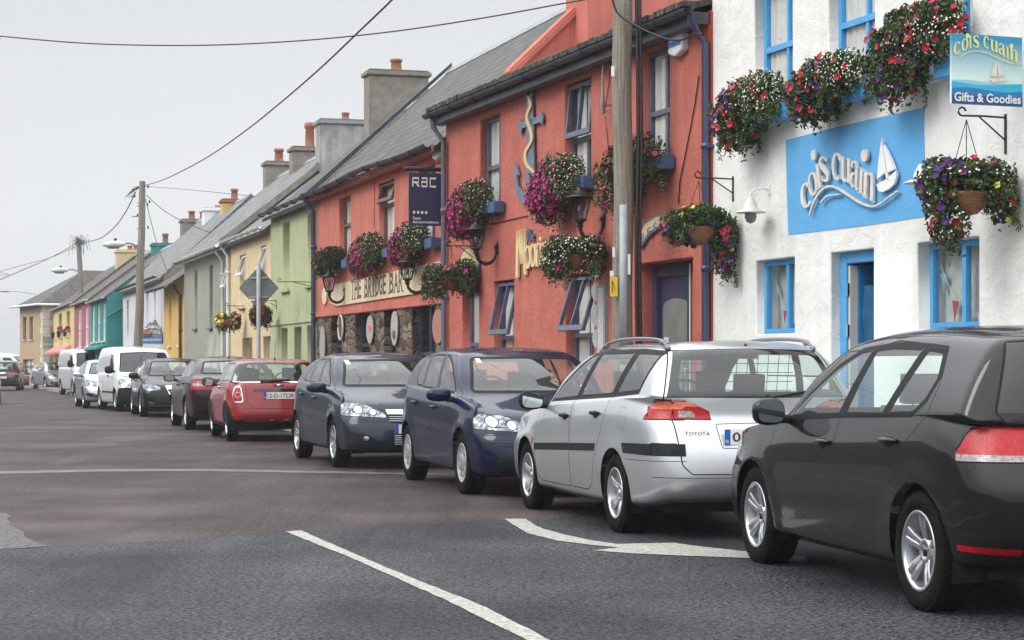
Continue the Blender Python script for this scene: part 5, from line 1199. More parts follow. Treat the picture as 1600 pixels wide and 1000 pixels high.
# unit glyphs, bold condensed serif: x 0..1, y 0..1 ; (points, widths)
def arc(cx, cy, rx, ry, a0, a1, n=14, thick=.25, thin=.07):
    P, W = [], []
    for i in range(n+1): q = R(a0+(a1-a0)*i/n); P.append((cx+rx*math.cos(q), cy+ry*math.sin(q))); W.append(thin+(thick-thin)*abs(math.cos(q))**1.3)
    return P, W
GL = {
 'c': [arc(.5, .5, .36, .46, 50, 310), ([(.74, .74), (.78, .80), (.72, .86)], [.20, .24, .12])],
 'o': [arc(.5, .5, .37, .46, 0, 360, 24)],
 'i': [([(.5, 0), (.5, .5), (.5, .96)], [.34]*3), ([(.28, .95), (.5, .95)], [.07]*2), ([(.15, .02), (.85, .02)], [.05]*2)],
 's': [([(.82, .78), (.72, .92), (.5, .96), (.26, .90), (.20, .74), (.34, .60), (.62, .46), (.80, .30), (.74, .10), (.5, .04), (.26, .09), (.16, .24)], [.10, .09, .09, .14, .22, .27, .29, .26, .18, .09, .09, .12])],
 'u': [([(.22, .96), (.22, .4), (.24, .18), (.34, .06), (.5, .05), (.66, .14)], [.26, .26, .24, .16, .08, .05]), ([(.78, .97), (.78, .5), (.78, .02)], [.26]*3), ([(.02, .95), (.22, .95)], [.06]*2), ([(.78, .03), (.98, .03)], [.06]*2), ([(.6, .95), (.78, .95)], [.06]*2)],
 'a': [([(.18, .72), (.24, .88), (.42, .96), (.62, .92), (.72, .76)], [.20, .14, .09, .14, .26]), ([(.72, .78), (.72, .4), (.73, .12), (.80, .03), (.95, .06)], [.27, .27, .25, .14, .06]), ([(.66, .58), (.40, .52), (.22, .40), (.20, .20), (.32, .06), (.50, .07), (.66, .18)], [.05, .09, .20, .25, .14, .07, .05])],
 'n': [([(.22, .96), (.22, .5), (.22, .0)], [.26]*3), ([(.30, .80), (.48, .95), (.66, .94), (.76, .80), (.78, .5), (.78, .0)], [.05, .08, .14, .24, .26, .26]), ([(.03, .95), (.22, .95)], [.06]*2), ([(.04, .02), (.40, .02)], [.05]*2), ([(.60, .02), (.96, .02)], [.05]*2)],
}
def glyph(mb, ch, bl, wv, hv, fn, t0, t1, mi=0):
    """bl: bottom-left pixel, wv: width vector, hv: height vector (photo pixels)"""
    bl, wv, hv = Vector(bl), Vector(wv), Vector(hv); wl = wv.length
    for P, W in GL[ch]:
        if ch in 's' or (len(P) > 2 and ch in 'uan' and len(P) < 14):
            PW = pchip2([(p[0], p[1], w) for p, w in zip(P, W)], 4); P = [(q[0], q[1]) for q in PW]; W = [max(.03, q[2]) for q in PW]
        m2 = MB(); Pn = [Vector(p) for p in P]; cl = ch == 'o'
        if cl: Pn = Pn[:-1]; W = W[:-1]
        ribbon(mb, [(p.x, p.y) for p in Pn], W, lambda q, t: fn(bl+wv*q.x+hv*q.y, t), t0, t1, mi, cl)
fz = lambda Z, k=5., ox=1200, oy=160: (lambda q, t: (lambda s, z: (s, t, z))(*f.sz(ox+q.x/k, oy+q.y/k, t1)))
t0, t1 = -.03, -.055; fn = fz(0)
M['letter'] = varied('letter_cream', (.60, .56, .50), (.72, .69, .63), 10, .55, .15, 40)
m = MB()
for ch, bl, wv, hv in (('c', (262, 850), (88, -60), (-22, -190)), ('o', (322, 750), (72, -45), (-22, -180)), ('i', (372, 690), (60, -40), (-22, -195)), ('s', (405, 625), (78, -12), (-22, -195)),
                       ('c', (493, 597), (80, 22), (4, -215)), ('u', (560, 605), (85, 35), (0, -195)), ('a', (632, 650), (72, 40), (8, -212)), ('i', (690, 700), (62, 30), (8, -205)), ('n', (735, 735), (90, 50), (6, -215))):
    glyph(m, ch, bl, wv, hv, fn, t0, t1)
def blob(mb, cx, cy, rx, ry, fn, t0, t1, mi=0):
    a = [fn(Vector((cx+rx*math.cos(q), cy+ry*math.sin(q))), t0) for q in [2*PI*i/20 for i in range(20)]]; mb.prism(a, (0, t1-t0, 0), mi)
blob(m, 353, 412, 19, 42, fn, t0, t1); blob(m, 750, 415, 25, 48, fn, t0, t1)
m.build('raised_lettering', M['letter'], rt)
m = MB(); w1 = spline([(320, 882), (345, 800), (385, 720), (430, 672), (480, 654), (540, 672), (620, 722), (700, 775), (770, 806), (820, 812), (880, 785), (940, 740), (1005, 692)], 4)
ribbon(m, w1, [7+9*math.sin(PI*min(1, i/len(w1)*1.1))+(5 if i > len(w1)*.9 else 0) for i in range(len(w1))], fn, t0, t1)
ribbon(m, spline([(408, 784), (440, 745), (480, 724), (560, 716)], 4), [10]*12+[4], fn, t0, t1); m.build('wave_ornament', M['letter'], rt)
m = MB()
def shape(pts, tt0=t0, tt1=t1, mb=None, func=None): (mb or m).prism([(func or fn)(Vector(p), tt0) for p in pts], (0, tt1-tt0, 0))
shape([(890, 275), (893, 340), (905, 420), (922, 540), (850, 602), (860, 480), (875, 360)]); shape([(898, 330), (930, 380), (962, 450), (990, 522), (960, 535), (930, 552), (912, 430)])
shape([(912, 545), (930, 545), (940, 605), (925, 605)]); shape([(846, 640), (920, 602), (1000, 530), (1001, 580), (985, 635), (945, 675), (890, 702), (860, 690)]); m.build('boat_ornament', M['upvc'], rt)
m = MB()
for px, py in ((380, 418), (780, 430), (470, 540), (800, 640), (405, 740), (560, 716), (1010, 705), (930, 765), (1002, 560)):
    s_, z_ = f.sz(1200+px/5, 160+py/5); m.tube([(s_, 0, z_), (s_, -.05, z_)], .006, 6)
m.build('fixing_pin', M['satin_black'], rt)

# projecting picture sign
ow = Vector((-f.n.x, -f.n.y, 0)); sB = f.s(1604)
sg_ = empty('hanging_sign', f.w(sB, 0, 3.39), f.rz, label='square blue picture sign with a sailing boat, projecting from the white shop at upper right', cat='sign')
W_, H_ = .66, .565; tt = lambda a, b, o=0.: (-.0-o, -.05-W_*(1-a), H_*b)
def bandmat(name, c1, c2, z0, z1):
    m_ = basemat(name, c1, .3); nt = m_.node_tree; p = nt.nodes['Principled BSDF']; tc = N(nt, 'TexCoord'); sp = N(nt, 'SeparateXYZ'); mr = N(nt, 'MapRange', ins={'From Min': z0, 'From Max': z1}); mx = N(nt, 'MixRGB'); mx.inputs[1].default_value = (*c1, 1); mx.inputs[2].default_value = (*c2, 1)
    nt.links.new(tc.outputs['Object'], sp.inputs[0]); nt.links.new(sp.outputs['Z'], mr.inputs[0]); nt.links.new(mr.outputs[0], mx.inputs[0]); nt.links.new(mx.outputs[0], p.inputs['Base Color']); return m_
board = bandmat('sign_sky', (.62, .78, .74), (.02, .27, .48), .22, .52)
sc_ = Vector((1, 0, 0))
def tb(a, b, o=0.): return (.014+o, -.05-W_*(1-a), H_*b)
m = MB(); m.box((-.012, -.05-W_, 0), (.012, -.05, H_), 0)
m.build('sign_board', board, sg_)
def sgn_poly(name, pts, mat, o=.0): q = MB(); q.prism([tb(*p, o-.004) for p in pts], (.004, 0, 0)); q.build(name, mat, sg_)
wv = lambda y, am, ph: [(i/16, y+am*math.sin(i/16*6+ph)) for i in range(17)]
sgn_poly('sign_wave', wv(.33, .016, .5)+[(1, .0), (0, .0)], basemat('sign_pale_sea', (.28, .55, .62), .3), .001)
sgn_poly('sign_wave', wv(.30, .018, 2.)+[(1, .0), (0, .0)], basemat('sign_cyan', (.02, .42, .66), .3), .003)
sgn_poly('sign_wave', wv(.215, .022, .3)+[(1, .0), (0, .0)], basemat('sign_blue', (.015, .17, .42), .3), .005)
q = MB(); q.box((.0165, -.05-W_, 0), (.0195, -.05, .125*H_/1.)) ; q.build('sign_band', basemat('sign_navy', (.01, .07, .22), .3), sg_)
q = MB(); add_text(q, 'Gifts & Goodies', lambda a, b: tb(.03+a*.94, .035+b*.13, .0095), 0, .022); q.build('sign_lettering', M['plate_white'], sg_)
M['sign_yellow'] = basemat('sign_yellow', (.72, .72, .28), .4)
q = MB(); fs = lambda v, t: tb((v.x-1187)/371., 1-(v.y-(182+18*(v.x-1187)/371.))/333., t)
for ch, bl, wv_, hv in (('c', (1196, 292), (40, -18), (-2, -58)), ('o', (1236, 272), (36, -14), (0, -58)), ('i', (1270, 256), (24, -6), (0, -60)), ('s', (1294, 252), (36, -2), (0, -58)), ('c', (1350, 250), (34, 10), (0, -58)), ('u', (1386, 262), (42, 14), (0, -56)), ('a', (1428, 278), (38, 16), (0, -56)), ('i', (1466, 294), (24, 12), (0, -56)), ('n', (1490, 306), (44, 20), (0, -58))):
    glyph(q, ch, bl, wv_, hv, fs, .004, .007)
for cx, cy in ((1268, 195), (1498, 243)):
    q.prism([fs(Vector((cx+10*math.cos(a_), cy+12*math.sin(a_))), .004) for a_ in [2*PI*i/14 for i in range(14)]], (.003, 0, 0))
ribbon(q, spline([(1230, 300), (1262, 276), (1310, 268), (1370, 278), (1440, 308), (1500, 326), (1554, 328)], 3), [4]*18+[2], fs, .004, .007); q.build('sign_name', M['sign_yellow'], sg_)
q = MB()
for P in ([(1416, 312), (1385, 386), (1424, 390)], [(1420, 318), (1460, 380), (1428, 390)], [(1380, 402), (1478, 394), (1466, 410), (1396, 416)]): q.prism([fs(Vector(p), .008) for p in P], (.003, 0, 0))
q.build('sign_boat', M['letter'], sg_)
# ================================================================ coral pub with the anchor (nearer half)
f = F_moor; rt = f.root('restaurant', label='coral red two-storey restaurant with a large grey anchor on its wall', cat='restaurant')
L_, ZE = f.len, 5.20
sl = lambda a, b, c, d: (f.s(a), f.s(b), c, d)
wA, wB, wC = sl(750, 781.5, 3.58, 4.93), sl(882, 923, 3.60, 4.98), sl(1001.5, 1046, 3.62, 5.02)
wD, wE, wF = sl(722, 748, 1.45, 2.44), sl(771, 803, 1.45, 2.50), sl(884, 927.5, 1.10, 2.46)
dM = sl(991, 1082, .12, 2.50)
sR = f.s(1100)
holes = [wA, wB, wC, wD, wE, wF, dM]
finish_wall(wall_with_holes(f, 0, sR, 0, ZE+.05, holes, .34), 'wall', coral, rt, .03, holes)
m = MB(); m.box((sR, -.045, 0), (L_+.02, .2, ZE+.0)); m.build('corner_pilaster', brick_orange, rt, bevel=.02)
M['sash_blue'] = varied('sash_grey_blue', (.075, .09, .145), (.12, .14, .20), 8, .4, .2, 50)
sb = M['sash_blue']; stone_sill = varied('sill_coral', (.34, .075, .05), (.42, .10, .07), 8, .8, .3, 40)
cur = [(0, .40), (.46, 1)]
window(rt, *wA, .11, sb, 2, 2, stone_sill, cur, mid=.62, bar=.05, trans=.46)
window(rt, *wB, .11, sb, 2, 2, stone_sill, cur, mid=.58, bar=.05, trans=.46, tilt=('top', .10))
window(rt, *wC, .11, sb, 2, 2, stone_sill, cur, mid=.60, bar=.05, trans=.47)
window(rt, *wD, .13, sb, 2, 2, stone_sill, cur, mid=.62, bar=.05, trans=.15)
window(rt, *wE, .12, sb, 2, 2, stone_sill, cur, mid=.6, bar=.05, trans=.22, tilt=('top', .22))
window(rt, *wF, .12, sb, 2, 2, stone_sill, cur, mid=.6, bar=.05, trans=.42, tilt=('top', .30))
backing(rt, L_, ZE, .9)
a, b, c, d = dM; a2 = f.s(1019, .24); b2 = f.s(1079, .24)
m = MB(); t = .24
m.box((a, t, c), (a2-.0, t+.1, d)) if 0 else None
m.box((a, t+.01, c), (a2, t+.12, d), 1); m.box((a2, t, c), (a2+.13, t+.1, d)); m.box((b2-.1, t, c), (b2, t+.1, d)); m.box((a2+.13, t, d-.16), (b2-.1, t+.1, d)); m.box((b2, t+.01, c), (b, t+.1, d), 1)
m.build('door_frame', [M['navy'], coral], rt, bevel=.006)
m = MB(); da, db = a2+.13, b2-.1; arcp = [(da+.07, t+.02, .5), (db-.07, t+.02, .5)] + [((da+db)/2+(db-da-.14)/2*math.cos(q), t+.02, 1.98+.10*math.sin(q)) for q in [PI*i/10 for i in range(11)]]
dp = MB(); dp.box((da, t+.06, c), (db, t+.10, d-.16)); dpo = dp.build('door', M['navy'], rt, bevel=.006)
M['frost'] = varied('frosted_door_glass', (.16, .17, .16), (.24, .25, .23), 2, .25, .2, 8)
m.face(arcp); 
for i in range(len(m.v)): m.v[i] = (m.v[i][0], t+.055, m.v[i][2])
m.build('pane', M['frost'], dpo); q = MB(); q.tube([(db-.05, t+.03, 1.0), (db-.05, t-.01, 1.0), (db-.05, t-.01, 1.25), (db-.05, t+.03, 1.25)], .012, 8); q.build('handle', M['chrome'], dpo)
q = MB(); q.box((b2-.015, t-.012, c), (b2+.012, t, d-.03)); q.build('door_strip', M['upvc'], rt)
q = MB(); q.box((da+.12, t+.045, 1.25), (da+.26, t+.052, 1.62)); q.build('notice', basemat('notice_blue_white', (.5, .6, .65), .6), rt)
# roof of the nearer half is shallow; moss along its slate edge
M['slate_old'] = slates('slate_old', (.055, .051, .047), (.095, .088, .080), moss=(.16, .16, .13), sx=.36, sy=.24)
M['slate_lt'] = slates('slate_light', (.155, .155, .16), (.22, .22, .22), sx=.5, sy=.26, mortar=(.07, .07, .07))
M['slate_br'] = slates('slate_brown', (.09, .078, .07), (.14, .12, .105), moss=(.10, .09, .06), sx=.3, sy=.2)
gable_roof(rt, L_, ZE+.14, 4.2, 1.25, M['slate_old'], over=.26, wallmat=coral)
m = MB(); random.seed(3); n = int(L_/.085)
for i in range(n):
    s = i*L_/n; h = random.uniform(.045, .07); m.box((s+.006, -.34+random.uniform(-.01, .01), ZE+.03), (s+L_/n-.006, -.20, ZE+.03+h))
    if random.random() < .65: m.ball((s+.04, -.31, ZE+.06+h*.5), (random.uniform(.02, .045), .035, random.uniform(.015, .035)), 1, 6)
m.build('roof_edge_tiles', [M['slate_old'], varied('moss', (.05, .06, .02), (.12, .11, .04), 20, .95, .8, 90)], rt)
gutter(rt, L_+.05, ZE, -.30, M['blackgutter'], .065, s0=-.12); m = MB(); m.box((-.1, -.22, ZE-.16), (L_, -.02, ZE-.03)); m.build('fascia', M['blackgutter'], rt)
downpipe(rt, f.s(1103, -.07), .1, ZE-.05, M['navy'], .045); downpipe(rt, .10, .1, ZE-.1, M['slateblue'], .045)
# gable wall with coping between the two roofs, chimney on it
k = 2.62/2.85; th_ = .30
m = MB(); P = [(-.15+.0, .25, 4.9), (-.15, 2.85, 4.9+k*2.85+.35), (-.15, 5.7, 5.0), (-.15, .25, 4.9)]
m.prism([(-.10, 1.1, 4.6), (-.10, 1.1, 5.90), (-.10, 2.85, 7.55), (-.10, 5.5, 5.2), (-.10, 5.5, 4.6)], (.26, 0, 0)); pg = m.build('parapet', coral2, rt)
m = MB(); m.prism([(-.16, 1.05, 5.80), (-.16, .98, 5.88), (-.16, 1.02, 5.98), (-.16, 2.85, 7.72), (-.16, 5.6, 5.25), (-.16, 5.6, 5.12), (-.16, 2.85, 7.52)], (.38, 0, 0)); m.build('coping', coral2, pg, bevel=.04)
chimney(rt, .25, 3.30, 1.0, 2.4, 5.2, 9.6, coral2, coral2)
# painted anchor with its rope, cut from board
fq = fz(0, 3.03, 660, 0); t0, t1 = -.03, -.06
m = MB(); A = M['anchor'] = varied('anchor_grey_blue', (.12, .15, .20), (.17, .20, .26), 8, .5, .2, 40)
m = MB()
ribbon(m, [(503+13*math.cos(q), 440+22*math.sin(q)) for q in [2*PI*i/16 for i in range(16)]], 12, fq, t0, t1, closed=True)
shape([(492, 462), (516, 462), (521, 560), (527, 880), (512, 980), (498, 960), (488, 880), (491, 560)], mb=m, func=fq)
shape([(462, 566), (468, 580), (556, 545), (552, 528), (562, 532), (568, 560), (562, 590), (556, 578), (468, 608), (464, 634), (454, 628), (452, 600), (452, 575)], mb=m, func=fq)
shape([(436, 765), (455, 830), (442, 828), (450, 880), (470, 908), (497, 900), (512, 880), (530, 890), (560, 850), (578, 790), (570, 795), (587, 715), (600, 785), (592, 785), (582, 850), (556, 912), (520, 945), (511, 980), (495, 960), (470, 965), (448, 935), (434, 880), (436, 838), (428, 840)], mb=m, func=fq)
m.build('anchor_ornament', A, rt)
m = MB(); M['rope'] = varied('rope_cream', (.55, .42, .22), (.68, .55, .32), 30, .8, .4, 80)
ribbon(m, spline([(503, 455), (512, 480), (514, 505), (500, 540), (500, 575), (516, 620), (520, 660), (508, 690), (492, 720), (490, 755), (500, 785), (530, 815), (542, 840), (536, 865)], 4), 11, fq, -.06, -.078); m.build('rope_ornament', M['rope'], rt)
# house name in raised cream letters
fq = fz(0, 3.556, 680, 300); t0, t1 = -.02, -.05; m = MB()
for P, w in (([(452, 475), (455, 300), (458, 212)], 13), ([(458, 212), (474, 345), (478, 400)], 13), ([(478, 400), (484, 300), (488, 205)], 13), ([(488, 205), (494, 330), (497, 458)], 13),
             ([(512+12*math.cos(q), 362+60*math.sin(q)) for q in [2*PI*i/16 for i in range(17)]], 9), ([(541+12*math.cos(q), 352+60*math.sin(q)) for q in [2*PI*i/16 for i in range(17)]], 9),
             ([(562, 415), (563, 290)], 11), ([(563, 320), (570, 285), (578, 290)], 9), ([(584, 405), (584, 285)], 10), ([(598, 400), (598, 280)], 10), ([(598, 310), (608, 280), (616, 300), (617, 395)], 9),
             ([(640, 340), (630, 380), (624, 330), (632, 280), (642, 290), (642, 420), (634, 450), (624, 440)], 9), ([(668, 285), (655, 280), (652, 310), (668, 345), (664, 380), (650, 375)], 9)):
    ribbon(m, spline(P, 3) if len(P) > 4 else P, w, fq, t0, t1)
shape([(578, 250), (590, 250), (590, 268), (578, 268)], mb=m, func=fq); m.build('raised_lettering', basemat('gold_cream', (.72, .56, .30), .5), rt)
m = MB()
for P in ([(508, 275), (510, 205)], [(500, 225), (518, 222)], [(520, 275), (522, 208)], [(522, 245), (528, 235), (530, 270)], [(535, 250), (542, 245), (541, 232), (535, 236), (534, 262), (543, 268)]): ribbon(m, P, 5, fq, -.01, -.035)
m.build('raised_lettering', M['slateblue'], rt)
# RESTAURANT board, arched, seen behind the basket
m = MB(); m2 = MB(); P0 = []; 
def bd(x, y): return Vector((1003+x*50, 353+y*30))
pts = [(1003, 388), (1004, 362), (1012, 347), (1030, 336), (1055, 330), (1080, 331)]; low = [(1080, 349), (1055, 350), (1030, 358), (1016, 372), (1006, 388)]
T = lambda p, t: (lambda s, z: (s, t, z))(*f.sz(p[0], p[1]))
m.prism([T(p, -.005) for p in pts+low], (0, -.035, 0)); o = m.build('wall_board', M['slateblue'], rt); m = MB(); ins = [(1005, 384), (1006, 364), (1014, 350), (1031, 339.5), (1055, 333.5), (1079, 334.5), (1079, 346), (1055, 347), (1029, 355), (1015, 368)]
m.prism([T(p, -.041) for p in ins], (0, -.004, 0)); m.build('board_face', M['rope'], o)
m = MB()
for i, ch in enumerate('RESTA'):
    x = 1007.5+i*9.; y = 378-34*math.sin(min(1, (i+.8)/5.2)*PI/2); add_text(m, ch, lambda a, b_: T((x+a*6.2, y+(1-b_)*13-3-a*4.0*max(0, 1-i/5)), -.047), 0, .02)
m.build('lettering', M['slateblue'], o)
# notices and oval boards between window and pole
for i, (x, y, rx, ry) in enumerate(((933, 421, 7.5, 15), (933.5, 457, 6, 14), (933.5, 493, 7, 17), (934, 529, 6, 14))):
    m = MB(); m.prism([T((x+rx*math.cos(q), y+ry*math.sin(q)), -.004) for q in [2*PI*j/20 for j in range(20)]], (0, -.02, 0)); m.build('oval_plaque', varied('plaque_%d' % i, (.35, .36, .37), (.5, .5, .5), 30, .6, .1, 60), rt)
m = MB(); P = [T(p, 0) for p in ((938, 445), (951, 443), (951, 560), (938, 562))]; m.prism(P, (0, -.05, 0)); o = m.build('notice_case', M['lead'], rt); m = MB(); P = [T(p, -.052) for p in ((940, 450), (949, 449), (949, 556), (940, 557))]; m.prism(P, (0, -.004, 0)); m.build('notice_sheet', varied('menu_sheet', (.4, .4, .38), (.62, .62, .6), 40, .6, 0, 1), o)
# oval pub board above the first lower window
m = MB(); m.prism([T((737+14*math.cos(q), 415+27*math.sin(q)), -.005) for q in [2*PI*j/24 for j in range(24)]], (0, -.04, 0)); o = m.build('oval_board', M['rope'], rt); m = MB(); rr = [(737+14.5*math.cos(q), 415+28*math.sin(q)) for q in [2*PI*j/24 for j in range(25)]]
m.tube([T(p, -.03) for p in rr], .022, 6, cap=False); m.build('board_rim', M['slateblue'], o)
# cables, alarm box, speaker-like lamp
def alarm(px0, py0, px1, py1, fr_, root_, blue=True):
    a_, z1_ = fr_.sz(px0, py0, -.06); b_, z0_ = fr_.sz(px1, py1, -.06); w_ = max(.16, abs(b_-a_)); m = MB()
    m.prism([(a_, 0, z0_+.05), (a_+w_*.5, 0, z0_), (a_+w_, 0, z0_+.05), (a_+w_, 0, z1_), (a_, 0, z1_)], (0, -.09, 0)); o = m.build('alarm_box', M['upvc'], root_, bevel=.012)
    m = MB(); m.box((a_+.02, -.094, z0_+.10), (a_+.045, -.091, z1_-.08)); m.box((a_+.06, -.094, z0_+.11), (a_+w_-.03, -.091, z0_+.17)); m.build('badge', basemat('badge_blue', (.05, .15, .55), .5), o)
alarm(1047, 53, 1069, 84, f, rt)
m = MB(); P = [(1094, 118), (1088, 160), (1080, 205), (1072, 245), (1064, 285), (1062, 318)]; m.tube([T(p, -.015) for p in P], .008, 5); m.build('wall_cable', M['satin_black'], rt); m = MB(); m.tube([T(p, -.012) for p in ((681+90*.28, 345), (768, 351), (800, 343), (826, 337))], .007, 5); m.build('wall_cable', M['satin_black'], rt); m = MB()
m.tube([T(p, -.012) for p in ((957, 80), (953, 130), (946, 172), (950, 210), (953, 250))], .005, 5); m.build('wall_cable', M['satin_black'], rt)
m = MB(); s_, z_ = f.sz(944, 160, -.12); m.lathe([(.015, .35), (.018, .1), (.03, .0), (.035, -.05), (.012, -.09), (.03, -.12), (.0, -.16)], 'z', (s_, -.14, z_), 12); m.lathe([(.0, .36), (.008, .36), (.008, .05)], 'z', (s_, -.14, z_+.25), 8); m.tube([(s_, -.14, z_-.05), (s_, 0, z_-.02)], .014, 6); m.tube([(s_, -.14, z_-.12), (s_+.1, -.1, z_-.2), (s_+.16, 0, z_-.1)], .006, 6); m.build('candle_lamp', M['lead'], rt)

# ================================================================ THE BRIDGE BAR (farther half)
f = F_brid; rt = f.root('pub', label='coral pub with a cream name board over stone-clad ground floor', cat='pub')
L_, ZE = f.len, 4.80; T = lambda p, t, f=f: (lambda s, z: (s, t, z))(*f.sz(p[0], p[1]))
wA, wB, wC = sl(529.3, 547.6, 3.34, 4.52), sl(591, 615.5, 3.34, 4.52), sl(652.5, 679.5, 3.34, 4.52)
zb = 2.30; o1 = (f.s(555), f.s(578), .6, zb); o2 = (f.s(600), f.s(618.5), .6, zb); o3 = (f.s(644), f.s(680), .12, zb); o0 = (f.s(517.5), f.s(533.5), .6, zb)
holes = [wA, wB, wC]
finish_wall(wall_with_holes(f, 0, L_-.02, zb, ZE+.05, holes, .34), 'wall', coral2, rt, .025, holes)
h2 = [o0, o1, o2, o3]; stn = stone_mat('rubble_stone')
o = finish_wall(wall_with_holes(f, 0, L_, 0, zb, h2, .32), 'stone_wall', stn, rt, .03, h2)
m = MB(); m.box((0, -.04, zb-.05), (L_-.05, .0, zb+.08)); m.build('string_course', coral2, rt, bevel=.015)
br = varied('sash_brown', (.10, .06, .05), (.16, .10, .08), 8, .5, .2, 50)
window(rt, *wA, .105, br, 2, 2, stone_sill, cur, mid=.62, bar=.04); window(rt, *wB, .105, br, 1, 2, stone_sill, [(0, 1)], tilt=('top', .3), trans=.66); window(rt, *wC, .105, M['sash_blue'], 2, 2, stone_sill, cur)
for h in h2: window(rt, *h, .12, M['navy'], 2 if h is o3 else 1, 2, None, None, trans=.62, name='shop_window')
backing(rt, L_, ZE, .8); m = MB(); m.face([(.02, .6, .1), (L_-.1, .6, .1), (L_-.1, .6, 2.2), (.02, .6, 2.2)]); m.build('bar_interior', varied('bar_interior', (.03, .03, .035), (.12, .11, .10), 3, .8, 0, 1), rt)
M['slate_br2'] = M['slate_old']
gable_roof(rt, L_, ZE+.08, 2.85, 2.58, M['slate_old'], over=.20, wallmat=M['cement'], ridge=M['lead'])
m = MB(); m.prism([(-.02, -.18, ZE-.06), (-.02, 2.85, ZE+2.72), (-.02, 2.85, ZE+2.80), (-.02, -.24, ZE+.02)], (.10, 0, 0)); m.build('verge_flashing', M['blackgutter'], rt)
gutter(rt, L_-.15, ZE-.02, -.27, M['blackgutter'], .065, s0=-.15, sag=lambda s: -.03*math.sin(s*.9)); m = MB(); m.box((0, -.2, ZE-.16), (L_-.1, -.01, ZE-.05)); m.build('fascia', coral2, rt)
downpipe(rt, .0, .1, ZE-.05, M['navy'], .05)
# name board
m = MB(); P = [(527, 444.5), (690, 408), (692, 452.5), (545, 475.5), (528, 478), (520, 474), (516.5, 462), (521, 449)]
m.prism([T(p, -.004) for p in P], (0, -.03, 0)); nb = m.build('name_board', varied('board_cream', (.62, .50, .30), (.70, .60, .40), 5, .6, .2, 40, streak=(1, 1, .3)), rt)
m = MB(); m.prism([T((509+3.6*math.cos(q), 463+13*math.sin(q)), -.004) for q in [2*PI*j/16 for j in range(16)]], (0, -.03, 0)); m.build('board_end', MATS['board_cream'], nb)
ink = varied('sign_ink', (.06, .06, .08), (.13, .12, .12), 20, .7, 0, 1); m = MB()
def word(txt, xl, xr, yl0, yl1, yr0, yr1):
    n = len(txt)
    for i, ch in enumerate(txt):
        if ch == ' ': continue
        u0, u1 = i/n, (i+.86)/n
        if ch == 'I': u0, u1 = (i+.30)/n, (i+.56)/n
        def fn_(a, b, u0=u0, u1=u1): u = u0+(u1-u0)*a; x = xl+(xr-xl)*u; yt = yl0+(yr0-yl0)*u; yb = yl1+(yr1-yl1)*u; return T((x, yb+(yt-yb)*b), -.037)
        add_text(m, ch, fn_, 0, .016)
        if ch in 'THIRBADG':      # slab feet
            for (aa, bb) in ((0, 0), (0, 1)) if ch in 'BD' else (((.5, 0),) if ch == 'T' else (((0, 0), (1, 0)) if ch in 'A' else (((0, 0), (0, 1), (1, 0), (1, 1)) if ch == 'H' else (((.5, 0), (.5, 1)) if ch == 'I' else (((0, 0), (1, 0)) if ch == 'R' else ()))))):
                w_ = .26 if ch != 'I' else .9; P_2 = [fn_(aa-w_, bb-.03), fn_(aa+w_*.6, bb-.03), fn_(aa+w_*.6, bb+.04), fn_(aa-w_, bb+.04)]; m.face(P_2)
word('THE', 551.5, 568, 437, 468, 433.5, 465.5); word('BRIDGE', 572.5, 607, 433, 465, 427.5, 459.5); word('BAR', 611.5, 633.5, 426.5, 458.5, 422, 454.5)
m.build('lettering', ink, nb)
# oval plaques fixed to the stone piers
pl = [((507, 540), 4.0, 30, (.55, .55, .5), None), ((536.5, 512), 3.6, 19, (.10, .10, .10), (.6, .55, .45)), ((581.5, 515), 5.2, 22, (.66, .62, .52), None), ((620, 513), 5.2, 27, (.66, .64, .58), None), ((688.5, 510), 8.5, 27, (.62, .30, .22), None)]
for i, (c_, rx, ry, col, rim) in enumerate(pl):
    m = MB(); m.prism([T((c_[0]+rx*math.cos(q), c_[1]+ry*math.sin(q)), -.03) for q in [2*PI*j/22 for j in range(22)]], (0, -.02, 0)); o = m.build('oval_plaque', varied('oval_%d' % i, tuple(x*.7 for x in col), tuple(x*.5 for x in col), 20, .6, .1, 60), rt)
    if rim: m = MB(); m.tube([T((c_[0]+rx*math.cos(q), c_[1]+ry*math.sin(q)), -.055) for q in [2*PI*j/22 for j in range(23)]], .02, 6, cap=False); m.build('plaque_rim', basemat('plaque_cream', rim, .6), o)
    if i in (2, 3):
        m = MB(); random.seed(i); cx_, cy_ = c_[0]+.5, c_[1]+(-2 if i == 2 else 10); m.prism([T((cx_+rx*.55*math.cos(q)*random.uniform(.6, 1.1), cy_+ry*.32*math.sin(q)*random.uniform(.6, 1.1)), -.054) for q in [2*PI*j/13 for j in range(13)]], (0, -.004, 0)); m.build('plaque_picture', basemat('pic_%d' % i, ((.6, .18, .12), (.12, .09, .06))[i-2], .7), o)
alarm(677, 226, 688, 248, f, rt)
m = MB(); P = [(585.5, 264), (586, 300), (585.5, 330), (585.5, 357)]; m.tube([T(p, -.012) for p in P], .007, 5); m.build('wall_cable', stone_sill, rt)
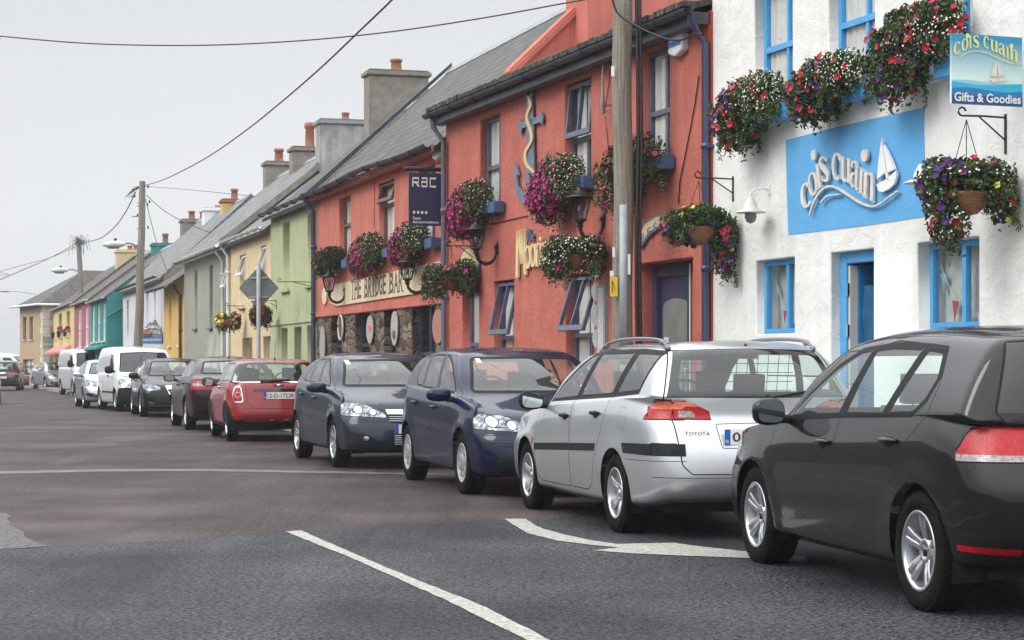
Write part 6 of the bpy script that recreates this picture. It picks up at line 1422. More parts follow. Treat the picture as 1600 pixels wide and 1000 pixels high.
# guest-house hanging sign (flat board square to the wall)
ss = f.s(722, -.1); hs_ = empty('hanging_sign', f.w(f.len-.02, 0, 3.55), f.rz, label='dark navy hanging sign reading RAC between the two coral buildings', cat='sign')
zt_, zb_ = 1.29+(570-268)*30.9/3111, 1.29+(570-351)*30.9/3111; w0 = f.len; y1_, y0_ = -.08, -.60
zt_ -= 3.55; zb_ -= 3.55
m = MB(); m.box((-.015, y0_, zb_), (.015, y1_, zt_)); m.build('sign_board', basemat('sign_navy2', (.018, .028, .075), .4), hs_)
m = MB(); m.tube([(0, .02, zt_+.06), (0, y0_-.08, zt_+.06)], .035, 10); m.tube([(0, .02, zt_+.16), (0, y0_-.0, zt_+.16)], .008, 6); m.tube([(0, y0_, zt_+.16), (0, y0_, zt_+.2)], .012, 6); m.box((-.02, -.03, zt_), (.02, .0, zt_+.32)); m.build('bracket', M['satin_black'], hs_)
def rb(a, b, t=.017): return (t, y0_+(y1_-y0_)*a, zb_+(zt_-zb_)*b)
m = MB(); fr2 = lambda q, t: rb(q.x, q.y, t)
for P in ([(.12, .74), (.12, .90), (.30, .90), (.30, .82), (.14, .82)], [(.2, .82), (.32, .74)], [(.40, .90), (.56, .90), (.56, .745), (.40, .745), (.40, .83), (.56, .83)], [(.84, .90), (.66, .90), (.66, .745), (.84, .745)]): ribbon(m, P, .035, fr2, .015, .020)
for i in range(4):
    cx = .16+i*.125; m.prism([(lambda q: (.015, q[1], q[2]))(rb(cx+dx, .25+dy)) for dx, dy in ((0, -.035), (.045, 0), (0, .035), (-.045, 0))], (.005, 0, 0))
add_text(m, 'Guest', lambda a, b: rb(.12+a*.25, .115+b*.055, .018), 0, .01); add_text(m, 'Accommodation', lambda a, b: rb(.12+a*.80, .045+b*.05, .018), 0, .01); m.build('lettering', M['upvc'], hs_)
# ================================================================ the terrace beyond
def terrace(f, name, label, col, ze, rise, D, openings, frame, roofm, gut, wallname, cat='house', sillm=None, sag=0., bump=.3, over=.2, chim=(), depth=.16, pipe=None, doors=(), curt=True, roofdz=.05, o0=0., o1=0., stain=.6):
    rt = f.root(name, label=label, cat=cat); L_ = f.len; wm = render_wall(wallname, col, (.8, .78, .74), bscale=22, bump=bump, dist=.012, stain=stain)
    holes = []
    for o in openings: a, b = f.s(o[0]), f.s(o[1]); holes.append((a, b, o[2], o[3]))
    finish_wall(wall_with_holes(f, 0, L_, 0, ze, holes, .3), 'wall', wm, rt, .02, holes)
    for h, o in zip(holes, openings):
        op = o[4] if len(o) > 4 else {}
        if op.get('door'):
            m = MB(); m.box((h[0], depth, h[2]), (h[1], depth+.06, h[3])); dd = m.build('door', op['door'], rt); m = MB(); m.box((h[0]+.1, depth-.012, h[3]-.75), (h[1]-.1, depth, h[3]-.12)); m.build('pane', M['frost'], dd)
        else: window(rt, *h, op.get('t', depth), op.get('frame', frame), op.get('cols', 1), op.get('rows', 2), sillm or wm, [(0, 1)] if curt else None, tilt=op.get('tilt'), trans=op.get('trans', .5))
    backing(rt, L_, ze, .5)
    gable_roof(rt, L_, ze+roofdz, D, rise, roofm, over=over, wallmat=M['cement'] if wallname != 'teal' else wm, sag=sag, ridge=M['lead'], o0=o0, o1=o1)
    if gut: gutter(rt, L_, ze-.01, -over-.06, gut, .06, clips=1.0)
    for c in chim: chimney(rt, *c)
    if pipe: downpipe(rt, pipe[0], .1, ze-.05, pipe[1], .045)
    return rt
G_ = lambda px, D, fr: fr.s(px, D)     # s of a stack seen at pixel px
cem = M['cement']; tp = M['terracotta']
green = (.44, .48, .28); cream = (.72, .57, .35); grey = (.31, .32, .265)
r = terrace(F_green, 'green_house', 'pale green two-storey house beside the pub drainpipe, with tall ground-floor openings', green, 4.76, 2.35, 2.85,
    [(441.5, 452.5, 2.95, 4.45, dict(trans=.6)), (480, 491.5, 2.95, 4.45, dict(trans=.4)), (439, 449, .5, 2.10), (459.5, 471, .12, 2.10, dict(door=M['upvc'])), (479.5, 491, .5, 2.10)], M['upvc'], M['slate_old'], M['blackgutter'], 'green_render', bump=.3,
    chim=((.25, 2.92, .62, 1.42, 5.4, 8.02, cem, cem, ((0, .13, .30),)),))
m = MB(); m.box((0, -.03, 2.18), (F_green.len, 0, 2.32)); m.build('string_course', MATS['green_render'], r, bevel=.01)
r = terrace(F_cream, 'cream_house', 'cream-yellow house behind the diamond sign, between green and grey houses', cream, 4.50, 2.2, 2.85,
    [(374.5, 383.5, 2.75, 4.05, dict(tilt=('top', .35), cols=1, trans=.55, t=.10)), (407, 416, 2.75, 4.10, dict(tilt=('top', .35), trans=.55, t=.10)), (378.5, 394, .12, 1.95, dict(door=M['upvc'])), (411, 423, .5, 1.95)], M['upvc'], M['slate_lt'], M['whitegutter'], 'cream_render',
    chim=((-.1, 2.98, .7, 1.3, 5.4, 7.64, render_wall('stack_white', (.45, .45, .44), (.5, .5, .5), bscale=9, stain=1.), M['lead'], ((.1, .10, .22),)),), pipe=(-.0, M['upvc']))
r = terrace(F_grey, 'grey_house', 'grey-green house with narrow windows and thick white gutter', grey, 4.42, 2.45, 2.85,
    [(303.5, 308.5, 2.35, 4.05), (327, 332.5, 2.32, 4.05), (352.5, 358.5, 2.30, 4.05, dict(tilt=('top', .3), trans=.55, t=.1)), (302.5, 308, .5, 1.45), (326.5, 332, .5, 1.48), (339.5, 347, .12, 1.48, dict(door=M['frost'])), (352, 359, .5, 1.5)], M['frost'] if 0 else M['upvc'], M['slate_lt'], M['whitegutter'], 'grey_render', sillm=M['slateblue'] if 0 else varied('sill_grey', (.10, .12, .10), (.15, .17, .14), 6, .8, .2, 30),
    chim=((4.6, 2.95, .62, 1.0, 5.2, 7.40, cem, cem, ((.05, .14, .72),)), (.1, 2.95, .62, 1.0, 5.2, 7.42, cem, cem, ((-.05, .14, .42),))), roofdz=.22, over=.30, pipe=(8.35, M['whitegutter']))
m = MB(); L_ = F_grey.len; m.prism([(L_-.02, -.30, 4.35), (L_-.02, 2.85, 6.85), (L_-.02, 2.85, 7.02), (L_-.02, -.30, 4.56)], (.14, 0, 0)); m.build('verge', cem, r)
m = MB(); m.box((0, -.30, 4.36), (L_, -.02, 4.46)); m.build('soffit', M['whitegutter'], r)
M['ochre'] = render_wall('ochre_render', (.66, .44, .15), (.85, .8, .7), bscale=22, bump=.25, dist=.01)
r = terrace(F_yel, 'ochre_house', 'narrow ochre-yellow house with a lean-to slate canopy, left of the grey house', (.70, .50, .21), 4.02, 1.9, 2.85, [(263.5, 267.5, 1.9, 3.55), (278.5, 284, 1.9, 3.6), (272, 277, .5, 1.2)], M['upvc'], M['slate_br'], None, 'ochre_render', over=.5, sillm=M['upvc'])
gutter(r, F_yel.len-.2, 3.70, -.56, M['blackgutter'], .05); downpipe(r, F_yel.len-.45, .1, 3.75, basemat('pipe_brown', (.06, .04, .035), .4), .05)
r = terrace(F_white, 'white_house', 'white house with slender windows and a painted boat board, left of the ochre house', (.66, .67, .70), 4.25, 2.7, 2.9, [(228, 232, 2.6, 3.85), (239.5, 243.5, 2.6, 3.85), (198, 201, 2.0, 3.8, dict(frame=basemat('pale_blue', (.35, .45, .6), .5)))], M['upvc'], M['slate_lt'], M['blackgutter'], 'white_render', sillm=M['upvc'],
    chim=((.1, 2.9, .7, 1.25, 5.0, 6.95, cem, cem, ((-.2, .13, .35), (.25, .13, .35))), (6.2, 2.75, .6, .9, 5.2, 6.95, M['upvc'], M['upvc'], ((.1, .1, .1),)), (10.2, 2.75, .6, .7, 5.2, 6.95, render_wall('stack_yellow', (.6, .45, .15)), tp, ((.1, .12, .38),))), curt=True)
# painted harbour board on the white house
f = F_white; T = lambda p, t: (lambda s, z: (s, t, z))(*f.sz(p[0], p[1])); sx = lambda x: 130+x/3.3333; sy_ = lambda y: 260+y/3.3333
bd = empty('shop_board', f.w(0, 0, 0), f.rz, label='painted board with mountains and a rowing boat on the white house', cat='sign')
def pb(name, pts, col, t): m = MB(); m.prism([T((sx(x), sy_(y)), t) for x, y in pts], (0, -.01, 0)); m.build(name, varied('board_'+name, col, tuple(c*.8 for c in col), 3, .6, 0, 1), bd)
pb('mountains', [(308, 890), (312, 855), (335, 830), (352, 810), (362, 820), (378, 795), (392, 820), (404, 835), (418, 870), (418, 890)], (.17, .17, .18), -.02)
pb('sea', [(306, 890), (330, 884), (418, 888), (418, 918), (306, 918)], (.05, .17, .42), -.034)
pb('boat', [(308, 845), (330, 838), (340, 855), (366, 860), (362, 885), (325, 888), (312, 878)], (.36, .16, .09), -.05)
pb('boat_stripe', [(312, 872), (364, 872), (362, 885), (325, 888)], (.06, .04, .035), -.064)
m = MB(); add_text(m, 'BARRACK', lambda a, b: T((sx(345+a*68), sy_(842-b*16+a*4)), -.034), 0, .02); add_text(m, 'COVE', lambda a, b: T((sx(352+a*55), sy_(868-b*16+a*4)), -.034), 0, .02); add_text(m, 'siopa an phobail', lambda a, b: T((sx(316+a*98), sy_(910-b*14)), -.048), 0, .02)
m.build('lettering', M['upvc'], bd)
# teal house, its gable end toward us
teal = (.04, .25, .24)
r = terrace(F_teal, 'teal_house', 'bright teal house with white sash windows and its gable end showing', teal, 4.0, 2.25, 3.0, [(143.5, 148, 2.25, 3.75, dict(t=.05)), (151.8, 156, 2.25, 3.75, dict(t=.05)), (160, 164.5, 2.25, 3.75, dict(t=.05))], M['upvc'], M['slate_br'], M['whitegutter'], 'teal', sillm=M['upvc'],
    chim=((.3, 3.1, .7, 1.0, 5., 6.45, MATS['teal'] if 'teal' in MATS else render_wall('teal', teal), None, ((.1, .13, .45),)),), over=.12)
m = MB(); m.prism([(1.0, -.4, 1.98), (1.0, -.0, 2.1), (1.0, 0, 2.0), (1.0, -.4, 1.90)], (F_teal.len-1.2, 0, 0)); m.build('door_canopy', MATS['teal'], r)
m = MB(); L_ = F_teal.len; m.prism([(L_+.003, .0, 3.25), (L_+.003, .66, 3.65), (L_+.003, .66, 3.58), (L_+.003, .0, 3.18)], (.05, 0, 0)); m.build('lead_flashing', basemat('teal_light', (.06, .34, .33), .6), r)
r = terrace(F_pink, 'pink_house', 'raspberry-pink house with white-framed windows behind the distant pole', (.44, .12, .15), 4.15, 2.3, 3.0, [(122, 127, 2.1, 3.8, dict(t=.03)), (133.3, 138, 2.1, 3.8, dict(t=.03)), (121.5, 128, .6, 1.5, dict(t=.03))], M['upvc'], M['slate_br'], M['whitegutter'], 'pink_render', sillm=M['upvc'], over=.12)
r = terrace(F_yel2, 'yellow_house', 'lemon-yellow house with a pink awning and flower troughs', (.70, .60, .30), 4.3, 2.3, 3.0, [(91.5, 96.5, 2.2, 3.95, dict(frame=br)), (104, 109, 2.2, 3.95, dict(frame=br)), (87, 97, .1, 1.6, dict(frame=br, rows=1))], br, M['slate_br'], M['whitegutter'], 'lemon_render', over=.12,
    chim=((13.2, 3.0, 1.0, 1.75, 5.2, 6.75, render_wall('stack_cream', (.62, .52, .30)), None, ((-.2, .13, .25), (.1, .13, .3))),))
f = F_yel2; m = MB(); T = lambda p, t: (lambda s, z: (s, t, z))(*f.sz(p[0], p[1]))
s0_, s1_ = f.s(84), f.s(111); m.prism([(s0_, 0, 2.28), (s0_, -.5, 1.95), (s0_, -.5, 1.84), (s0_, 0, 1.86)], (s1_-s0_, 0, 0)); m.build('awning', varied('awning_pink', (.60, .20, .20), (.68, .26, .25), 4, .8, .2, 20), r)
for x in (88.5, 98, 108):
    m = MB(); s_ = f.s(x); m.lathe([(.0, .35), (.14, .22), (.10, .2), (.07, -.05), (.0, -.08)], 'z', (s_, -.2, 2.75), 8); m.tube([(s_, 0, 2.6), (s_, -.2, 2.62), (s_, -.2, 2.7)], .02, 5); m.build('wall_lamp', M['satin_black'], r)
# end house with hipped roof and quoins
f = F_beige; rt = f.root('end_house', label='tan house with pale quoins and hipped roof at the far end of the street', cat='house'); tan = render_wall('tan_render', (.52, .38, .22), (.8, .8, .75), bscale=18, bump=.2, dist=.01)
L_, ze = f.len, 4.62; holes = [(f.s(35.5), f.s(41.5), 2.7, 4.0), (f.s(46), f.s(52), 2.7, 4.0), (f.s(36), f.s(53), .7, 1.6)]
finish_wall(wall_with_holes(f, 0, L_, 0, ze, holes, .3), 'wall', tan, rt, 0, holes)
for h in holes: window(rt, *h, .12, M['frost'] if 0 else br, 2, 2, M['letter'], [(0, 1)])
backing(rt, L_, ze, .5); m = MB()
yel = render_wall('tan_side', (.62, .45, .20), (.8, .8, .75), bscale=18, bump=.2, dist=.01)
m.face([(L_, 0, 0), (L_, 7, 0), (L_, 7, ze), (L_, 0, ze)]); m.face([(0, 0, 0), (0, 7, 0), (0, 7, ze), (0, 0, ze)]); m.face([(0, 7, 0), (L_, 7, 0), (L_, 7, ze), (0, 7, ze)]); m.build('side_wall', yel, rt)
m = MB(); o = .35; z0 = ze-.05; A_, B_2, C_2, D_2 = (-o, -o, z0), (L_+o, -o, z0), (L_+o, 7+o, z0), (-o, 7+o, z0); r1, r2 = (L_/2, 3.0, ze+2.05), (L_/2, 5.2, ze+2.05)
m.face([A_, B_2, r1]); m.face([B_2, C_2, r2, r1]); m.face([C_2, D_2, r2]); m.face([D_2, A_, r1, r2]); m.face([A_, D_2, C_2, B_2]); m.build('roof', M['slate_br'], rt)
m = MB(); m.tube([(-.4, -.42, ze-.02), (L_+.4, -.42, ze-.02), (L_+.4, 1.5, ze-.02)], .07, 6); m.build('gutter', M['upvc'], rt)
for i in range(11):
    for sg in (0,):
        w_ = .62 if i % 2 else .38; m = MB(); z = .2+i*.40; m.box((L_-w_, -.02, z), (L_+.02, .62 if not i % 2 else .38, z+.37)); m.build('quoin', M['letter'], rt, bevel=.01)
m = MB(); T = lambda p, t: (lambda s, z: (s, t, z))(*f.sz(p[0], p[1]))
s2 = L_+.03; bz = lambda y: HC-(y-570)*(f.P1.y)/F
q = MB(); q.box((L_+.03, -.05, bz(541)), (L_+.08, .85, bz(524))); o = q.build('name_board', basemat('board_pale', (.5, .52, .45), .6), rt)
q = MB(); add_text(q, 'FOOD BAR', lambda a, b: (L_+.085, -.02+a*.82, bz(536)+b*(bz(526)-bz(536))), 0, .02); q.build('lettering', basemat('board_green', (.08, .18, .12), .6), o)

# ================================================================ flowers
leafm = island_mat('leaves', [(.022, .042, .012), (.045, .080, .018), (.085, .13, .035), (.036, .06, .020), (.14, .17, .06)])
leafd = island_mat('leaves_dark', [(.018, .032, .012), (.03, .05, .015), (.055, .08, .025)])
PET = {'magenta': island_mat('petals_magenta', [(.26, .005, .085), (.38, .012, .13), (.19, .004, .065), (.44, .03, .18)], .5), 'red': island_mat('petals_red', [(.34, .007, .02), (.44, .012, .03), (.24, .005, .014)], .5),
       'purple': island_mat('petals_purple', [(.045, .01, .10), (.07, .015, .16), (.03, .008, .07)], .5), 'white': island_mat('petals_white', [(.62, .64, .52), (.75, .76, .68), (.5, .55, .38)], .6), 'yellow': island_mat('petals_yellow', [(.75, .55, .03), (.8, .65, .08)], .5), 'pink': island_mat('petals_pink', [(.6, .2, .25), (.65, .35, .3)], .5)}
def leaves(blobs, n, size, seed, trail=.3):
    rnd_ = random.Random(seed); V, Fc = [], []; wt_ = [b[1][0]*b[1][1]*b[1][2] for b in blobs]
    strands = []
    for _ in range(11):
        c, rr = rnd_.choice(blobs)[:2]; a = rnd_.uniform(0, 2*PI); x, y = c[0]+rr[0]*.85*math.cos(a), c[1]+rr[1]*.8*math.sin(a); strands.append((x, y, c[2]-rr[2]*rnd_.uniform(.3, .8), math.cos(a), rnd_.uniform(.35, .95)*rr[2]))
    for _ in range(n//9):
        x, y, z, ca, ln = rnd_.choice(strands); t = rnd_.random(); q = Vector((x+ca*.10*math.sin(t*2.4)+rnd_.gauss(0, .014), y+rnd_.gauss(0, .014), z-ln*t)); s = size*rnd_.uniform(.5, 1.1)*(1.1-.5*t); d = Vector([rnd_.gauss(0, 1) for _ in range(3)]).normalized(); u = d.orthogonal().normalized(); b = len(V)
        V += [q-d*s*.6, q+u*s*.32, q+d*s*.7, q-u*s*.32]; Fc.append((b, b+1, b+2, b+3))
    for _ in range(n):
        c, rr = rnd_.choices(blobs, wt_)[0][:2]
        while True:
            p = Vector([rnd_.uniform(-1, 1) for _ in range(3)])
            if .25 < p.length < .92+.22*math.sin(6*p.x+seed)*math.cos(5*p.z+seed)+.14*math.sin(13*p.y+9*p.x+seed): break
        if rnd_.random() < .38: p = p.normalized()*rnd_.uniform(.80, 1.02)*(1+.13*math.sin(9*p.x+seed)*math.cos(8*p.z))
        q = Vector((c[0]+p.x*rr[0], c[1]+p.y*rr[1], c[2]+p.z*rr[2]))
        if rnd_.random() < trail and p.z < 0: q.z -= abs(rnd_.gauss(0, .25))*rr[2]
        s = size*rnd_.uniform(.6, 1.5); d = Vector([rnd_.gauss(0, 1) for _ in range(3)]).normalized(); u = d.cross(Vector((rnd_.gauss(0, 1), rnd_.gauss(0, 1), 1))).normalized(); b = len(V)
        V += [q-d*s*.6, q+u*s*.32, q+d*s*.7+Vector((0, 0, -.2*s)), q-u*s*.32]; Fc.append((b, b+1, b+2, b+3))
    return V, Fc
def petals(blobs, n, size, seed, side=None, sel=None, lobe=None):
    rnd_ = random.Random(seed); V, Fc = [], []
    for _ in range(n*6):
        if len(Fc) >= n*(5 if size > .018 else 1): break
        c, rr = rnd_.choice([blobs[i] for i in lobe] if lobe else blobs)[:2]; p = Vector([rnd_.gauss(0, 1) for _ in range(3)]).normalized()
        if p.y > .35: continue
        if sel and not sel(p, rnd_): continue
        q = Vector((c[0]+p.x*rr[0]*1.04, c[1]+p.y*rr[1]*1.06, c[2]+p.z*rr[2]*1.04)); k = rnd_.uniform(.85, 1.08); q = Vector(c)+(q-Vector(c))*k
        nrm = (p+Vector((0, -.6, .25))+Vector([rnd_.gauss(0, .3) for _ in range(3)])).normalized(); u = nrm.cross(Vector((0, 0, 1))).normalized(); w = nrm.cross(u); s = size*rnd_.uniform(.75, 1.2)
        if size > .018:
            a0 = rnd_.uniform(0, 6); b = len(V); V.append(q-nrm*s*.25); cr = len(V)-1
            ring = []
            for i in range(10): a = a0+2*PI*i/10; r_ = s*(1.0 if i % 2 else .78); V.append(q+u*math.cos(a)*r_+w*math.sin(a)*r_+nrm*s*.12*(1 if i % 2 else 0)); ring.append(len(V)-1)
            for i in range(5): Fc.append((cr, ring[(2*i) % 10], ring[(2*i+1) % 10], ring[(2*i+2) % 10]))
        else:
            b = len(V); V += [q+u*s, q+w*s, q-u*s, q-w*s]; Fc.append((b, b+1, b+2, b+3))
    return V, Fc
def plant_mesh(name, V, Fc, mat, parent, **k):
    me = bpy.data.meshes.new(name); me.from_pydata([tuple(v) for v in V], [], Fc); me.materials.append(mat); me.update(); return link(name, me, parent, **k)
def flowerbox(f, px, py, w, h, label, kinds, group, seed, dep=.22, boxpx=None, boxmat=None, n=2300, dark=False, lobes=None, t=-.17, leaf=.03, fl=.032):
    """trough on a sill: overflowing foliage about (px, py), w x h metres"""
    s_, z_ = f.sz(px, py, t); r = empty('window_box', f.w(s_, t, z_), f.rz, label=label, cat='flower box', group=group)
    bl = lobes or [((-.24*w, -.09, -.10*h), (.24*w, dep*1.15, .42*h)), ((-.06*w, -.07, .10*h), (.30*w, dep*1.1, .36*h)), ((.22*w, -.07, .14*h), (.22*w, dep*1.05, .34*h))]
    V, Fc = leaves(bl, int(n*2.2), leaf*1.25, seed); plant_mesh('foliage', V, Fc, leafd if dark else leafm, r)
    for i, K_ in enumerate(kinds): col, cnt, sel, sz_ = K_[:4]; V, Fc = petals(bl, cnt, sz_, seed*7+i, sel=sel, lobe=K_[4] if len(K_) > 4 and not lobes else None); plant_mesh('blossoms', V, Fc, PET[col], r, kind='stuff')
    if boxpx:
        sb_, zb_ = f.sz(*boxpx, t); m = MB(); x, z = sb_-s_, zb_-z_; m.prism([(x-.42, -t-.02, z-.08), (x+.02, -t-.02, z-.08), (x+.05, -t-.02, z+.08), (x-.42, -t-.02, z+.08)], (0, -.16, 0)); m.build('trough', boxmat or M['skyblue'], r, bevel=.01)
    return r
far_ = lambda p, r_: p.x < .25 or r_.random() < .12
near_ = lambda p, r_: p.x > -.25 and r_.random() < .9
GB = 'flower boxes on the window sills'
mg = lambda a, b: [('magenta', int(a*2.1), None, .035, (0,)), ('magenta', int(a*.7), None, .033, (1,)), ('white', b//2, None, .010, (2,)), ('white', b//12, None, .010, (1,))]
fl_ = .034
tb_ = M['slateblue']; bb_ = basemat('trough_blue', (.06, .13, .25), .5)
flowerbox(F_brid, 521, 407, 1.5, .56, 'straggly dark window box with few flowers at the left end of the pub', [('magenta', 45, far_, .034)], GB, 11, boxpx=(541, 411), boxmat=bb_, dark=True, n=2600)
flowerbox(F_brid, 582, 396, 1.68, .76, 'magenta and white window box in the middle of the pub front', mg(150, 260), GB, 12, boxpx=(606, 394), boxmat=bb_)
flowerbox(F_brid, 648, 379, 1.5, .74, 'magenta and white window box directly below the navy hanging sign', mg(190, 420), GB, 13, boxpx=(674, 379), boxmat=bb_)
flowerbox(F_moor, 743, 325, 1.45, .82, 'magenta window box below the window left of the anchor', mg(210, 200), GB, 14, boxpx=(772, 323), boxmat=bb_)
flowerbox(F_moor, 881, 291, 1.45, .86, 'large magenta and white window box right of the anchor above the lantern', mg(230, 420), GB, 15, boxpx=(911, 284), boxmat=bb_)
flowerbox(F_moor, 996, 268, 1.75, .84, 'green and magenta window box partly hidden behind the near wooden pole', [('magenta', 120, far_, .036)], GB, 16, boxpx=(1034, 253), boxmat=bb_, n=2500)
rp = [('red', 78, None, .037, (0, 1)), ('red', 12, None, .036, (2,)), ('purple', 85, None, .038, (0, 1)), ('white', 340, None, .010, (2,)), ('white', 110, None, .010, (1,))]
flowerbox(F_cois, 1183, 171, 1.32, .74, 'red and white window box on the leftmost upper sill of the white shop', rp, GB, 17, boxpx=(1221, 172), n=3800, leaf=.028)
flowerbox(F_cois, 1306, 134, 1.28, .62, 'red and white window box above the blue panel', rp, GB, 18, boxpx=(1350, 138), n=3800, leaf=.028)
flowerbox(F_cois, 1445, 72, 1.45, .80, 'tall red and purple window box beside the projecting picture sign', [('red', 115, None, .037), ('purple', 75, None, .036, (0, 1)), ('white', 260, lambda p, r_: p.z < .2, .010, (2,)), ('white', 130, lambda p, r_: p.z < 0, .010, (1,))], GB, 19, boxpx=(1500, 100), n=4600, leaf=.028)

def scroll_bracket(f, px, py, arm, drop, name='iron_bracket', label='', n=0):
    s_, z_ = f.sz(px, py, 0); r = empty(name, f.w(s_, 0, z_), f.rz, label=label, cat='bracket', group='iron brackets for the hanging baskets')
    m = MB(); m.box((-.012, -.012, -drop), (.012, .0, .03)); m.build('wall_plate', M['satin_black'], r)
    m = MB(); m.tube([(0, -.01, .0), (0, -arm*.5, .005), (0, -arm, .0)] + [(0, -arm-.035*math.sin(q), .035-.035*math.cos(q)) for q in (.6, 1.4, 2.2, 3.0, 3.8, 4.6)], .009, 6); m.tube([(0, -.01, -drop*.62), (0, -arm*.62, .0)], .007, 6); m.build('arm', M['satin_black'], r); return r
def basket(f, px, py, arm, w, h, label, kinds, seed, pot=True, n=3000, potz=0., lobes=None, hookz=None, dark=False, leaf=.028, potmat=None):
    """hanging basket: px,py centre of its foliage in the photo, hung 'arm' metres off the wall"""
    t = -arm; s_, z_ = f.sz(px, py, t); r = empty('hanging_basket', f.w(s_, t, z_), f.rz, label=label, cat='hanging basket', group='hanging flower baskets')
    # lobes are given across the view: built round in plan
    bl = lobes or [((0, 0, .06*h), (w*.5, w*.5, .36*h)), ((w*.12, -w*.12, -.14*h), (w*.36, w*.36, .36*h))]
    V, Fc = leaves(bl, int(n*1.5), leaf*1.2, seed, .5); plant_mesh('foliage', V, Fc, leafd if dark else leafm, r)
    for i, (col, cnt, sel, sz_) in enumerate(kinds): V, Fc = petals(bl, cnt, sz_, seed*5+i, sel=sel); plant_mesh('blossoms', V, Fc, PET[col], r, kind='stuff')
    m = MB(); m.lathe([(0, -.17+potz), (.09, -.155+potz), (.16, -.09+potz), (.19, .0+potz), (.20, .02+potz), (.17, .02+potz), (.0, -.02+potz)], 'z', (0, 0, 0), 20); m.build('basket', potmat or varied('wicker', (.16, .07, .03), (.28, .13, .06), 12, .8, .8, 60, streak=(1, 1, 6)), r)
    hz = hookz if hookz is not None else .55; m = MB()
    for k in range(3): a = 2*PI*k/3+.5; m.tube([(.19*math.cos(a), .19*math.sin(a), potz), (0, 0, hz)], .004, 4)
    m.build('chain', M['satin_black'], r); return r
redp = lambda a, b, c=0: [('red', a, None, .038), ('purple', b, lambda p, r_: p.z < .2, .036)] + ([('yellow', c, lambda p, r_: p.z > 0, .034)] if c else [])
# the view runs along the wall, so the basket's width on the picture is mostly its reach off the wall (t axis)
def vl(*L):   # lobes given as (across the picture, z, half width, half height)
    return [((x*.33, x*.94, z), (rx*.95, rx*.95, rz)) for x, z, rx, rz in L]
basket(F_cois, 1510, 305, .42, .84, .8, 'big two-lobed hanging basket of red and purple petunias at the right of the white shop', [('red', 60, None, .036), ('purple', 120, lambda p, r_: p.x+p.y < .5, .036), ('white', 240, None, .010), ('yellow', 6, None, .03)], 31, lobes=vl((-.20, .10, .21, .22), (.20, .10, .22, .20), (-.14, -.16, .18, .26), (.30, -.06, .13, .16), (0, .16, .3, .14)), n=5200, potz=.0, hookz=.62)
scroll_bracket(F_cois, 1572, 184, .42, .30, label='black iron bracket below the projecting picture sign')
basket(F_cois, 1092, 370, .42, .80, .76, 'wicker hanging basket with yellow and red flowers at the corner of the white shop', redp(45, 50, 16), 32, lobes=vl((-.22, .12, .20, .18), (.02, .22, .26, .13), (.26, .02, .17, .26), (.28, -.22, .13, .22), (-.08, -.02, .12, .08)), n=4200, potz=.08, hookz=.60)
scroll_bracket(F_cois, 1146, 280, .42, .24, label='black iron bracket on the left corner of the white shop')
basket(F_moor, 898, 401, .42, .84, .60, 'dense green and white hanging basket below the lantern nearest the pole', [('white', 420, lambda p, r_: p.y < .2 or r_.random() < .3, .012), ('magenta', 40, None, .034)], 33, lobes=vl((-.20, -.0, .24, .26), (.20, .04, .22, .24), (0, .12, .3, .12)), n=4600, hookz=.55)
scroll_bracket(F_moor, 946, 303, .42, .34, label='black iron bracket beside the lantern nearest the pole')
basket(F_moor, 704, 436, .42, .86, .62, 'shaggy green hanging basket with purple trails in front of the pub drainpipe', [('magenta', 70, lambda p, r_: p.y < .1, .030)], 34, lobes=vl((-.24, -.02, .22, .26), (.22, .04, .24, .26), (0, .06, .28, .14)), n=4200, hookz=.5, dark=False)
scroll_bracket(F_moor, 743, 385, .42, .30, label='black iron bracket beside the oval pub board')
basket(F_cream, 357, 501, .42, .60, .48, 'yellow and red hanging basket between the grey and cream houses', [('yellow', 70, lambda p, r_: p.y < 0, .045), ('red', 40, None, .045), ('pink', 40, lambda p, r_: p.y > -.2, .045)], 35, lobes=vl((-.16, -.02, .17, .21), (.16, .0, .17, .20)), n=1300, hookz=.4, leaf=.045)
scroll_bracket(F_cream, 381, 478, .42, .2, label='small iron bracket at the left corner of the cream house')
basket(F_green, 408, 492, .42, .56, .46, 'dark hanging basket beside the diamond sign post on the cream house', [('red', 40, None, .045)], 36, lobes=vl((0, 0, .26, .23)), n=1100, hookz=.4, leaf=.045, dark=True)
scroll_bracket(F_green, 432, 470, .42, .2, label='small iron bracket on the left end of the green house')
scroll_bracket(F_green, 493, 441, .75, .16, label='long scrolled iron arm against the pub drainpipe on the green house')
for i, (px_, py_) in enumerate(((94, 515), (106, 515))):
    s_, z_ = F_yel2.sz(px_, py_, -.1); r = empty('window_box', F_yel2.w(s_, -.1, z_), F_yel2.rz, label=['small red trough on the left window of the lemon-yellow house', 'small red trough on the right window of the lemon-yellow house'][i], cat='flower box', group=GB)
    V, Fc = leaves([((0, 0, .05), (.45, .14, .12))], 200, .07, i); plant_mesh('foliage', V, Fc, PET['red'], r); m = MB(); m.box((-.5, -.1, -.12), (.5, .1, 0)); m.build('trough', M['terracotta'], r)

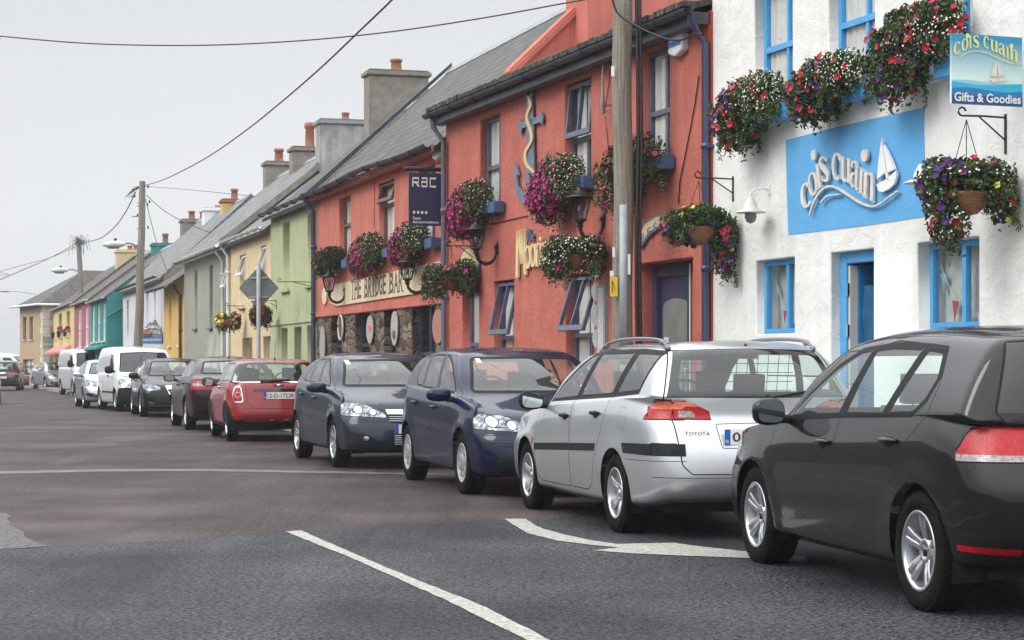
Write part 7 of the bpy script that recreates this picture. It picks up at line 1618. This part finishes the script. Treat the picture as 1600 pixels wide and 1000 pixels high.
# ---- wall lanterns on swan-neck arms
def lantern(f, px, py, reach, label, seed=0, k=1.):
    """px,py = middle of the glazed body"""
    t = -reach; s_, z_ = f.sz(px, py, t); r = empty('wall_lantern', f.w(s_, t, z_), f.rz, label=label, cat='lantern', group='black lanterns along the coral fronts')
    B = M['satin_black']; m = MB(); m.lathe([(.0, .235*k), (.03*k, .23*k), (.035*k, .20*k), (.07*k, .18*k), (.10*k, .135*k), (.165*k, .12*k), (.17*k, .10*k), (.13*k, .10*k)], 'z', seg=16); m.ball((0, 0, .25*k), .02*k, 0, 8); m.build('cap', B, r)
    m = MB()
    for i in range(8): a = 2*PI*i/8; m.tube([(.145*k*math.cos(a), .145*k*math.sin(a), .10*k), (.075*k*math.cos(a), .075*k*math.sin(a), -.17*k)], .008*k, 5)
    m.lathe([(.075*k, -.16*k), (.09*k, -.175*k), (.05*k, -.20*k), (.035*k, -.235*k), (.05*k, -.26*k), (.0, -.27*k)], 'z', seg=14); m.build('cage', B, r)
    m = MB(); m.lathe([(.138*k, .10*k), (.070*k, -.16*k)], 'z', seg=16); m.build('glass', M['shopglass'], r); m = MB(); m.ball((0, 0, -.04*k), (.03*k, .03*k, .06*k), 0, 10); m.build('bulb', M['frost'], r)
    y1 = reach; m = MB(); pts = [(0, 0, -.25*k)] + [(0, y1*.45*(1-math.cos(q)), -.25*k-.16*k*math.sin(q)) for q in (.5, 1.0, 1.57, 2.1, 2.6, 3.0)] + [(0, y1-.02, -.16*k)]
    m.tube(pts, [.026*k, .026*k, .028*k, .03*k, .028*k, .024*k, .022*k, .02*k][:len(pts)], 8); m.ball((0, y1-.03, -.15*k), .035*k, 0, 10); m.box((-.03, y1-.015, -.26*k), (.03, y1, -.08*k)); m.build('arm', B, r); return r
lantern(F_moor, 906, 322, .33, 'black wall lantern nearest the wooden pole, under the large flower box')
lantern(F_moor, 744, 370, .33, 'black wall lantern below the flower box left of the anchor', k=.95)
lantern(F_brid, 636.5, 420, .33, 'black wall lantern over the end of the pub name board', k=.95)
lantern(F_brid, 514.5, 441, .33, 'black wall lantern at the far left end of the pub', k=.95)
# ---- white swan-neck barn lamps on the shop
def barnlamp(f, wx, wy, px, py, label):
    s_, z_ = f.sz(wx, wy, 0); r = empty('swan_neck_lamp', f.w(s_, 0, z_), f.rz, label=label, cat='lamp', group='white swan-neck lamps on the shop'); R_ = .22
    q0 = f.sz(px, py, -R_)[1]-z_
    m = MB(); m.tube([(0, .0, 0), (0, -.06, .01), (0, -R_+.05, .0), (0, -R_, -.05), (0, -R_, q0+.14)], .012, 8); m.box((-.02, -.02, -.05), (.02, 0, .05)); m.build('arm', M['upvc'], r, )
    m = MB(); m.lathe([(.02, .16), (.035, .14), (.06, .09), (.075, .03), (.155, .0), (.158, -.008), (.07, -.01)], 'z', (0, -R_, q0), 28); m.build('shade', M['whitegutter'], r)
    m = MB(); m.lathe([(.06, .0), (.062, -.05), (.045, -.10), (.0, -.12)], 'z', (0, -R_, q0), 16); m.build('glass', M['frost'], r)
barnlamp(F_cois, 1203, 296, 1175, 331, 'white swan-neck lamp on the shop wall left of the blue panel')
barnlamp(F_cois, 1474, 256, 1441, 285, 'white swan-neck lamp half hidden behind the big two-lobed basket')

# ================================================================ poles, posts, wires
wood = varied('pole_wood', (.15, .13, .10), (.30, .27, .22), 3, .85, .9, 40, streak=(14, 14, .5), c3=(.20, .20, .13), dist=.015)
def pole(base, top, r0, r1, label, name='telegraph_pole'):
    b, t = Vector(base), Vector(top); r = empty(name, b, 0, label=label, cat='pole', group='wooden telegraph poles'); d = t-b; m = MB(); n = 14
    m.tube([tuple(d*(i/n)+Vector((.012*math.sin(i*1.3), .01*math.cos(i), 0))) for i in range(n+1)], [r0+(r1-r0)*i/n for i in range(n+1)], 18); m.build('pole', wood, r); return r
dn = 22.8
p0 = pole(ground(970, 600)*0+Vector((at(974, 0, dn).x, dn, .1)), at(972, -260, dn), .118, .108, 'weathered wooden pole with black cables and yellow tag in front of the coral restaurant')
b0 = p0.location
m = MB()
for dx, rr in ((.155, .022), (.195, .016)): m.tube([(dx+.01*math.sin(z*2), -.09, z) for z in [i*.5 for i in range(16)]], rr, 8)
m.build('cable', M['satin_black'], p0)
pp = lambda px, py, dy=-.14: at(px, py, dn+dy)-b0
m = MB(); a = pp(953, 433); c = pp(965, 463); m.box((a.x, a.y, c.z), (c.x, a.y+.01, a.z)); m.build('yellow_tag', basemat('tag_yellow', (.75, .50, .02), .4), p0)
m = MB(); m.box((a.x+.02, a.y-.002, c.z+.04), (a.x+.03, a.y, a.z-.04)); m.tube([(a.x+.03, a.y-.002, a.z-.05), (c.x-.03, a.y-.002, c.z+.08), (a.x+.05, a.y-.002, c.z+.06)], .003, 4); m.build('tag_mark', M['ink'], p0)
for i, (x0, y0, x1, y1) in enumerate(((957, 386, 961, 402), (981, 397, 985, 429), (955, 103, 960, 119), (953, 423, 959, 432))):
    m = MB(); a = pp(x0, y0); c = pp(x1, y1); m.box((a.x, a.y+.005, c.z), (c.x, a.y+.02, a.z)); m.build('notice', M['upvc'], p0)
# steel post beside it
def post(px, top, bot, d, r_, label, mat): 
    a = at(px, top, d); o = empty('sign_post', (a.x, d, .1), 0, label=label, cat='post'); m = MB(); m.lathe([(r_, 0), (r_, a.z-.1), (r_*.8, a.z-.09), (0, a.z-.085)], 'z', (0, 0, 0), 16); m.build('post', mat, o); return o
galv = varied('galvanised', (.28, .30, .32), (.36, .38, .40), 5, .55, .2, 60, metal=.15)
pn = post(974, 350, 0, 21.9, .036, 'bare grey steel post standing in front of the near wooden pole', galv)
m = MB(); m.lathe([(.040, 1.2), (.042, 1.2), (.042, 2.95), (.040, 2.95)], 'z', (0, 0, 0), 16); m.build('sleeve', galv, pn)
ds = 42.3; po = post(404, 412, 0, ds, .045, 'grey steel post carrying the back of a diamond road sign', galv)
c = at(403.5, 450, ds)-po.location; h_ = 34*ds/F; w_ = 31*ds/F
sn = empty('road_sign', po.location, 0, label='blank grey back of a diamond-shaped road sign on the steel post', cat='road sign')
m = MB(); m.prism([(c.x-w_, .09, c.z), (c.x, .09, c.z-h_), (c.x+w_, .09, c.z), (c.x, .09, c.z+h_)][::-1], (0, -.02, 0)); m.build('sign_plate', varied('sign_back', (.12, .135, .14), (.16, .175, .18), 4, .5, .1, 30), sn, bevel=.02)
m = MB()
for z in (-.19, .22): m.box((c.x-w_*(1-abs(z)/h_)+.03, .045, c.z+z-.018), (c.x+w_*(1-abs(z)/h_)-.03, .068, c.z+z+.018))
m.build('channel', galv, sn); m = MB(); m.box((c.x-.20, .064, c.z-.27), (c.x-.08, .068, c.z-.225)); m.build('sticker', M['upvc'], sn)
# far poles
d1 = 66.; p1 = pole((at(214, 0, d1).x, d1, 0), at(223, 283, d1), .17, .10, 'leaning wooden pole carrying a street lamp, in front of the white house')
d2 = 100.; p2 = pole((at(133, 0, d2).x, d2, 0), at(123, 374, d2), .17, .12, 'distant wooden pole with a tangle of wires at its top')
def lamp(par, root_px, d, head_px, label, k=1.):
    a = at(*root_px, d); b = at(*head_px, d-.3); r = empty('street_lamp', a, 0, label=label, cat='street lamp', group='street lamps on the poles'); v = b-a; m = MB(); m.tube([(0, 0, 0), tuple(v*.6+Vector((0, 0, .05))), tuple(v*.98)], .035*k, 8); m.build('arm', galv, r)
    m = MB(); rows = []
    for i in range(9): t = i/8; w = (.05, .11, .15, .165, .17, .165, .15, .12, .05)[i]*k; rows.append([(v.x-t*.78*k, v.y+w*math.cos(q), v.z-.03+w*.75*math.sin(q)-t*.02) for q in [2*PI*j/14 for j in range(14)]])
    m.grid(rows, 0, True, True); m.face(rows[0]); m.face(rows[-1]); m.build('lamp_head', varied('lamp_cream', (.50, .49, .42), (.66, .65, .58), 4, .5, .1, 20), r)
    m = MB(); m.box((v.x-.62*k, v.y-.11, v.z-.19*k), (v.x-.2*k, v.y+.11, v.z-.12*k)); m.build('bowl', M['frost'], r, bevel=.03); m = MB(); m.ball((v.x-.35*k, v.y, v.z+.13*k), .055*k, 0, 8); m.build('photocell', M['satin_black'], r)
lamp(p1, (217, 386), d1, (196, 380), 'street lamp on the leaning pole with a cream head', .95); lamp(p2, (124, 424.5), d2, (107, 421), 'smaller street lamp on the distant pole', 1.1)
m = MB(); random.seed(5); tp_ = at(123, 377, d2)-p2.location
for i in range(46): a = random.uniform(0, 2*PI); r_ = random.uniform(.2, .5); m.tube([tuple(tp_+Vector((0, 0, random.uniform(-.3, .1)))), tuple(tp_+Vector((r_*math.cos(a), r_*.6*math.sin(a), random.uniform(-.2, .35)))), tuple(tp_+Vector((r_*1.25*math.cos(a+.3), .3*math.sin(a), random.uniform(-.75, .1))))], .009, 4)
m.build('wire_tangle', M['satin_black'], p2)
m = MB(); tp_ = at(222, 296, d1)-p1.location
for z, x in ((0, -.16), (.05, .2), (-.45, .25), (-.55, .18), (-.9, -.15), (-1.3, .2)): m.box((min(0, x), -.02, tp_.z+z-.012), (max(0, x), .02, tp_.z+z+.012)); m.lathe([(0, -.05), (.035, -.03), (.02, 0), (.035, .03), (0, .06)], 'z', (tp_.x+x, 0, tp_.z+z+.04), 8)
for i in range(8): m.tube([(tp_.x-.05, 0, tp_.z+.1), (tp_.x-.3-.04*i, .1, tp_.z+.1-.05*i), (tp_.x-.22, 0, tp_.z-.25)], .008, 4)
m.build('insulators', M['satin_black'], p1)
def wire(label, pts, r, group='overhead wires'):
    P = [at(*p) for p in pts]; c = P[0]; Q = pchip2([tuple(p-c) for p in P], 6); r_ = empty('overhead_wire', c, 0, label=label, cat='wire', group=group); m = MB(); m.tube([tuple(q) for q in Q], r, 5, cap=False); m.build('wire', M['satin_black'], r_)
wire('long black wire sagging across the whole sky to the near pole', [(-1300, -230, 40), (-600, -60, 34), (-60, 50, 30), (0, 56.5, 29.6), (140, 68, 28.6), (300, 71, 27.6), (450, 65, 26.5), (600, 51, 25.4), (750, 29, 24.2), (888, 4, 23.2), (960, -9, 22.7)], .0095)
wire('twisted wire rising from the leaning pole to the top of the photo', [(226, 290, 65.9), (260, 279, 56), (320, 248, 46), (380, 207, 39), (440, 159, 34), (500, 107, 30.5), (560, 50, 27.5), (612, 0, 25.5), (660, -50, 23.5)], .014)
wire('wire drooping between the leaning pole and the distant pole', [(212, 300, 66), (196, 332, 72), (178, 356, 79), (155, 373, 88), (124, 380, 99.8)], .020)
wire('wire falling to the left edge from the distant pole', [(122, 379, 100), (80, 402, 92), (40, 420, 84), (0, 437, 76), (-40, 452, 70), (-400, 470, 62), (-900, 400, 60)], .020)
wire('fainter second wire left of the distant pole', [(122, 384, 100), (80, 402, 104), (40, 413, 108), (0, 424, 112), (-30, 430, 115), (-500, 420, 120)], .014)
wire('faint wire at the height of the lemon-yellow house roof', [(56, 460, 110), (28, 456, 112), (0, 455, 114), (-30, 455, 116), (-500, 440, 120)], .012)
wire('service wire from the leaning pole down to the ochre roof', [(227, 310, 65.9), (237, 350, 64), (248, 390, 62), (262, 425, 61)], .014)
wire('service wire from the leaning pole to the terrace roofs', [(229, 305, 65.9), (255, 328, 64), (290, 348, 60), (328, 363, 57)], .014)
wire('thin pale wire to the right of the leaning pole', [(226, 291, 65.9), (300, 297, 58), (400, 307, 50)], .008)
wire('black cable looping from the near pole to the restaurant corner', [(955, -8, 22.6), (965, 20, 22.6), (990, 38, 22.5), (1030, 57, 22.3), (1062, 63, 22.1), (1085, 53, 21.7), (1098, 54, 21.4)], .012)
# far-off low haze
hz = MB(); hz.box((-610, -62, -1.2), (610, 645, 14)); hm = bpy.data.materials.new('haze'); hm.use_nodes = True; hm.node_tree.nodes.clear(); ho = N(hm.node_tree, 'OutputMaterial'); hv = N(hm.node_tree, 'VolumePrincipled'); hv.inputs['Color'].default_value = (.56, .58, .62, 1); hv.inputs['Density'].default_value = .0010; hv.inputs['Anisotropy'].default_value = .2
hm.node_tree.links.new(hv.outputs[0], ho.inputs['Volume']); hz.build('haze', hm, kind='stuff')
# ---------------------------------------------------------------- the parked row (near flank tyre contacts measured on the photo)
M['green'] = basemat('green_flash', (.10, .35, .06), .3, coat=.6)
GP = 'cars parked along the kerb'
def extras(root, S, rails=None, wiper=None, antenna=None, badge=None, spoiler=None):
    sy, ex, tz, X = S['_q']; fa = S['fa']
    if rails:
        for sg in (1, -1):
            b = MB(); u0, u1 = rails; y = S['ry']+.0; pts = [(X(u0+(u1-u0)*i/14), sg*(y-.02), tz(u0+(u1-u0)*i/14, y-.03)+.045*math.sin(PI*min(1, max(0, i/14)))**.3+.012) for i in range(15)]
            b.tube(pts, [.012]+[.015]*13+[.012], 8)
            for i in (0, 1, 12, 13): b.ball((pts[i+(i > 6)][0], pts[i+(i > 6)][1], pts[i+(i > 6)][2]-.012), (.05, .022, .024), 0, 12)
            b.build('roof_rail', M['rail'], root)
    if wiper:
        b = MB(); y0, z0, y1, z1 = wiper; p = [(X(ex(y0+(y1-y0)*t, z0+(z1-z0)*t, False))-.03, y0+(y1-y0)*t, z0+(z1-z0)*t) for t in (0, .2, .5, .8, 1)]
        p = [((q[0]), -q[1] if S.get('wflip') else q[1], q[2]) for q in p]
        b.tube(p, [.013, .011, .008, .006, .005], 6); b.ball(p[0], (.03, .028, .028), 0, 8); b.tube([(q[0]+.012, q[1], q[2]-.006) for q in p[1:]], .007, 6); b.build('rear_wiper', M['satin_black'], root)
    if antenna:
        b = MB(); u, h = antenna; z = tz(u, 0); b.lathe([(.022, z-.005), (.018, z+.02), (.006, z+.04)], 'z', (X(u), 0, 0), 10); b.tube([(X(u), 0, z+.03), (X(u)-.35*h, 0, z+h)], .0035, 5); b.build('aerial', M['satin_black'], root)
    for g in S.get('grilles', []):
        z0, z1, yw, n = g; b = MB()
        for i in range(n):
            z = z0+(z1-z0)*(i+.5)/n; p = [(X(ex(abs(y), z, True))+.004, y, z) for y in [yw*(j/6-1) for j in range(13)]]; b.tube(p, .008, 5)
        b.build('grille_slats', M['alloy_dull'] if n == 5 or n == 3 else M['gloss_black'], root)

def sticker(root, S, y, z, w=.028, mat=None):
    sy, ex, tz, X = S['_q']; b = MB(); b.face([(X(ex(abs(y+a*w), z+c*w, True))+.006, y+a*w, z+c*w) for a, c in ((-1, -1), (1, -1), (1, 1), (-1, 1))]); b.build('windscreen_sticker', mat or M['curtain'], root)
def vw_badge(root, x, y, z, r, ax='x', dirn=-1):
    b = MB(); T = lambda a, c, o=0.: (x+dirn*(.004+o), y - dirn*-1*a*dirn*dirn, z+c)
    ring = [T(r*math.cos(q), r*math.sin(q)) for q in [2*PI*i/24 for i in range(25)]]; b.tube(ring, r*.09, 6)
    for pts in ([(-.34, .85), (0, .12), (.34, .85)], [(-.80, .45), (-.38, -.80), (0, -.02), (.38, -.80), (.80, .45)]): b.tube([T(a*r, c*r) for a, c in pts], r*.08, 5)
    b.build('emblem', M['chrome'], root)
def lettering(root, name, txt, fn, mat):
    b = MB(); add_text(b, txt, fn, 0, .01, 1.1); b.build(name, mat, root)

c = golf6(); o = make_car('parked_car', c, (1178, 880), (1434, 955.6), label='black hatchback with wet paint and silver split-spoke wheels, nearest car on the right', cat='car', group=GP)
extras(o, c, antenna=None)
sy, ex, tz, X = c['_q']
vw_badge(o, X(ex(0, .885, False))-.006, 0, .885, .06)
b = MB()
for q in range(0): pass
c = estate(); o = make_car('parked_car', c, (821, 797), (961, 830), -.255, label='silver estate car with roof rails, black side mouldings and red and amber tail lights', cat='car', group=GP)
extras(o, c, rails=(2.35, 4.02), wiper=(-.08, 1.055, -.50, 1.115)); sy, ex, tz, X = c['_q']
b = MB(); b.ball((X(4.12), 0, tz(4.12, 0)+.004), .014, 0, 8); b.build('washer_jet', M['satin_black'], o)
lettering(o, 'badge', 'TOYOTA', lambda a, k: (X(ex(.59-a*.18, .79, False))-.006, .59-a*.18, .775+k*.03), M['rail'])
b = MB(); yy = [(.0+.045*math.cos(q), 1.0+.03*math.sin(q)) for q in [2*PI*i/24 for i in range(25)]]
b.tube([(X(ex(abs(p[0]), .985, False))-.006, p[0], p[1]-.03) for p in yy], .005, 6); b.tube([(X(ex(.02, .985, False))-.006, p[0]*.45, .985-.015+(p[1]-1.0)*.8) for p in yy], .004, 6); b.build('emblem', M['chrome'], o)
b = MB(); b.box((X(4.40), -.5, 1.20), (X(3.3), -.52, 1.21)); 
for i in range(14): b.tube([(X(3.55), -.56+i*.086, 1.02), (X(3.62), -.56+i*.086, 1.40)], .003, 4, cap=False)
for i in range(6): b.tube([(X(3.55+i*.013), -.6, 1.02+i*.07), (X(3.55+i*.013), .6, 1.02+i*.07)], .003, 4, cap=False)
b.build('luggage_guard', M['satin_black'], o)
b = MB(); b.box((X(4.05), -.13, 1.335), (X(4.0), .13, 1.385)); b.build('brake_light', M['redlens'], o)
b = MB()
for i in range(2): b.tube([(X(4.42-.2*i), -.28, .25), (X(4.55), -.28, .25)][:2], .028, 10)
b.build('exhaust', M['alloy_dull'], o)

c = golf5(); o = make_car('parked_car', c, (720.4, 772), (636, 749.5), label='navy blue hatchback facing the camera with petal wheel covers, beside the silver estate', cat='car', group=GP)
extras(o, c); sy, ex, tz, X = c['_q']; vw_badge(o, X(ex(0, .70, True))+.012, 0, .70, .065, dirn=1); sticker(o, c, .50, 1.06, .024); sticker(o, c, -.48, 1.335, .022)
c = astra(); o = make_car('parked_car', c, (521, 730), (462, 714.8), label='slate blue hatchback facing the camera with a chrome grille bar and round fog lamp', cat='car', group=GP)
extras(o, c); sticker(o, c, -.50, 1.325); sticker(o, c, .46, 1.05, .024)
c = mini(); o = make_car('parked_car', c, (330, 680.6), (354, 689.5), -.255, label='small red three-door car with black wheel arch trim and a tall aerial', cat='car', group=GP)
extras(o, c, wiper=(.28, 1.02, -.20, 1.045), antenna=(3.1, .32)); sy, ex, tz, X = c['_q']
b = MB(); xx = X(ex(0, .935, False))-.008
b.ball((xx, 0, .94), (.008, .035, .026), 0, 10)
for sg in (1, -1): b.prism([(xx, sg*.03, .955), (xx, sg*.11, .957), (xx, sg*.095, .945), (xx, sg*.085, .937), (xx, sg*.03, .93)], (-.006, 0, 0))
b.build('emblem', M['chrome'], o)
c = saloon(False, P_((.022, .004, .009), metal=.0, cw=.5), wheel=('pair', 5)); o = make_car('parked_car', c, (267, 665.3), (291, 671), -.27, label='dark maroon saloon with silver wheels parked ahead of the small red car', cat='car', group=GP)
extras(o, c, antenna=(3.4, .06))
c = saloon(True, P_((.004, .004, .005), metal=.0, cw=.5)); o = make_car('parked_car', c, (220, 651.3), (204, 646.6), -.27, label='black saloon facing the camera with chrome grille, between maroon saloon and white van', cat='car', group=GP)
c = van(P_((.75, .76, .76), metal=0.)); o = make_car('small_van', c, (181, 643), (154, 639.5), label='small white van with a green bonnet flash and one headlamp lit', cat='van', group='vans along the street')
sy, ex, tz, X = c['_q']; b = MB(); b.lathe([(.075, 0), (.05, .015), (0, .02)], 'x', (X(ex(.66, .79, True))+.004, -.66, .79), 16)
M['lit'] = basemat('lit_headlamp', (1, .78, .45), .3, emit=3.5); b.build('lit_headlight', M['lit'], o)
lettering(o, 'lettering', 'SERVICE', lambda a, k: (X(1.5+a*.4), -.905, .44+k*.07), M['redlens']) if False else None
SILV = (.46, .48, .50)
c = farcar(astra(), paint=P_(SILV, metal=.6)); o = make_car('parked_car', c, (Vector((-12.75, 59.2, 0)),), (Vector((-13.55, 61.8, 0)),), label='silver hatchback mostly hidden behind the small white van', cat='car', group=GP)
c = van(P_((.74, .75, .76), metal=0.), True); c['res'] = (3, 3); o = make_car('large_van', c, (Vector((-18.45, 83.6, 0)),), (Vector((-19.6, 86.4, 0)),), label='large white panel van with black bumper parked beneath the second telegraph pole', cat='van', group='vans along the street')
c = farcar(saloon(True, P_((.50, .52, .54), metal=.6)), grilles=[]); o = make_car('parked_car', c, (Vector((-24.6, 105, 0)),), (Vector((-25.9, 107.6, 0)),), label='silver saloon facing the camera on the left of the large white van', cat='car', group=GP)
c = farcar(saloon(True, P_((.16, .012, .02), metal=.3)), grilles=[]); o = make_car('parked_car', c, (Vector((-28.1, 113, 0)),), (Vector((-29.5, 115.6, 0)),), label='dark red car half hidden behind the distant silver saloon', cat='car', group=GP)
c = van(P_((.36, .03, .05), metal=.1)); c['res'] = (3, 3); c['parts'] = [p for p in c['parts'] if p[0] != 'bonnet_flash']
o = make_car('small_van', c, (Vector((-32.6, 130, 0)),), (Vector((-33.2, 132.7, 0)),), label='distant red people carrier with roof rails facing the camera', cat='van', group='vans along the street'); extras(o, c, rails=(2.0, 4.1))
c = farcar(golf6(), paint=P_((.05, .052, .056), metal=.5)); c['plates'] = [('r', 0, .66, 'D', 0)]
o = make_car('dark_hatchback', c, (Vector((-26.9, 102.3, 0)),), (Vector((-26.45, 99.8, 0)),), label='dark grey hatchback seen from behind in the far left lane', cat='car', group='cars across the street')
c = farcar(golf5(), paint=P_((.40, .41, .42), metal=.6)); c['grilles'] = []
o = make_car('silver_hatchback', c, (Vector((-18.3, 64.0, 0)),), (Vector((-18.9, 66.6, 0)),), label='silver car cut off by the left edge of the photo', cat='car', group='cars across the street')
c = van(P_((.76, .77, .78), metal=0.), True); c['res'] = (3, 3)
o = make_car('large_van', c, (Vector((-29.3, 118, 0)),), (Vector((-32.2, 118.3, 0)),), label='distant white van seen from the side beyond the dark grey hatchback', cat='van', group='vans along the street')
